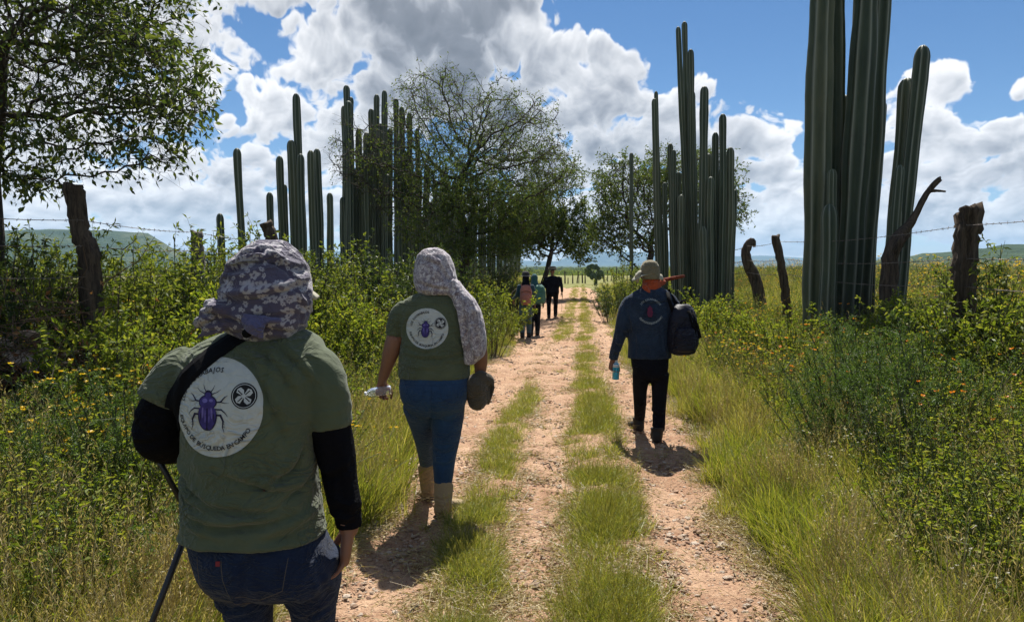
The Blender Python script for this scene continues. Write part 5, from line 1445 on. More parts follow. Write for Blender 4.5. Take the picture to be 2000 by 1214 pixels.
# ---- hands
def hand(wrist, d, side, thumb, s=1.0, curl=.5, spread=.25, curlax=None):
    """palm and five bent fingers; d points from wrist to knuckles, thumb to the thumb side, side = palm normal (fingers curl to it)"""
    d = Vector(d).normalized(); t = Vector(thumb); t = (t - d * t.dot(d)).normalized(); nrm = Vector(side); nrm = (nrm - d * nrm.dot(d) - t * nrm.dot(t)).normalized()
    w_ = Vector(wrist); out = []
    A = .095 * s
    out.append(loft_rings([(w_ - d * .03 * s, t * .027 * s, nrm * .020 * s, 2.2), (w_, t * .028 * s, nrm * .019 * s, 2.2), (w_ + d * .03 * s, t * .036 * s, nrm * .017 * s, 2.4), (w_ + d * .065 * s, t * .041 * s, nrm * .016 * s, 2.6), (w_ + d * A, t * .039 * s, nrm * .013 * s, 2.6)], 16))
    for i, (o, L, r) in enumerate(((.031, .074, .0078), (.010, .083, .0080), (-.011, .077, .0076), (-.031, .060, .0068))):
        p = w_ + d * (A - .014 * s) + t * o * s; dd = (d + t * (spread * (1.2 - i) * .25)).normalized(); pts = [p]; rr = [r * 1.1 * s]; an = curl * (1 + .14 * i)
        for q, seg in enumerate((.42, .33, .25)):
            ca, sa = math.cos(an), math.sin(an); v = dd * ca + nrm * sa; pts.append(pts[-1] + v * L * s * (seg * 1.2)); rr.append(r * s * (1 - .1 * (q + 1))); an += curl * 1.0
        out.append(limb(pts, rr, 10, sub=2, ref=tuple(t)))
    p = w_ + d * .018 * s + t * .022 * s
    out.append(limb([p, p + (d * .6 + t * .75 + nrm * .25).normalized() * .042 * s, p + (d * .85 + t * .6 + nrm * .4).normalized() * .075 * s, p + (d * 1.0 + t * .42 + nrm * .55).normalized() * .100 * s], [.014 * s, .0125 * s, .0105 * s, .0085 * s], 10, sub=2, ref=tuple(nrm)))
    return out
def head_shapes(c, s=1.0, yaw=0.0):
    """skull, jaw, nose, ears; the face looks to +Y turned by yaw"""
    Rz = Matrix.Rotation(yaw, 3, 'Z'); c = Vector(c)
    q = lambda x, y, z: c + Rz @ Vector((x * s, y * s, z * s))
    rot = Matrix.Rotation(yaw, 4, 'Z')
    sh = [ellips(q(0, -.012, .02), (.076 * s, .094 * s, .092 * s), rot=rot), ellips(q(0, .03, -.045), (.056 * s, .060 * s, .062 * s), rot=rot),
          ellips(q(0, .088, -.012), (.013 * s, .020 * s, .024 * s), rot=rot), ellips(q(0, .08, .018), (.012 * s, .016 * s, .026 * s), rot=rot), ellips(q(0, .078, -.055), (.022 * s, .012 * s, .009 * s), rot=rot),
          ellips(q(.036, .066, .030), (.020 * s, .012 * s, .008 * s), rot=rot), ellips(q(-.036, .066, .030), (.020 * s, .012 * s, .008 * s), rot=rot)]
    for x in (-1, 1): sh.append(ellips(q(.078 * x, -.005, -.005), (.008 * s, .018 * s, .030 * s), rot=rot))
    return sh

# ---- flat print laid on the cloth
class Print:
    """shapes drawn in a plane facing the camera side, laid on a garment's surface"""
    def __init__(s, garments, centre, scale, tilt=0.0, yaw=0.0):
        s.b = []
        for g in garments:
            bm = bmesh.new(); bm.from_mesh(g.data); s.b.append(bvhtree.BVHTree.FromBMesh(bm)); bm.free()
        s.c = Vector(centre); s.k = scale; s.t = tilt; s.X = Vector((math.cos(yaw), math.sin(yaw), 0)); s.D = Vector((-math.sin(yaw), math.cos(yaw), 0)); s.lay = {}
    def put(s, x, z, lift):
        ct, st = math.cos(s.t), math.sin(s.t); x, z = x * ct - z * st, x * st + z * ct
        o = s.c + s.X * (x * s.k) + Vector((0, 0, z * s.k)) - s.D * .5
        best = None
        for b in s.b:
            h, n, i, d = b.ray_cast(o, s.D)
            if h is not None and (best is None or d < best[2]): best = (h, n, d)
        if best is None: return o + s.D * .5
        return best[0] - s.D * lift
    def poly(s, pts, key, lift=.002):
        """a filled outline, cut into a fan"""
        v, f = s.lay.setdefault(key, ([], [])); n = len(v)
        cx = sum(p[0] for p in pts) / len(pts); cz = sum(p[1] for p in pts) / len(pts)
        rings = [(0,)] ; steps = 14 if max(abs(p[0] - cx) for p in pts) > .8 else (4 if max(abs(p[0] - cx) for p in pts) > .15 else 1)
        v.append(s.put(cx, cz, lift)); m = len(pts)
        for r in range(1, steps + 1):
            for p in pts: v.append(s.put(cx + (p[0] - cx) * r / steps, cz + (p[1] - cz) * r / steps, lift))
        for i in range(m): f.append((n, n + 1 + i, n + 1 + (i + 1) % m))
        for r in range(1, steps):
            a = n + 1 + (r - 1) * m; b = a + m
            for i in range(m): f.append((a + i, b + i, b + (i + 1) % m, a + (i + 1) % m))
    def line(s, pts, w_, key, lift=.003):
        v, f = s.lay.setdefault(key, ([], []))
        for i in range(len(pts) - 1):
            (x0, z0), (x1, z1) = pts[i][:2], pts[i + 1][:2]; L = math.hypot(x1 - x0, z1 - z0) + 1e-9; nx, nz = -(z1 - z0) / L, (x1 - x0) / L
            w0 = w_[i] if hasattr(w_, '__len__') else w_; w1 = w_[i + 1] if hasattr(w_, '__len__') else w_
            n = len(v); ex, ez = (x1 - x0) / L * w1 * .4, (z1 - z0) / L * w1 * .4
            for x, z, q in ((x0 - ex, z0 - ez, w0), (x1 + ex, z1 + ez, w1)):
                v.append(s.put(x + nx * q / 2, z + nz * q / 2, lift)); v.append(s.put(x - nx * q / 2, z - nz * q / 2, lift))
            f.append((n, n + 1, n + 3, n + 2))
    def disc(s, x, z, r, key, lift=.002, m=48, ez=1.0): s.poly([(x + r * math.cos(i * 6.28318 / m), z + r * ez * math.sin(i * 6.28318 / m)) for i in range(m)], key, lift)
    def arc_text(s, txt, r, a0, a1, size, key, inside=False, lift=.003, bold=0.012):
        """letters round a circle; angles from the top, clockwise, in degrees"""
        v, f = s.lay.setdefault(key, ([], [])); n_ = len(txt)
        wid = {'I': .5, ' ': .55, 'J': .8, 'M': 1.25, 'O': 1.15, 'Q': 1.15, 'E': .95, 'L': .9}
        ws = [wid.get(c, 1.0) for c in txt]; tot = sum(ws); acc = 0
        for ch, wc in zip(txt, ws):
            a = math.radians(a0 + (a1 - a0) * (acc + wc / 2) / tot); acc += wc
            if ch == ' ': continue
            cu = bpy.data.curves.new('t', 'FONT'); cu.body = ch; cu.size = size; cu.align_x = 'CENTER'; cu.offset = bold * size; cu.resolution_u = 2
            o = bpy.data.objects.new('t', cu); COL.objects.link(o); dg = bpy.context.evaluated_depsgraph_get(); dg.update(); me = bpy.data.meshes.new_from_object(o.evaluated_get(dg))
            bpy.data.objects.remove(o); bpy.data.curves.remove(cu)
            cx, cz = r * math.sin(a), r * math.cos(a); rot = -a if not inside else math.pi - a
            cr_, sr_ = math.cos(rot), math.sin(rot); n = len(v)
            for p in me.vertices:
                x, z = p.co.x, p.co.y - size * .35
                v.append(s.put(cx + x * cr_ - z * sr_, cz + x * sr_ + z * cr_, lift))
            for p in me.polygons: f.append(tuple(n + i for i in p.vertices))
            bpy.data.meshes.remove(me)
    def build(s, mats, parent, name='print'):
        for key, (v, f) in s.lay.items():
            me = bpy.data.meshes.new(key); me.from_pydata([tuple(q) for q in v], [], f); me.update()
            bm = bmesh.new(); bm.from_mesh(me)
            bmesh.ops.recalc_face_normals(bm, faces=bm.faces); bm.to_mesh(me); bm.free()
            me.materials.append(mats[key]); linkobj(key, me, parent)
def beetle(pr, k=1.0, x0=0, z0=0, main='beetle_body', light='beetle_sheen', dark='beetle_outline'):
    """a scarab seen from above, unit size about .9 high"""
    g = lambda L: [(x0 + x * k, z0 + z * k) for x, z in L]
    el = lambda cx, cz, rx, rz, n=30, a=0: [(cx + rx * math.cos(t) * math.cos(a) - rz * math.sin(t) * math.sin(a), cz + rx * math.cos(t) * math.sin(a) + rz * math.sin(t) * math.cos(a)) for t in [i * 6.28318 / n for i in range(n)]]
    for sx in (-1, 1):
        q = lambda L: [(x0 + sx * x * k, z0 + z * k) for x, z in L]
        pr.line(q([(.05, .33), (.10, .40), (.13, .48)]), [.022 * k, .016 * k, .006 * k], dark, .0030)      # antenna
        pr.line(q([(.10, .30), (.20, .34), (.27, .40)]), [.020 * k, .014 * k, .006 * k], dark, .0030)
        pr.line(q([(.17, .13), (.28, .14), (.36, .24), (.42, .28)]), [.03 * k, .032 * k, .022 * k, .006 * k], dark, .0030)   # front leg
        pr.line(q([(.28, .14), (.36, .12), (.46, .12)]), [.02 * k, .014 * k, .005 * k], dark, .0030)
        pr.line(q([(.17, -.02), (.30, -.02), (.38, -.08), (.44, -.16)]), [.03 * k, .032 * k, .020 * k, .006 * k], dark, .0030)   # middle leg
        pr.line(q([(.16, -.14), (.29, -.14), (.35, -.26), (.34, -.38), (.38, -.50)]), [.035 * k, .045 * k, .036 * k, .022 * k, .006 * k], dark, .0030)   # rear leg
        for t in (0, .33, .66): pr.line(q([(.345, -.24 - t * .18), (.385, -.27 - t * .18)]), [.016 * k, .004 * k], dark, .0030)
    pr.poly(g(el(0, .285, .095, .07)), dark, .0032); pr.poly(g(el(0, .28, .07, .045)), main, .0040)
    pr.poly(g(el(0, .34, .055, .03)), dark, .0032)
    pr.poly(g(el(0, .125, .205, .15)), dark, .0034); pr.poly(g(el(0, .125, .18, .125)), main, .0042); pr.poly(g(el(-.06, .155, .06, .045)), light, .0048); pr.poly(g(el(.08, .165, .045, .03)), light, .0048)
    pr.poly(g(el(0, -.19, .215, .29)), dark, .0036)
    for sx in (-1, 1):
        pr.poly(g([(sx * (.012 + .0), .055), (sx * .12, .05), (sx * .185, -.02), (sx * .20, -.15), (sx * .175, -.30), (sx * .11, -.42), (sx * .04, -.46), (sx * .012, -.40)]), main, .0044)
        pr.poly(g(el(sx * .10, -.10, .022, .12, a=sx * .08)), light, .0050); pr.poly(g(el(sx * .045, -.16, .010, .15)), light, .0050); pr.poly(g(el(sx * .15, -.20, .010, .10, a=sx * .15)), dark, .0050)
def badge(pr, letter=.105, fine=True):
    pr.disc(0, 0, 1.0, 'print_disc', .0018, 64)
    pr.arc_text('LOS ESCARABAJOS', .80, -74, 20, letter, 'print_letters')
    pr.arc_text('EQUIPO DE BÚSQUEDA EN CAMPO', .84, 258, 116, letter, 'print_letters', inside=True)
    beetle(pr, 1.0, -.14, .06)
    # the small round emblem: black ring, pale hands and cross
    ex, ez, r = .60, .36, .265
    pr.disc(ex, ez, r, 'emblem_ground', .0030, 36)
    pr.line([(ex + r * .90 * math.cos(t), ez + r * .90 * math.sin(t)) for t in [i * 6.28318 / 32 for i in range(33)]], .010, 'emblem_mark', .0038)
    for a in (0.75, 2.35, 3.9, 5.5):
        ca, sa = math.cos(a), math.sin(a)
        pr.poly([(ex + r * (x * ca - z * sa), ez + r * (x * sa + z * ca)) for x, z in ((.10, -.10), (.34, -.30), (.66, -.26), (.74, .0), (.60, .24), (.36, .16), (.14, .10))], 'emblem_mark', .0040)
    pr.line([(ex - r * .45, ez + r * .40), (ex + r * .45, ez - r * .40)], .022, 'emblem_ground', .0050); pr.line([(ex - r * .42, ez - r * .42), (ex + r * .42, ez + r * .42)], .022, 'emblem_ground', .0050)
    pr.disc(ex, ez, r * .16, 'emblem_mark', .0055, 14)
BM = {'print_disc': PRINTW, 'print_letters': INK, 'beetle_body': PURP, 'beetle_sheen': PURPL, 'beetle_outline': PURPD, 'emblem_ground': INK, 'emblem_mark': INKW}
def surf_line(gar, root, pts3, r, mat, name, yaw=0, lift=0.0):
    """a seam or strap edge laid on a garment: points given as (x, z) in the root's frame, cast along +Y"""
    bm = bmesh.new(); bm.from_mesh(gar.data); b = bvhtree.BVHTree.FromBMesh(bm); bm.free(); out = []
    for i in range(len(pts3) - 1):
        for t in np.linspace(0, 1, 9, endpoint=(i == len(pts3) - 2)):
            x = pts3[i][0] * (1 - t) + pts3[i + 1][0] * t; z = pts3[i][1] * (1 - t) + pts3[i + 1][1] * t
            h = b.ray_cast(Vector((x, -1, z)), Vector((0, 1, 0)))
            if h[0] is not None: out.append(h[0] - Vector((0, lift, 0)))
    if len(out) < 2: return None
    m = MB(); m.tube(out, r, 5); return m.build(name, [mat], root, True)
def band(gar_list, root_loc, path, w_, mat, name, parent, thick=.0025, lift=.001):
    """a flat strap along world points, pressed on garments from behind where it lies on them"""
    m = MB(); pts = [Vector(p) - Vector(root_loc) for p in path]; V = []
    for i, p in enumerate(pts):
        T = (pts[min(i + 1, len(pts) - 1)] - pts[max(i - 1, 0)]).normalized()
        V.append((p, T))
    return V
# ------------------------------------------------------------------ shared pieces of the figures
def tuck(me, garments, skip):
    """press the skin in under the clothes wherever it would show through"""
    v = mverts(me); T = []
    for g in garments:
        bm = bmesh.new(); bm.from_mesh(g.data); T.append(bvhtree.BVHTree.FromBMesh(bm)); bm.free()
    keep = np.ones(len(v), bool)
    for c, r in skip: keep &= np.linalg.norm(v - np.array(tuple(c)), axis=1) > r
    for i in np.nonzero(keep)[0]:
        p = Vector(v[i])
        best = None; inside = False
        for b in T:
            h, n, _, d = b.find_nearest(p, .08)
            if h is None: continue
            q = (p - h).dot(n)
            if q < -.006: inside = True; break
            if best is None or d < best[2]: best = (h, n, d)
        if not inside and best is not None: v[i] = best[0] - best[1] * .010
    me.vertices.foreach_set('co', v.ravel()); me.update()
class Fig:
    def __init__(s, Y, px, label, name='person', z=None):
        q = P(px, 516, Y); s.Y = Y; s.s = Y / FPX
        s.z = gz(q.x, Y) if z is None else z
        s.root = empty(name, (q.x, Y, s.z)); tag(s.root, label, 'person'); s.o = tuple(s.root.location)
    def p(s, px, py, dy=0.0): return P(px, py, s.Y + dy)
    def rings(s, L, e=2.2):
        out = []
        for r in L:
            py, xl, xr, d = r[:4]; dy = r[4] if len(r) > 4 else 0
            out.append((s.p((xl + xr) / 2, py, dy), Vector(((xr - xl) / 2 * s.s, 0, 0)), Vector((0, d, 0)), r[5] if len(r) > 5 else e))
        return loft_rings(out, 32)
    def limb(s, L, **k):
        return limb([s.p(q[0], q[1], q[3] if len(q) > 3 else 0) for q in L], [q[2] for q in L], **k)
    def fuse(s, sh, vox, smooth=4, name='cloth'): return fuse(sh, vox, smooth, origin=s.o, name=name)
    def loc(s, v): return Vector(v) - Vector(s.o)
    def back(s, me, px, py, dy=0):
        bm = bmesh.new(); bm.from_mesh(me); b = bvhtree.BVHTree.FromBMesh(bm); bm.free()
        q = s.loc(s.p(px, py)); h = b.ray_cast(Vector((q.x, -2, q.z)), Vector((0, 1, 0)))[0]
        return tuple(h) if h is not None else tuple(q)
    def creases(s, me, folds, w, depth):
        folds = [f if (len(f) == 2 and isinstance(f[1], (int, float))) else (f, 1.0) for f in folds]
        bm = bmesh.new(); bm.from_mesh(me); b = bvhtree.BVHTree.FromBMesh(bm); bm.free(); L = []
        for f in folds:
            pts, k = f
            out = []
            for i in range(len(pts) - 1):
                for t in np.linspace(0, 1, 4, endpoint=(i == len(pts) - 2)):
                    q = s.loc(s.p(pts[i][0] * (1 - t) + pts[i + 1][0] * t, pts[i][1] * (1 - t) + pts[i + 1][1] * t)); h = b.ray_cast(Vector((q.x, -2, q.z)), Vector((0, 1, 0)))[0]
                    if h is not None: out.append(tuple(h))
            if len(out) > 1: L.append((out, k))
        if L: displace(me, lambda v, n: sum(crease(v, a, w * (.8 + .4 * abs(k)), depth * k) for a, k in L))
def shoe(x, y, z, yaw, L=.27, W=.095, H=.10, shaft=0.0, r=.06, pitch=0.0, ankle=None):
    """outline of a shoe or boot, heel at the ankle, toe forward"""
    Rz = Matrix.Rotation(yaw, 3, 'Z') @ Matrix.Rotation(pitch, 3, 'X'); b = Vector((x, y, z))
    def q(u, v, w): return b + Rz @ Vector((u, v, w))
    rs = []
    for v, hw, h, zz in ((-.30, .26, .5, .5), (-.27, .36, .80, .46), (-.15, .40, .95, .48), (.05, .40, .80, .45), (.28, .46, .62, .36), (.48, .50, .50, .28), (.62, .44, .42, .24), (.70, .26, .28, .18)):
        rs.append((q(0, v * L, zz * H), Rz @ Vector((hw * W, 0, 0)), Rz @ Vector((0, 0, h * H * .5)), 2.6))
    out = [loft_rings(rs, 20)]
    if shaft:
        a = Vector(ankle) if ankle else q(0, -.08 * L, shaft)
        out.append(limb([q(0, -.10 * L, H * .4), q(0, -.09 * L, H * .9), a], [W * .46, r * .92, r], ref=(0, 1, 0), round_=False))
    return out
def strip_on(pr, pts, w_, key, lift=.004, across=5, n=28):
    """a band on the cloth, pressed to it across its width"""
    v, f = pr.lay.setdefault(key, ([], [])); base = len(v); pts = [np.array(p, float) for p in pts]
    seg = len(pts) - 1; C = []
    for i in range(n + 1):
        t = i / n * seg; k = min(int(t), seg - 1); C.append(pts[k] * (1 - t + k) + pts[k + 1] * (t - k))
    for i, c in enumerate(C):
        T = C[min(i + 1, n)] - C[max(i - 1, 0)]; T /= np.linalg.norm(T) + 1e-9; N_ = np.array([-T[1], T[0]])
        for j in range(across): q = c + N_ * w_ * (j / (across - 1) - .5); v.append(pr.put(q[0], q[1], lift + (.002 if 0 < j < across - 1 else -.003)))
    for i in range(n):
        for j in range(across - 1): a = base + i * across + j; f.append((a, a + 1, a + 1 + across, a + across))
def bottle(name, c, axis, L, r, label, liquid=None, cap=CAPW, lab=None):
    """small drinking bottle: wall, cap, liquid"""
    root = empty(name, tuple(c)); tag(root, label, 'bottle'); ax = Vector(axis).normalized()
    def prof(pts, mat, nm):
        m = MB(); m.tube([ax * (t * L) for t, _ in pts], [q * r for _, q in pts], 20); return m.build(nm, [mat], root, True)
    prof([(-.5, .82), (-.49, .95), (-.44, 1), (-.3, .97), (-.28, 1.0), (-.1, .96), (-.08, 1), (.1, 1), (.22, .97), (.32, .80), (.40, .42), (.44, .38)], CLEAR if not lab else lab, 'bottle_wall')
    prof([(.435, .44), (.44, .46), (.50, .46), (.505, .40)], cap, 'cap')
    if liquid: prof([(-.47, .86), (-.44, .93), (.0, .93), (.02, .90)], liquid, 'liquid')
    return root

# ------------------------------------------------------------------ 1. the near woman
f1 = Fig(2.0, 520, 'near woman seen from behind in violet flowered headscarf, olive T-shirt, black sleeves and dark jeans')
S1 = f1.s
sh = f1.fuse([f1.rings([(638, 470, 578, .060, .040), (652, 425, 612, .080, .038), (668, 388, 632, .095, .033), (690, 356, 640, .108, .024), (715, 346, 640, .118, .014), (745, 346, 634, .126, .006), (780, 350, 628, .130), (830, 361, 618, .133), (900, 363, 617, .135), (960, 359, 622, .142), (1005, 356, 630, .148), (1040, 355, 637, .152)], 2.3),
              f1.limb([(385, 702, .050, .03), (360, 722, .062, .015), (338, 752, .068, .005), (323, 784, .074, 0)], round_=False, sub=5), f1.limb([(600, 702, .050, .03), (624, 722, .060, .015), (636, 768, .061), (645, 832, .061)], round_=False, sub=5)], .0065, 5, 'shirt')
f1.creases(sh, [([(392, 975), (470, 984), (560, 978), (622, 966)], 1.2), ([(440, 990), (500, 988), (552, 986)], .8), ([(372, 890), (405, 925), (450, 948), (530, 960), (600, 960)], 1.1), ([(470, 892), (510, 905), (560, 918)], .7),
                ([(518, 688), (550, 735), (572, 785), (588, 840)], .9), ([(560, 662), (600, 700), (626, 735)], .8), ([(535, 672), (580, 715), (606, 765)], .7), ([(470, 668), (520, 690), (570, 730)], .6), ([(620, 930), (560, 925), (520, 905)], .8), ([(618, 900), (600, 930), (560, 950)], .7), ([(362, 870), (380, 900), (420, 915)], .7), ([(366, 925), (400, 948), (450, 965)], .8), ([(622, 985), (600, 994), (560, 1002)], .9), ([(545, 660), (556, 720), (560, 780)], .5),
                ([(602, 850), (585, 890), (545, 915)], 1.0), ([(296, 752), (322, 766), (345, 772)], .5), ([(620, 1000), (590, 1008), (540, 1010)], .7), ([(360, 960), (400, 1000), (470, 1012)], .6), ([(400, 690), (380, 740), (366, 800)], .6)], .0095, .0095)
displace(sh, lambda v, n: n3(v, 7, 1) * .006 + n3(v, 17, 2) * .0030 + n3(v * np.array([1, 1, 2.2]), 11, 5) * .0045 * (v[:, 2] < 1.15) + .0035 * (1 - np.abs(n3(v * np.array([1, 1, 1.8]), 9, 9)) * 4).clip(0, 1))
# the hem is a sewn ridge
hz_ = f1.loc(f1.p(500, 1034)).z
displace(sh, lambda v, n: .0025 * np.exp(-((v[:, 2] - hz_) / .004) ** 2) - .002 * np.exp(-((v[:, 2] - hz_ - .012) / .003) ** 2))
shirt1 = part('t_shirt', sh, SHIRT, f1.root)
ua = f1.fuse([f1.limb([(345, 730, .052), (325, 785, .060), (308, 832, .063), (306, 852, .062, .02), (325, 866, .055, .08), (348, 880, .040, .17)], sub=4)], .0065, 5)
f1.creases(ua, [([(275, 800), (310, 822), (355, 806)], .7), ([(272, 845), (305, 846), (350, 826)], .8)], .014, .008)
displace(ua, lambda v, n: n3(v, 15, 40) * .006 + n3(v, 33, 41) * .002)
slv_l = part('sleeve', ua, BLACKC, f1.root, 'black left undersleeve, arm bent forward')
ua = f1.fuse([f1.limb([(632, 760, .054), (643, 830, .056), (655, 885, .051), (664, 935, .047), (674, 985, .045), (679, 1010, .038), (681, 1030, .036)], sub=4, round_=False)], .0065, 4)
f1.creases(ua, [([(618, 900), (650, 915), (690, 890)], .7), ([(640, 985), (668, 968), (704, 985)], 1.0), ([(645, 995), (680, 1006), (706, 992)], .8), ([(676, 860), (682, 920), (694, 985)], 1.0), ([(664, 850), (668, 910), (660, 960)], .6)], .011, .008)
displace(ua, lambda v, n: n3(v, 15, 42) * .006 + n3(v, 33, 43) * .002)
slv_r = part('sleeve', ua, BLACKC, f1.root, 'black right undersleeve with gathered cuff')
# trousers
tr = f1.fuse([f1.rings([(1015, 375, 622, .128), (1050, 370, 640, .142, -.005), (1085, 380, 652, .152, -.012), (1110, 391, 658, .155, -.015), (1130, 403, 662, .145, -.01), (1144, 416, 658, .12, 0)], 2.3),
              f1.limb([(462, 1085, .094), (474, 1140, .080, .0), (486, 1200, .066), (488, 1340, .064, .02), (497, 1480, .058, -.04), (500, 1640, .050, -.10)], sub=4, round_=False),
              f1.limb([(596, 1085, .098), (606, 1140, .086, .01), (612, 1200, .064, .03), (612, 1340, .064, .08), (606, 1480, .058, .10), (602, 1500, .050, .12)], sub=4, round_=False)], .008, 4)
f1.creases(tr, [([(430, 1165), (460, 1180), (500, 1172)], .7), ([(560, 1170), (600, 1182), (655, 1160)], .9), ([(575, 1150), (620, 1140), (658, 1120)], .7), ([(515, 1060), (512, 1110), (525, 1160)], -.8), ([(640, 1080), (655, 1120), (660, 1170)], .5), ([(575, 1185), (620, 1200), (655, 1180)], .9), ([(580, 1120), (625, 1130), (655, 1100)], .7), ([(440, 1190), (480, 1200), (520, 1185)], .8), ([(425, 1140), (470, 1155), (510, 1140)], .7), ([(400, 1110), (430, 1150), (450, 1200)], .5)], .012, .009)
displace(tr, lambda v, n: n3(v, 9, 3) * .005 + n3(v * np.array([1, 1, 2.]), 20, 4) * .0028)
jeans1 = part('jeans', tr, JEAN_D, f1.root)
L_ = lambda pts: [(f1.loc(f1.p(*q)).x, f1.loc(f1.p(*q)).z) for q in pts]
for pts in (L_([(472, 1053), (478, 1085), (492, 1112)]), L_([(492, 1112), (545, 1121)]), L_([(545, 1121), (586, 1104)]), L_([(586, 1104), (590, 1053)]), L_([(421, 1053), (428, 1098), (445, 1124)]), L_([(445, 1124), (410, 1112)]), L_([(378, 1053), (392, 1095), (410, 1112)]), L_([(455, 1124), (500, 1128), (545, 1150), (560, 1185)])):
    surf_line(jeans1, jeans1, pts, .0011, THREAD, 'seam')
q = f1.loc(f1.p(467, 1058)); m_ = MB(); hb = f1.back(jeans1.data, 467, 1058); m_.box((hb[0], hb[1] - .002, hb[2]), (.0055, .0015, .0065)); m_.build('pocket_tab', [REDTAB], jeans1)
# headscarf
scf = f1.fuse([f1.rings([(471, 512, 548, .020, .03), (476, 492, 562, .045, .03), (490, 470, 580, .080, .03), (512, 452, 596, .105, .03), (540, 440, 606, .120, .03), (568, 434, 610, .124, .025), (595, 430, 608, .120, .02), (618, 430, 602, .112, .015), (638, 440, 594, .100, .01), (650, 455, 586, .090, .012), (662, 478, 572, .070, .018)], 2.1),
               f1.limb([(462, 598, .042, -.05), (428, 600, .026, -.075), (412, 596, .018, -.07), (404, 588, .008, -.06)]), f1.limb([(445, 606, .028, -.07), (412, 618, .022, -.085), (392, 630, .014, -.08), (382, 640, .005, -.07)], depth=.7), f1.limb([(450, 618, .026, -.07), (422, 634, .022, -.085), (396, 652, .010, -.08), (386, 658, .004, -.08)], depth=.6), f1.limb([(425, 606, .020, -.09), (404, 614, .017, -.095), (400, 606, .010, -.09)])], .0055, 3, 'scarf')
f1.creases(scf, [([(442, 548), (460, 520), (500, 503), (550, 500), (590, 520), (604, 545)], 1.6), ([(434, 568), (480, 571), (530, 568), (570, 556), (598, 542)], 1.7), ([(445, 602), (480, 610), (530, 622), (585, 640)], 1.2), ([(432, 590), (450, 600), (480, 640)], 1.0), ([(560, 476), (590, 510), (604, 560), (600, 620)], 1.1),
                 ([(500, 478), (530, 488), (575, 520), (592, 550)], .9), ([(470, 500), (510, 486), (550, 482)], .7), ([(395, 618), (430, 600), (470, 596)], 1.3), ([(390, 635), (425, 618), (460, 612)], 1.2), ([(400, 645), (430, 632), (455, 628)], .9), ([(590, 560), (600, 600), (590, 640)], .9), ([(470, 580), (520, 584), (580, 572)], .7), ([(500, 600), (550, 606), (598, 600)], .7)], .0075, .0075)
displace(scf, lambda v, n: n3(v, 13, 6) * .0045 + n3(v * np.array([1, 1, 2.0]), 26, 7) * .0035 + .005 * (1 - np.abs(n3(v * np.array([.8, 1, 1.9]), 15, 17)) * 4).clip(0, 1))
scarf1 = part('headscarf', scf, SCARF1, f1.root)
kn = f1.fuse([f1.limb([(474, 624, .009, -.09), (488, 630, .013, -.112), (502, 640, .012, -.118), (510, 652, .005, -.115)]), f1.limb([(480, 632, .010, -.10), (488, 644, .010, -.115), (500, 654, .006, -.118)]), f1.limb([(516, 622, .010, -.10), (506, 640, .014, -.118), (510, 657, .007, -.115)]), f1.limb([(455, 616, .009, -.085), (500, 622, .010, -.108), (545, 626, .008, -.10)])], .004, 2)
displace(kn, lambda v, n: n3(v, 40, 8) * .002)
part('scarf_knot', kn, SCARFK, f1.root)
vis = f1.fuse([f1.limb([(600, 572, .014, .07), (612, 576, .010, .09), (622, 579, .004, .10)], depth=2.6)], .004, 2); part('cap_brim', vis, HATW, f1.root, 'pale cap brim sticking out of the scarf on the right')
# body
w2 = f1.p(348, 881, .175); wr = f1.p(681, 1030)
bs = head_shapes(f1.p(524, 566, .035), 1.0, -.5) + [f1.limb([(522, 600, .055, .02), (518, 650, .058, 0)]), f1.rings([(660, 455, 570, .050, .05), (695, 405, 590, .065, .05), (780, 405, 570, .070, .02), (900, 410, 570, .07, .01), (1010, 400, 590, .09), (1090, 400, 630, .12), (1140, 420, 640, .11)]),
     f1.limb([(392, 712, .034, .05), (340, 770, .042, .01), (312, 842, .042, .01), (330, 866, .040, .08), tuple((348, 881, .028, .175))]), f1.limb([(600, 695, .040), (640, 800, .044), (662, 930, .036), (681, 1030, .028)]),
     f1.limb([(450, 1085, .07), (466, 1140, .06), (481, 1200, .05), (488, 1340, .042, .02), (497, 1480, .036, -.04), (500, 1670, .034, -.10)]), f1.limb([(596, 1085, .07), (606, 1140, .06, .01), (611, 1200, .05, .03), (612, 1340, .042, .08), (606, 1480, .036, .10), (602, 1530, .034, .12)])]
bs += hand(wr, (-.14, .0, -1), (-.97, -.25, 0), (-.25, .97, 0), 1.0, .33, .75)
bs += hand(w2, (.35, .75, -.35), (-.6, .1, -.75), (-.1, .5, .8), .95, .95, .05)
for px, dy in ((500, -.10), (602, .12)): bs += shoe(f1.p(px, 516, dy).x, 2.0 + dy, f1.z + .005, 0, .24, .085, .07)
bd_ = f1.fuse(bs, .0042, 3, 'body'); tuck(bd_, [shirt1, slv_l, slv_r, jeans1, scarf1], [(f1.loc(wr + Vector((0, 0, -.08))), .105), (f1.loc(w2 + Vector((0.02, .06, 0))), .09), (f1.loc(f1.p(524, 566, .10)), .09)])
part('body', bd_, SKIN, f1.root)
for px, dy in ((500, -.10), (602, .12)):
    part('shoe', f1.fuse(shoe(f1.p(px, 516, dy).x, 2.0 + dy, f1.z - .002, 0, .28, .105, .11, .13, .055), .008, 2), SHOEM, f1.root)
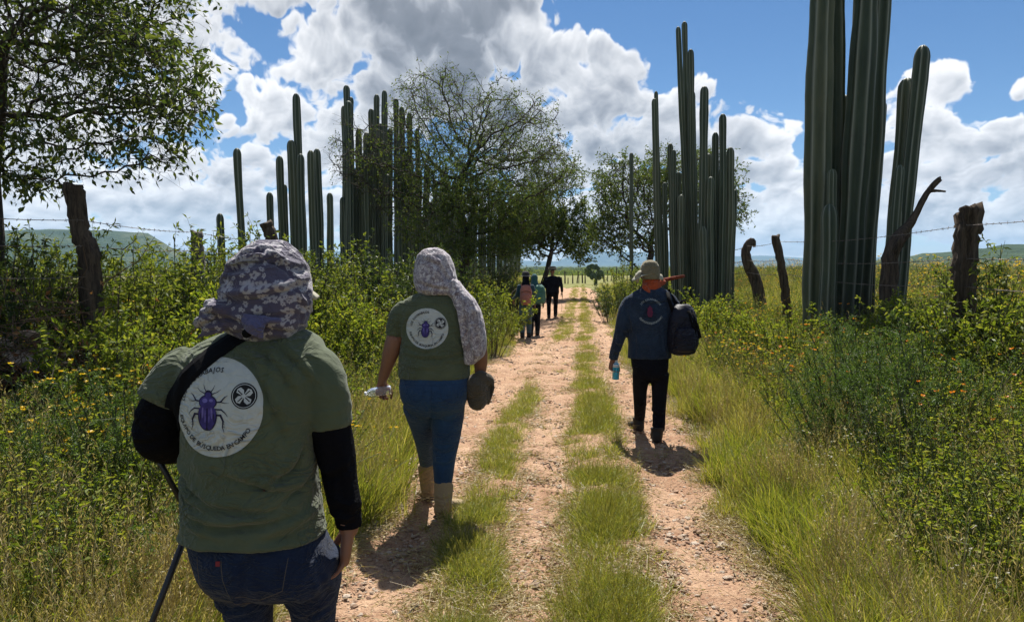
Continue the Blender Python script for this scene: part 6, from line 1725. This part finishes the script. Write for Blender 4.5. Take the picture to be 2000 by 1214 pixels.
# shirt print
pr = Print([shirt1], f1.loc(f1.p(457, 779)), 88 * S1, tilt=R(-2))
pr.disc(0, 0, 1.0, 'print_disc', .0022, 96, ez=1.03)
pr.arc_text('LOS ESCARABAJOS', .79, -84, 8, .135, 'print_letters'); pr.arc_text('EQUIPO DE BÚSQUEDA EN CAMPO', .84, 256, 118, .135, 'print_letters', inside=True)
pr.lay['print_letters'] = ([v - Vector((0, .0012, 0)) for v in pr.lay['print_letters'][0]], pr.lay['print_letters'][1])
beetle(pr, 1.0, -.16, .0)
def emblem(pr, ex, ez, r):
    pr.disc(ex, ez, r, 'emblem_ground', .0030, 36)
    pr.line([(ex + r * .88 * math.cos(t), ez + r * .88 * math.sin(t)) for t in [i * 6.28318 / 32 for i in range(33)]], .012, 'emblem_mark', .0038)
    for a in (0.75, 2.35, 3.9, 5.5):
        ca, sa = math.cos(a), math.sin(a)
        pr.poly([(ex + r * (x * ca - z * sa), ez + r * (x * sa + z * ca)) for x, z in ((.10, -.10), (.34, -.30), (.66, -.26), (.74, .0), (.60, .24), (.36, .16), (.14, .10))], 'emblem_mark', .0040)
    pr.line([(ex - r * .45, ez + r * .40), (ex + r * .45, ez - r * .40)], .022, 'emblem_ground', .0050); pr.line([(ex - r * .42, ez - r * .42), (ex + r * .42, ez + r * .42)], .022, 'emblem_ground', .0050)
    pr.disc(ex, ez, r * .16, 'emblem_mark', .0055, 14)
emblem(pr, .60, .28, .27)
pb = empty('shirt_print', (0, 0, 0)); pb.parent = shirt1; pb['label'] = 'round white badge print with purple beetle and black lettering'
pr.build(BM, pb)
# bag strap across the back
sg = empty('shoulder_bag', f1.o); tag(sg, 'black shoulder bag strap slung across the near woman\'s back', 'bag')
ps = Print([shirt1], f1.loc(f1.p(457, 779)), 1.0); lp = lambda px, py: ((px - 457) * S1, -(py - 779) * S1)
strip_on(ps, [lp(486, 646), lp(472, 655), lp(436, 684), lp(394, 724), lp(366, 762), lp(357, 800), lp(356, 830)], .046, 'strap', .006)
ps.build({'strap': STRAP}, sg)
for o in sg.children: md = o.modifiers.new('thick', 'SOLIDIFY'); md.thickness = .003; md.offset = 0
m_ = MB(); m_.tube([f1.loc(f1.p(480, 652, -.10)), f1.loc(f1.p(510, 630, -.02)), f1.loc(f1.p(520, 640, .10)), f1.loc(f1.p(470, 760, .18)), f1.loc(f1.p(400, 860, .20)), f1.loc(f1.p(368, 850, .10)), f1.loc(f1.p(361, 822, -.04))], .012, 8); m_.build('strap', [STRAP], sg, True)
bgm = fuse([loft_rings([(f1.p(420, 880 + dz, .20), (.10, 0, 0), (0, .035 * k_, 0), 4) for dz, k_ in ((-60, .5), (-50, 1), (20, 1.1), (70, 1), (78, .6))], 28)], .008, 2, origin=f1.o); part('pouch', bgm, STRAP, sg)
# folding stick
st = empty('walking_stick', f1.o); tag(st, 'black folding walking stick, bent at its joint, beside the near woman\'s left hip', 'stick')
A_, B_ = f1.p(292, 866, .14), f1.p(374, 1014, .19)
g_ = gp(292, 1235)
for nm, a, b, r0, r1 in (('upper_section', A_, B_, .0085, .0085), ('lower_section', B_, Vector((g_.x - .10, 2.2, gz(g_.x - .1, 2.2))), .0105, .0085)):
    if nm == 'lower_section':
        d = (P(297, 1214, 2.19) - B_); b = B_ + d * ((B_.z - f1.z - .0) / (-d.z))
    m_ = MB(); m_.tube([f1.loc(a), f1.loc(a + (b - a) * .5), f1.loc(b)], [r0, (r0 + r1) / 2, r1], 12); m_.build(nm, [POLEM], st, True)
m_ = MB(); m_.ell(f1.loc(B_), (.016, .014, .018)); m_.build('joint', [POLEM], st, True)
m_ = MB(); d = (B_ - A_).normalized(); m_.tube([f1.loc(A_ - d * .02), f1.loc(A_ + d * .02), f1.loc(A_ + d * .06)], [.013, .015, .012], 12); m_.build('grip', [STRAP], st, True)

# ------------------------------------------------------------------ 2. the woman ahead
f2 = Fig(4.72, 868, 'woman ahead in pale speckled headscarf, olive T-shirt, blue jeans and tan boots')
S2 = f2.s
sh = f2.fuse([f2.rings([(572, 818, 885, .060), (578, 800, 902, .075), (588, 784, 916, .092), (604, 775, 924, .108), (630, 778, 922, .122), (660, 784, 917, .134), (690, 780, 918, .142), (715, 778, 919, .150), (737, 778, 920, .155)], 2.3),
              f2.limb([(795, 598, .058), (782, 612, .066), (775, 632, .064), (770, 656, .056)], round_=False), f2.limb([(905, 598, .058), (920, 612, .066), (928, 636, .064), (932, 662, .058)], round_=False)], .010, 4, 'shirt')
f2.creases(sh, [([(786, 684), (830, 690), (880, 688), (915, 680)], 1.0), ([(790, 668), (820, 676), (850, 682)], .7), ([(782, 705), (820, 712), (860, 712)], .6), ([(800, 600), (790, 640), (788, 665)], .7), ([(885, 600), (895, 640), (905, 660)], .6), ([(850, 690), (885, 700), (916, 700)], .6)], .012, .009)
displace(sh, lambda v, n: n3(v, 8, 11) * .005 + n3(v, 20, 12) * .002)
shirt2 = part('t_shirt', sh, SHIRT, f2.root)
tr = f2.fuse([f2.rings([(722, 786, 912, .140), (738, 781, 917, .150, -.005), (756, 779, 918, .165, -.02), (776, 783, 914, .170, -.025), (794, 792, 908, .155, -.015), (808, 802, 900, .12, 0)], 2.3),
              f2.limb([(820, 790, .112, .0), (826, 825, .090, .10), (830, 858, .070, .22), (832, 885, .058, .34), (833, 905, .050, .42)], sub=4, round_=False),
              f2.limb([(874, 790, .116, .0), (873, 830, .102, .0), (870, 868, .086, .0), (867, 905, .074, -.01), (866, 945, .058, -.02)], sub=4, round_=False)], .010, 4)
f2.creases(tr, [([(848, 745), (850, 775), (846, 800), (843, 830)], -1.0), ([(800, 800), (830, 806), (846, 800)], .7), ([(850, 806), (880, 812), (904, 800)], .7), ([(848, 868), (870, 874), (892, 866)], .7), ([(850, 892), (870, 898), (890, 890)], .6), ([(850, 935), (868, 940), (884, 934)], .7), ([(820, 850), (832, 855), (843, 850)], .6)], .012, .008)
displace(tr, lambda v, n: n3(v, 9, 13) * .004 + n3(v, 26, 14) * .0015)
jeans2 = part('jeans', tr, JEAN_B, f2.root)
STITCHB = simple('blue_stitch', (.012, .03, .07), .8)
L2 = lambda pts: [(f2.loc(f2.p(*q)).x, f2.loc(f2.p(*q)).z) for q in pts]
for pts in (L2([(800, 748), (806, 768), (818, 775), (832, 768), (834, 748)]), L2([(864, 748), (868, 768), (882, 775), (896, 768), (898, 748)]), L2([(784, 743), (850, 745), (915, 743)]), L2([(848, 745), (848, 790)])): surf_line(jeans2, jeans2, pts, .0016, STITCHB, 'seam')
hs = f2.fuse([f2.rings([(484, 838, 856, .025, .02), (488, 826, 868, .055, .02), (498, 815, 878, .085, .02), (515, 810, 886, .105, .02), (535, 808, 891, .115, .015), (552, 808, 895, .115, .01), (566, 812, 897, .105, .0), (576, 822, 892, .085, 0)], 2.1),
              f2.rings([(548, 850, 898, .075, -.02), (566, 868, 910, .085, -.03), (584, 882, 928, .100, -.03), (605, 888, 939, .110, -.03), (630, 892, 946, .110, -.03), (660, 897, 950, .100, -.04), (680, 902, 951, .085, -.05), (694, 905, 946, .070, -.06), (704, 905, 934, .050, -.07), (712, 909, 926, .035, -.08)], 2.4)], .009, 3, 'scarf')
f2.creases(hs, [([(830, 500), (862, 512), (885, 545), (895, 570)], 1.2), ([(822, 545), (850, 556), (885, 560)], .9), ([(868, 500), (882, 530), (890, 560)], .9), ([(905, 575), (918, 620), (925, 670), (930, 700)], 1.3), ([(893, 590), (903, 640), (912, 700)], 1.0), ([(925, 585), (935, 630), (942, 680)], 1.0), ([(814, 530), (818, 555), (830, 570)], .8), ([(840, 488), (835, 510), (845, 530)], .6)], .012, .010)
displace(hs, lambda v, n: n3(v * np.array([1.6, 1, .7]), 16, 15) * .006 + n3(v, 34, 16) * .0025)
scarf2 = part('headscarf', hs, SCARF2, f2.root)
wl = f2.p(746, 745, .03); w3 = f2.p(935, 752, .06)
bs = head_shapes(f2.p(850, 536, .03), 1.0) + [f2.limb([(850, 555, .058, .02), (850, 585, .058)]), f2.rings([(585, 805, 900, .06), (620, 795, 905, .085), (690, 800, 900, .10), (750, 795, 905, .12), (790, 800, 900, .11)]),
     f2.limb([(795, 605, .045), (778, 640, .056), (766, 680, .056), (757, 710, .044, .01), (746, 745, .029, .03)], sub=4), f2.limb([(905, 605, .045), (930, 650, .052), (938, 695, .048, .02), (938, 725, .038, .04), (935, 752, .028, .06)], sub=4),
     f2.limb([(820, 790, .07), (826, 825, .06, .10), (830, 858, .045, .22), (832, 885, .036, .34), (833, 905, .032, .42), (833, 945, .030, .45)]), f2.limb([(874, 790, .07), (873, 830, .06), (870, 868, .05), (867, 905, .042, -.01), (866, 945, .034, -.02), (867, 985, .032, -.02)])]
bs += hand(wl, (-.1, .1, -1), (.55, -.8, 0), (.85, .35, -.1), 1.0, .85, .05) + hand(w3, (0, .1, -1), (-.4, -.8, 0), (-.85, .4, 0), 1.0, .8, .1)
bx2, bx1 = f2.p(833, 516, .46), f2.p(867, 516, -.03)
bs += shoe(bx1.x, bx1.y, f2.z + .01, -.4, .24, .08, .07) + shoe(bx2.x, bx2.y, f2.z + .02, 0, .24, .08, .07)
bd_ = f2.fuse(bs, .0068, 3, 'body'); zc_ = f2.loc(f2.p(850, 668)).z
tuck(bd_, [shirt2, jeans2], [(f2.loc(f2.p(752, 720)), .22), (f2.loc(f2.p(950, 735, .03)), .20), (f2.loc(f2.p(850, 536, .03)), .17)])
part('body', bd_, SKIN, f2.root)
for (q, yaw, an, lab) in ((bx1, -.45, f2.p(867, 942, -.02), 'right boot nearer the camera'), (bx2, .05, f2.p(833, 905, .42), 'left boot, farther ahead')):
    bt = f2.fuse(shoe(q.x, q.y, gz(q.x, q.y) + .004, yaw, .29, .115, .13, .2, .064, ankle=an), .008, 3)
    f2.creases(bt, [([(850, 958), (866, 962), (884, 957)], 1), ([(852, 972), (868, 975), (884, 970)], .8)], .008, .004)
    bo = part('boot', bt, BOOTM, f2.root, lab)
    so = shoe(0, 0, 0, yaw, .30, .122, .13)[0]; so = ([(v[0] + q.x - f2.o[0], v[1] + q.y - f2.o[1], v[2] * .24 + gz(q.x, q.y) - f2.o[2] - .002) for v in so[0]], so[1])
    me = bpy.data.meshes.new('sole'); me.from_pydata([tuple(map(float, v)) for v in so[0]], [], [tuple(int(i) for i in t) for t in so[1]]); part('sole', me, SOLE, bo)
pr = Print([shirt2], f2.loc(f2.p(838, 638)), 41 * S2, tilt=R(-3))
pr.disc(0, 0, 1.0, 'print_disc', .003, 48, ez=.94)
pr.arc_text('LOS ESCARABAJOS', .76, -84, 6, .14, 'print_letters', lift=.005, bold=.02); pr.arc_text('EQUIPO DE BÚSQUEDA EN CAMPO', .80, 256, 104, .14, 'print_letters', inside=True, lift=.005, bold=.02)
beetle(pr, .92, -.06, .02); emblem(pr, .62, .28, .27)
for k_ in list(pr.lay):
    if k_ not in ('print_disc', 'print_letters'): pr.lay[k_] = ([v - Vector((0, .003, 0)) for v in pr.lay[k_][0]], pr.lay[k_][1])
pb = empty('shirt_print'); pb.parent = shirt2; pb['label'] = 'round white badge print with purple beetle and black lettering'
pr.build(BM, pb)
bottle('water_bottle', f2.p(738, 765, .0), (-1, -.25, -.12), .17, .032, 'clear plastic water bottle held sideways in the left hand of the woman ahead')
# cap in her right hand
cp = empty('baseball_cap', tuple(f2.p(934, 765))); tag(cp, 'dark olive cloth cap held by the woman ahead in her right hand', 'cap')
oc = tuple(cp.location)
cm = fuse([ellips(f2.p(929, 758, -.02), (.082, .085, .095)), ellips(f2.p(932, 778, -.02), (.068, .075, .078)), limb([f2.p(940, 740, -.02), f2.p(955, 742, -.01), f2.p(964, 750)], [.055, .040, .012]), limb([f2.p(950, 750), f2.p(945, 775), f2.p(938, 797)], [.03, .045, .015])], .008, 3, origin=oc)
displace(cm, lambda v, n: n3(v, 18, 18) * .008); CAPO = cloth('dark_olive_cap_cloth', (.080, .066, .045), .2); part('crown', cm, CAPO, cp)
cm = fuse([limb([f2.p(952, 738, .01), f2.p(960, 752, .02), f2.p(954, 782, .02)], [.03, .05, .03], depth=.25, ref=(1, .4, 0))], .006, 2, origin=oc); part('brim', cm, CAPO, cp)

# ------------------------------------------------------------------ 3. the man in denim
f3 = Fig(6.75, 1270, 'man on the right in denim jacket, black trousers, cloth hat and orange kerchief')
S3 = f3.s
jk = f3.fuse([f3.rings([(560, 1254, 1290, .065), (568, 1240, 1304, .085), (578, 1226, 1316, .100), (594, 1219, 1321, .112), (618, 1221, 1318, .120), (645, 1226, 1312, .122), (672, 1227, 1311, .124), (699, 1226, 1312, .128)], 2.4),
              f3.limb([(1232, 585, .058), (1222, 604, .066), (1215, 635, .060), (1208, 664, .054, .02), (1200, 690, .046, .05), (1198, 702, .043, .06)], sub=4, round_=False), f3.limb([(1308, 585, .058), (1319, 604, .066), (1324, 635, .060), (1322, 660, .054, .03), (1314, 664, .048, .20)], sub=4)], .012, 3)
f3.creases(jk, [([(1212, 640), (1222, 646), (1232, 640)], .8), ([(1204, 668), (1212, 672), (1220, 666)], .9), ([(1200, 684), (1207, 688), (1214, 683)], .9), ([(1240, 650), (1243, 675), (1240, 698)], .8), ([(1290, 640), (1292, 670), (1298, 697)], .8), ([(1225, 600), (1232, 630), (1234, 660)], .8), ([(1262, 660), (1266, 680), (1262, 698)], .6), ([(1230, 582), (1270, 588), (1310, 582)], .6)], .014, .011)
displace(jk, lambda v, n: n3(v, 9, 21) * .007 + n3(v, 22, 22) * .003)
jack = part('denim_jacket', jk, JACKET, f3.root)
tr = f3.fuse([f3.rings([(688, 1234, 1306, .112), (700, 1232, 1306, .120), (716, 1234, 1305, .125), (730, 1238, 1303, .115), (738, 1244, 1298, .09)], 2.4),
              f3.limb([(1253, 728, .085), (1250, 760, .068, .12), (1250, 792, .060, .28), (1249, 818, .052, .46)], sub=4, round_=False), f3.limb([(1289, 728, .086), (1288, 765, .072, .02), (1287, 800, .064, .02), (1287, 842, .056, .0)], sub=4, round_=False)], .012, 3)
f3.creases(tr, [([(1240, 790), (1250, 794), (1262, 788)], 1), ([(1272, 800), (1288, 806), (1302, 798)], 1), ([(1274, 830), (1288, 836), (1300, 828)], 1), ([(1240, 815), (1250, 820), (1260, 815)], 1), ([(1245, 735), (1258, 742), (1268, 735)], 1)], .014, .010)
trs3 = part('trousers', tr, BLACKP, f3.root)
wl = f3.p(1197, 702, .07)
bs = head_shapes(f3.p(1270, 532, .02), 1.0) + [f3.limb([(1270, 545, .052, .01), (1271, 572, .055)]), f3.rings([(575, 1240, 1300, .06), (620, 1236, 1302, .085), (700, 1242, 1298, .09), (732, 1244, 1296, .09)]),
     f3.limb([(1236, 590, .045), (1216, 635, .042), (1209, 664, .036, .02), (1197, 702, .027, .07)]), f3.limb([(1306, 590, .045), (1323, 635, .042), (1322, 660, .038, .03), (1312, 664, .028, .22)]),
     f3.limb([(1253, 728, .06), (1250, 760, .045, .12), (1250, 792, .038, .28), (1249, 825, .033, .47)]), f3.limb([(1289, 728, .06), (1288, 765, .048, .02), (1287, 800, .042, .02), (1287, 856, .034)])]
bs += hand(wl, (-.08, .05, -1), (.5, -.8, 0), (.8, .45, 0), 1.0, .75, .1) + hand(f3.p(1312, 664, .24), (-.2, .9, .2), (-.9, -.2, 0), (0, .1, .9), .95, .8, .1)
b1, b2 = f3.p(1287, 516, .0), f3.p(1249, 516, .47)
bs += shoe(b1.x, b1.y, gz(b1.x, b1.y) + .01, -.1, .24, .08, .07) + shoe(b2.x, b2.y, gz(b2.x, b2.y) + .02, .1, .24, .08, .07)
bd_ = f3.fuse(bs, .0075, 3, 'body'); tuck(bd_, [jack, trs3], [(f3.loc(wl), .17), (f3.loc(f3.p(1312, 664, .26)), .12), (f3.loc(f3.p(1270, 532, .02)), .17)])
part('body', bd_, SKIN, f3.root)
for q, yaw in ((b1, -.15), (b2, .15)): part('shoe', f3.fuse(shoe(q.x, q.y, gz(q.x, q.y) - .002, yaw, .30, .115, .12, .14, .062), .009, 2), SHOEM, f3.root)
part('neckerchief', f3.fuse([f3.rings([(543, 1257, 1286, .070, .01), (549, 1255, 1290, .085, .01), (558, 1254, 1291, .088, .01), (566, 1257, 1290, .075, .0)], 2.1), f3.limb([(1285, 553, .035, -.02), (1296, 551, .025, .0)]), f3.limb([(1260, 560, .030, -.06), (1268, 570, .014, -.08)])], .009, 2), ORNG, f3.root)
ht = empty('cloth_hat', (0, 0, 0)); ht.parent = f3.root; ht['label'] = 'olive sun hat with paler drooping brim'
cm = f3.fuse([f3.rings([(508, 1262, 1277, .05, .01), (511, 1256, 1283, .078, .01), (519, 1252, 1287, .094, .01), (530, 1250, 1288, .100, .01), (545, 1252, 1288, .098, .01)], 2.4)], .009, 2); displace(cm, lambda v, n: n3(v, 14, 25) * .007); part('crown', cm, HATG, ht)
m_ = MB(); nr, na = 6, 40; V = []
for i in range(nr):
    t = i / (nr - 1)
    for j in range(na):
        a = j * 6.28318 / na; rr = .095 + .058 * t * (1.15 if math.cos(a) < 0 else .45)
        V.append((math.cos(a) * rr * 1.0, .01 + math.sin(a) * rr * (1.0 if math.sin(a) > 0 else .62), .0 - .05 * t * t * abs(math.cos(a)) + .012 * math.sin(3 * a + 1) * t))
V = np.array(V) + np.array(tuple(f3.loc(f3.p(1270, 536))))
m_.add(V, [(i * na + j, i * na + (j + 1) % na, (i + 1) * na + (j + 1) % na, (i + 1) * na + j) for i in range(nr - 1) for j in range(na)])
bo = m_.build('brim', [HATW], ht, True); md = bo.modifiers.new('t', 'SOLIDIFY'); md.thickness = .004
fp = f3.fuse([f3.limb([(1250, 532, .020, -.02), (1244, 540, .022, .0), (1246, 550, .012, .0)], depth=2.0)], .008, 2); part('ear_flap', fp, HATW, ht)
pr = Print([jack], f3.loc(f3.p(1266, 605)), 26 * S3)
pr.arc_text('LOS ESCARABAJOS', .85, -58, 62, .20, 'print_letters', lift=.006, bold=.02); pr.arc_text('EQUIPO DE BÚSQUEDA EN CAMPO', .92, 236, 118, .20, 'print_letters', inside=True, lift=.006, bold=.02)
beetle(pr, 1.05, -.05, .0)
for k_ in ('beetle_body', 'beetle_sheen', 'beetle_outline'): pr.lay[k_] = ([v - Vector((0, .004, 0)) for v in pr.lay[k_][0]], pr.lay[k_][1])
pb = empty('jacket_print'); pb.parent = jack; pb['label'] = 'faint ring of pale letters round a magenta beetle'
pr.build({'print_letters': INKG, 'beetle_body': MAROON, 'beetle_sheen': MAROON, 'beetle_outline': PURPD}, pb)
bt = bottle('drink_bottle', f3.p(1203, 722, .05), (.04, 0, 1), .178, .033, 'small clear bottle of blue drink hanging from the hand of the man in denim', liquid=None, lab=BLUEL)
m_ = MB(); m_.tube([Vector((.001, 0, .028)), Vector((.0015, 0, .05)), Vector((.002, 0, .07))], [.0335, .030, .016], 18); m_.build('bottle_shoulder', [CAPW], bt, True)
# backpack
def backpack(label, c, w_, d, h, mat, origin=None, straps=None, seed=0, vox=.012):
    c = Vector(c); root = empty('backpack', tuple(c)); tag(root, label, 'backpack'); o = tuple(c)
    X, Yv = Vector((w_ / 2, 0, 0)), Vector((0, d / 2, 0))
    bm_ = fuse([loft_rings([(c + Vector((0, 0, h * t)), X * k, Yv * q, 2.8) for t, k, q in ((-.50, .55, .5), (-.47, .80, .85), (-.30, .98, 1.0), (0, 1, 1), (.25, .92, .9), (.40, .75, .7), (.48, .48, .45), (.50, .30, .25))], 30)], vox, 3, origin=o)
    displace(bm_, lambda v, n: n3(v, 9, 30 + seed) * .014 + n3(v, 24, 31 + seed) * .005); part('main_bag', bm_, mat, root)
    pk = fuse([loft_rings([(c + Vector((0, -d * .42, h * t)), X * k, Yv * q, 2.8) for t, k, q in ((-.42, .5, .3), (-.38, .70, .5), (-.15, .72, .55), (.02, .66, .45), (.06, .5, .3))], 24)], vox, 3, origin=o); displace(pk, lambda v, n: n3(v, 16, 33 + seed) * .006); part('pocket', pk, mat, root)
    m = MB(); m.tube([Vector((-w_ * .09, 0, h * .48)), Vector((-w_ * .06, -.01, h * .56)), Vector((w_ * .06, -.01, h * .56)), Vector((w_ * .09, 0, h * .48))], .010, 6); m.build('handle', [STRAP], root, True)
    m = MB(); m.tube([Vector((x * w_, -d * .47 * (1 - (2 * x) ** 2 * .35), h * (.20 - .5 * x * x))) for x in (-.4, -.2, 0, .2, .4)], .005, 5); m.build('zip', [STRAP], root, True)
    for sp in (straps or []):
        m = MB(); m.tube([Vector(q) - c for q in sp], .018 * (w_ / .3), 8, flat=.4); m.build('strap', [STRAP if mat is PACKN else mat], root, True)
    return root
backpack('dark navy backpack hanging from the right shoulder of the man in denim', f3.p(1333, 643, -.10), .27, .22, .46, PACKN,
         straps=[[f3.p(1325, 600, -.08), f3.p(1312, 578, -.06), f3.p(1306, 566, .0), f3.p(1312, 585, .13), f3.p(1325, 640, .06), f3.p(1330, 672, -.02)], [f3.p(1316, 612, -.14), f3.p(1308, 590, -.13), f3.p(1304, 570, -.08)], [f3.p(1352, 610, -.18), f3.p(1360, 635, -.19), f3.p(1367, 660, -.17)], [f3.p(1345, 606, -.2), f3.p(1354, 632, -.21), f3.p(1357, 650, -.2)]])
tl = empty('tool_handle', tuple(f3.p(1300, 545, .05))); tag(tl, 'reddish wooden tool handle carried over the shoulder of the man in denim', 'tool')
WOODR = barkmat('red_wood', (.10, .025, .015), (.26, .07, .04), 30, .3); m_ = MB(); o_ = Vector(tl.location)
m_.tube([f3.p(1288, 549, .16) - o_, f3.p(1310, 544, .02) - o_, f3.p(1336, 539, -.12) - o_], [.020, .018, .014], 10); m_.build('shaft', [WOODR], tl, True)
m_ = MB(); m_.tube([f3.p(1284, 552, .18) - o_, f3.p(1290, 549, .14) - o_], [.03, .028], 10); m_.build('butt', [SHOEM], tl, True)

# ------------------------------------------------------------------ the walkers far ahead
def walker(x, y, H, top, legs, label, hat=None, stride=.18, arm_l=0.0, arm_r=0.0, hatm=None, wide=1.0, hoodm=None, shoem=SHOEM):
    z = gz(x, y); root = empty('person', (x, y, z)); tag(root, label, 'person'); o = (x, y, z); k = H / 1.7
    q = lambda a, b, c_: Vector((x + a * k * wide, y + b * k, z + c_ * k))
    def R_(L): return loft_rings([(q(0, dy, h), Vector((w_ * k * wide, 0, 0)), Vector((0, d * k, 0)), 2.4) for h, w_, d, dy in L], 22)
    ja = fuse([R_([(1.46, .07, .06, 0), (1.42, .14, .09, 0), (1.36, .19, .11, 0), (1.2, .18, .12, 0), (1.0, .17, .125, 0), (.86, .18, .13, 0)]),
               limb([q(-.17, 0, 1.38), q(-.23, 0, 1.15), q(-.24 - arm_l * .1, .08 + arm_l * .2, .92 + arm_l * .12)], [.062 * k, .055 * k, .045 * k]), limb([q(.17, 0, 1.38), q(.23, 0, 1.15), q(.25, .06 + arm_r * .2, .92)], [.062 * k, .055 * k, .045 * k])], .020, 2, origin=o)
    displace(ja, lambda v, n: n3(v, 9, 50) * .010); part('jacket', ja, top, root)
    tr_ = fuse([R_([(.95, .155, .115, 0), (.85, .17, .13, 0), (.78, .16, .12, 0)]), limb([q(-.085, 0, .82), q(-.09, .05, .48), q(-.09, -stride * .3, .08)], [.105 * k, .080 * k, .066 * k]), limb([q(.085, 0, .82), q(.09, .1, .48), q(.09, stride, .08)], [.105 * k, .080 * k, .066 * k])], .020, 2, origin=o)
    displace(tr_, lambda v, n: n3(v, 11, 51) * .008); part('trousers', tr_, legs, root)
    bs_ = head_shapes(q(0, .02, 1.60), k) + [limb([q(0, 0, 1.55), q(0, 0, 1.42)], [.052 * k, .055 * k]), R_([(1.42, .10, .06, 0), (1.2, .14, .08, 0), (.85, .14, .08, 0)]), limb([q(-.17, 0, 1.38), q(-.23, 0, 1.15), q(-.24 - arm_l * .1, .09 + arm_l * .2, .89 + arm_l * .12)], [.04 * k, .038 * k, .03 * k]), limb([q(.17, 0, 1.38), q(.23, 0, 1.15), q(.25, .07 + arm_r * .2, .89)], [.04 * k, .038 * k, .03 * k]),
        limb([q(-.085, 0, .82), q(-.09, .05, .48), q(-.09, -stride * .3, .05)], [.07 * k, .05 * k, .04 * k]), limb([q(.085, 0, .82), q(.09, .1, .48), q(.09, stride, .05)], [.07 * k, .05 * k, .04 * k])]
    bs_ += hand(q(-.24 - arm_l * .1, .09 + arm_l * .2, .88 + arm_l * .12), (0, .1, -1), (1, -.2, 0), (.2, 1, 0), k, .6) + hand(q(.25, .07 + arm_r * .2, .88), (0, .1, -1), (-1, -.2, 0), (-.2, 1, 0), k, .6)
    part('body', fuse(bs_, .011, 2, origin=o), SKIN, root)
    for sx, dy in ((-1, -stride * .3), (1, stride)): p_ = q(sx * .09, dy, 0); part('shoe', fuse(shoe(p_.x, p_.y, gz(p_.x, p_.y), 0, .28, .11, .11, .12, .055), .014, 1, origin=o), shoem, root)
    if hoodm: part('hood', fuse([ellips(q(0, 0, 1.61), (.095 * k, .105 * k, .12 * k)), limb([q(0, -.02, 1.54), q(0, -.02, 1.42)], [.09 * k, .12 * k])], .016, 2, origin=o), hoodm, root)
    if hat:
        m = MB(); r_ = hat; prof = [(r_, 1.655), (r_ * .8, 1.66), (.10, 1.67), (.10, 1.72), (.09, 1.765), (.05, 1.785), (.005, 1.79)]; K_ = 24; V_ = []
        for rr, h in prof: V_ += [tuple(q(math.cos(j * 6.28318 / K_) * rr, math.sin(j * 6.28318 / K_) * rr * 1.1, h) - Vector(o)) for j in range(K_)]
        m.add(V_, [(i * K_ + j, i * K_ + (j + 1) % K_, (i + 1) * K_ + (j + 1) % K_, (i + 1) * K_ + j) for i in range(len(prof) - 1) for j in range(K_)]); m.build('hat', [hatm or BLACKP], root, True)
    return root, q
HATD = cloth('dark_hat_felt', (.05, .045, .04), .2)
c4 = P(1027, 516, 16.2)
w4, q4 = walker(c4.x, 16.2, 1.40, BLUJ, JEAN_L, 'distant walker in dark teal jacket and light jeans with a pink backpack', hat=.17, arm_l=1.0, hatm=HATD, hoodm=BLACKP)
backpack('pink backpack on the distant walker at the left track edge', q4(0, -.20, 1.16), .27, .18, .44, PACKP, straps=[[q4(-.10, -.14, 1.34), q4(-.11, -.04, 1.45), q4(-.11, .08, 1.38), q4(-.12, .12, 1.1)], [q4(.10, -.14, 1.34), q4(.11, -.04, 1.45), q4(.11, .08, 1.38), q4(.12, .12, 1.1)]], seed=3, vox=.016)
sk = empty('long_stick', tuple(P(1000, 568, 16.3))); tag(sk, 'thin dark stick held out by the walker with the pink backpack', 'stick'); o_ = Vector(sk.location)
m_ = MB(); m_.tube([P(1018, 556, 16.4) - o_, P(1000, 572, 16.3) - o_, P(980, 588, 16.2) - o_], .012, 6); m_.build('shaft', [POSTM], sk, True)
c5 = P(1044, 516, 17.0)
w5, q5 = walker(c5.x, 17.0, 1.42, BLUJ, BLACKP, 'distant walker in teal jacket and black trousers, half hidden beside the pink backpack', arm_r=.2, hoodm=cloth('teal_hood', (.03, .10, .11), .2))
backpack('green backpack on the half hidden distant walker', q5(.12, -.18, 1.18), .30, .20, .42, PACKG, straps=[[q5(.05, -.12, 1.34), q5(.08, -.02, 1.45), q5(.10, .10, 1.2)]], seed=6, vox=.016)
c6 = P(1079, 516, 22.6)
w6, q6 = walker(c6.x, 22.6, 1.50, BLACKP, BLACKC, 'farthest walker, broad man all in black with a hat', hat=.15, wide=1.35, hatm=HATD, stride=.22)
m_ = MB(); m_.tube([q6(0, 0, 1.70) - Vector(w6.location), q6(0, .0, 1.725) - Vector(w6.location)], [.135, .128], 20); m_.build('hat_band', [HATW], w6, True)
mc_ = empty('machete', tuple(q6(.26, .08, .78))); tag(mc_, 'long dark machete hanging from the hand of the man in black', 'machete'); m_ = MB(); m_.box((0, 0, .0), (.010, .02, .07)); m_.build('grip', [SHOEM], mc_)
m_ = MB(); m_.add([(-.006, -.02, -.06), (.006, -.02, -.06), (-.006, .03, -.06), (.006, .03, -.06), (-.03, -.03, -.45), (-.024, -.03, -.45), (-.03, .03, -.50), (-.024, .03, -.50)], [(0, 1, 3, 2), (4, 6, 7, 5), (0, 4, 5, 1), (2, 3, 7, 6), (0, 2, 6, 4), (1, 5, 7, 3)]); m_.build('blade', [simple('dull_steel', (.12, .12, .12), .5, .5)], mc_)
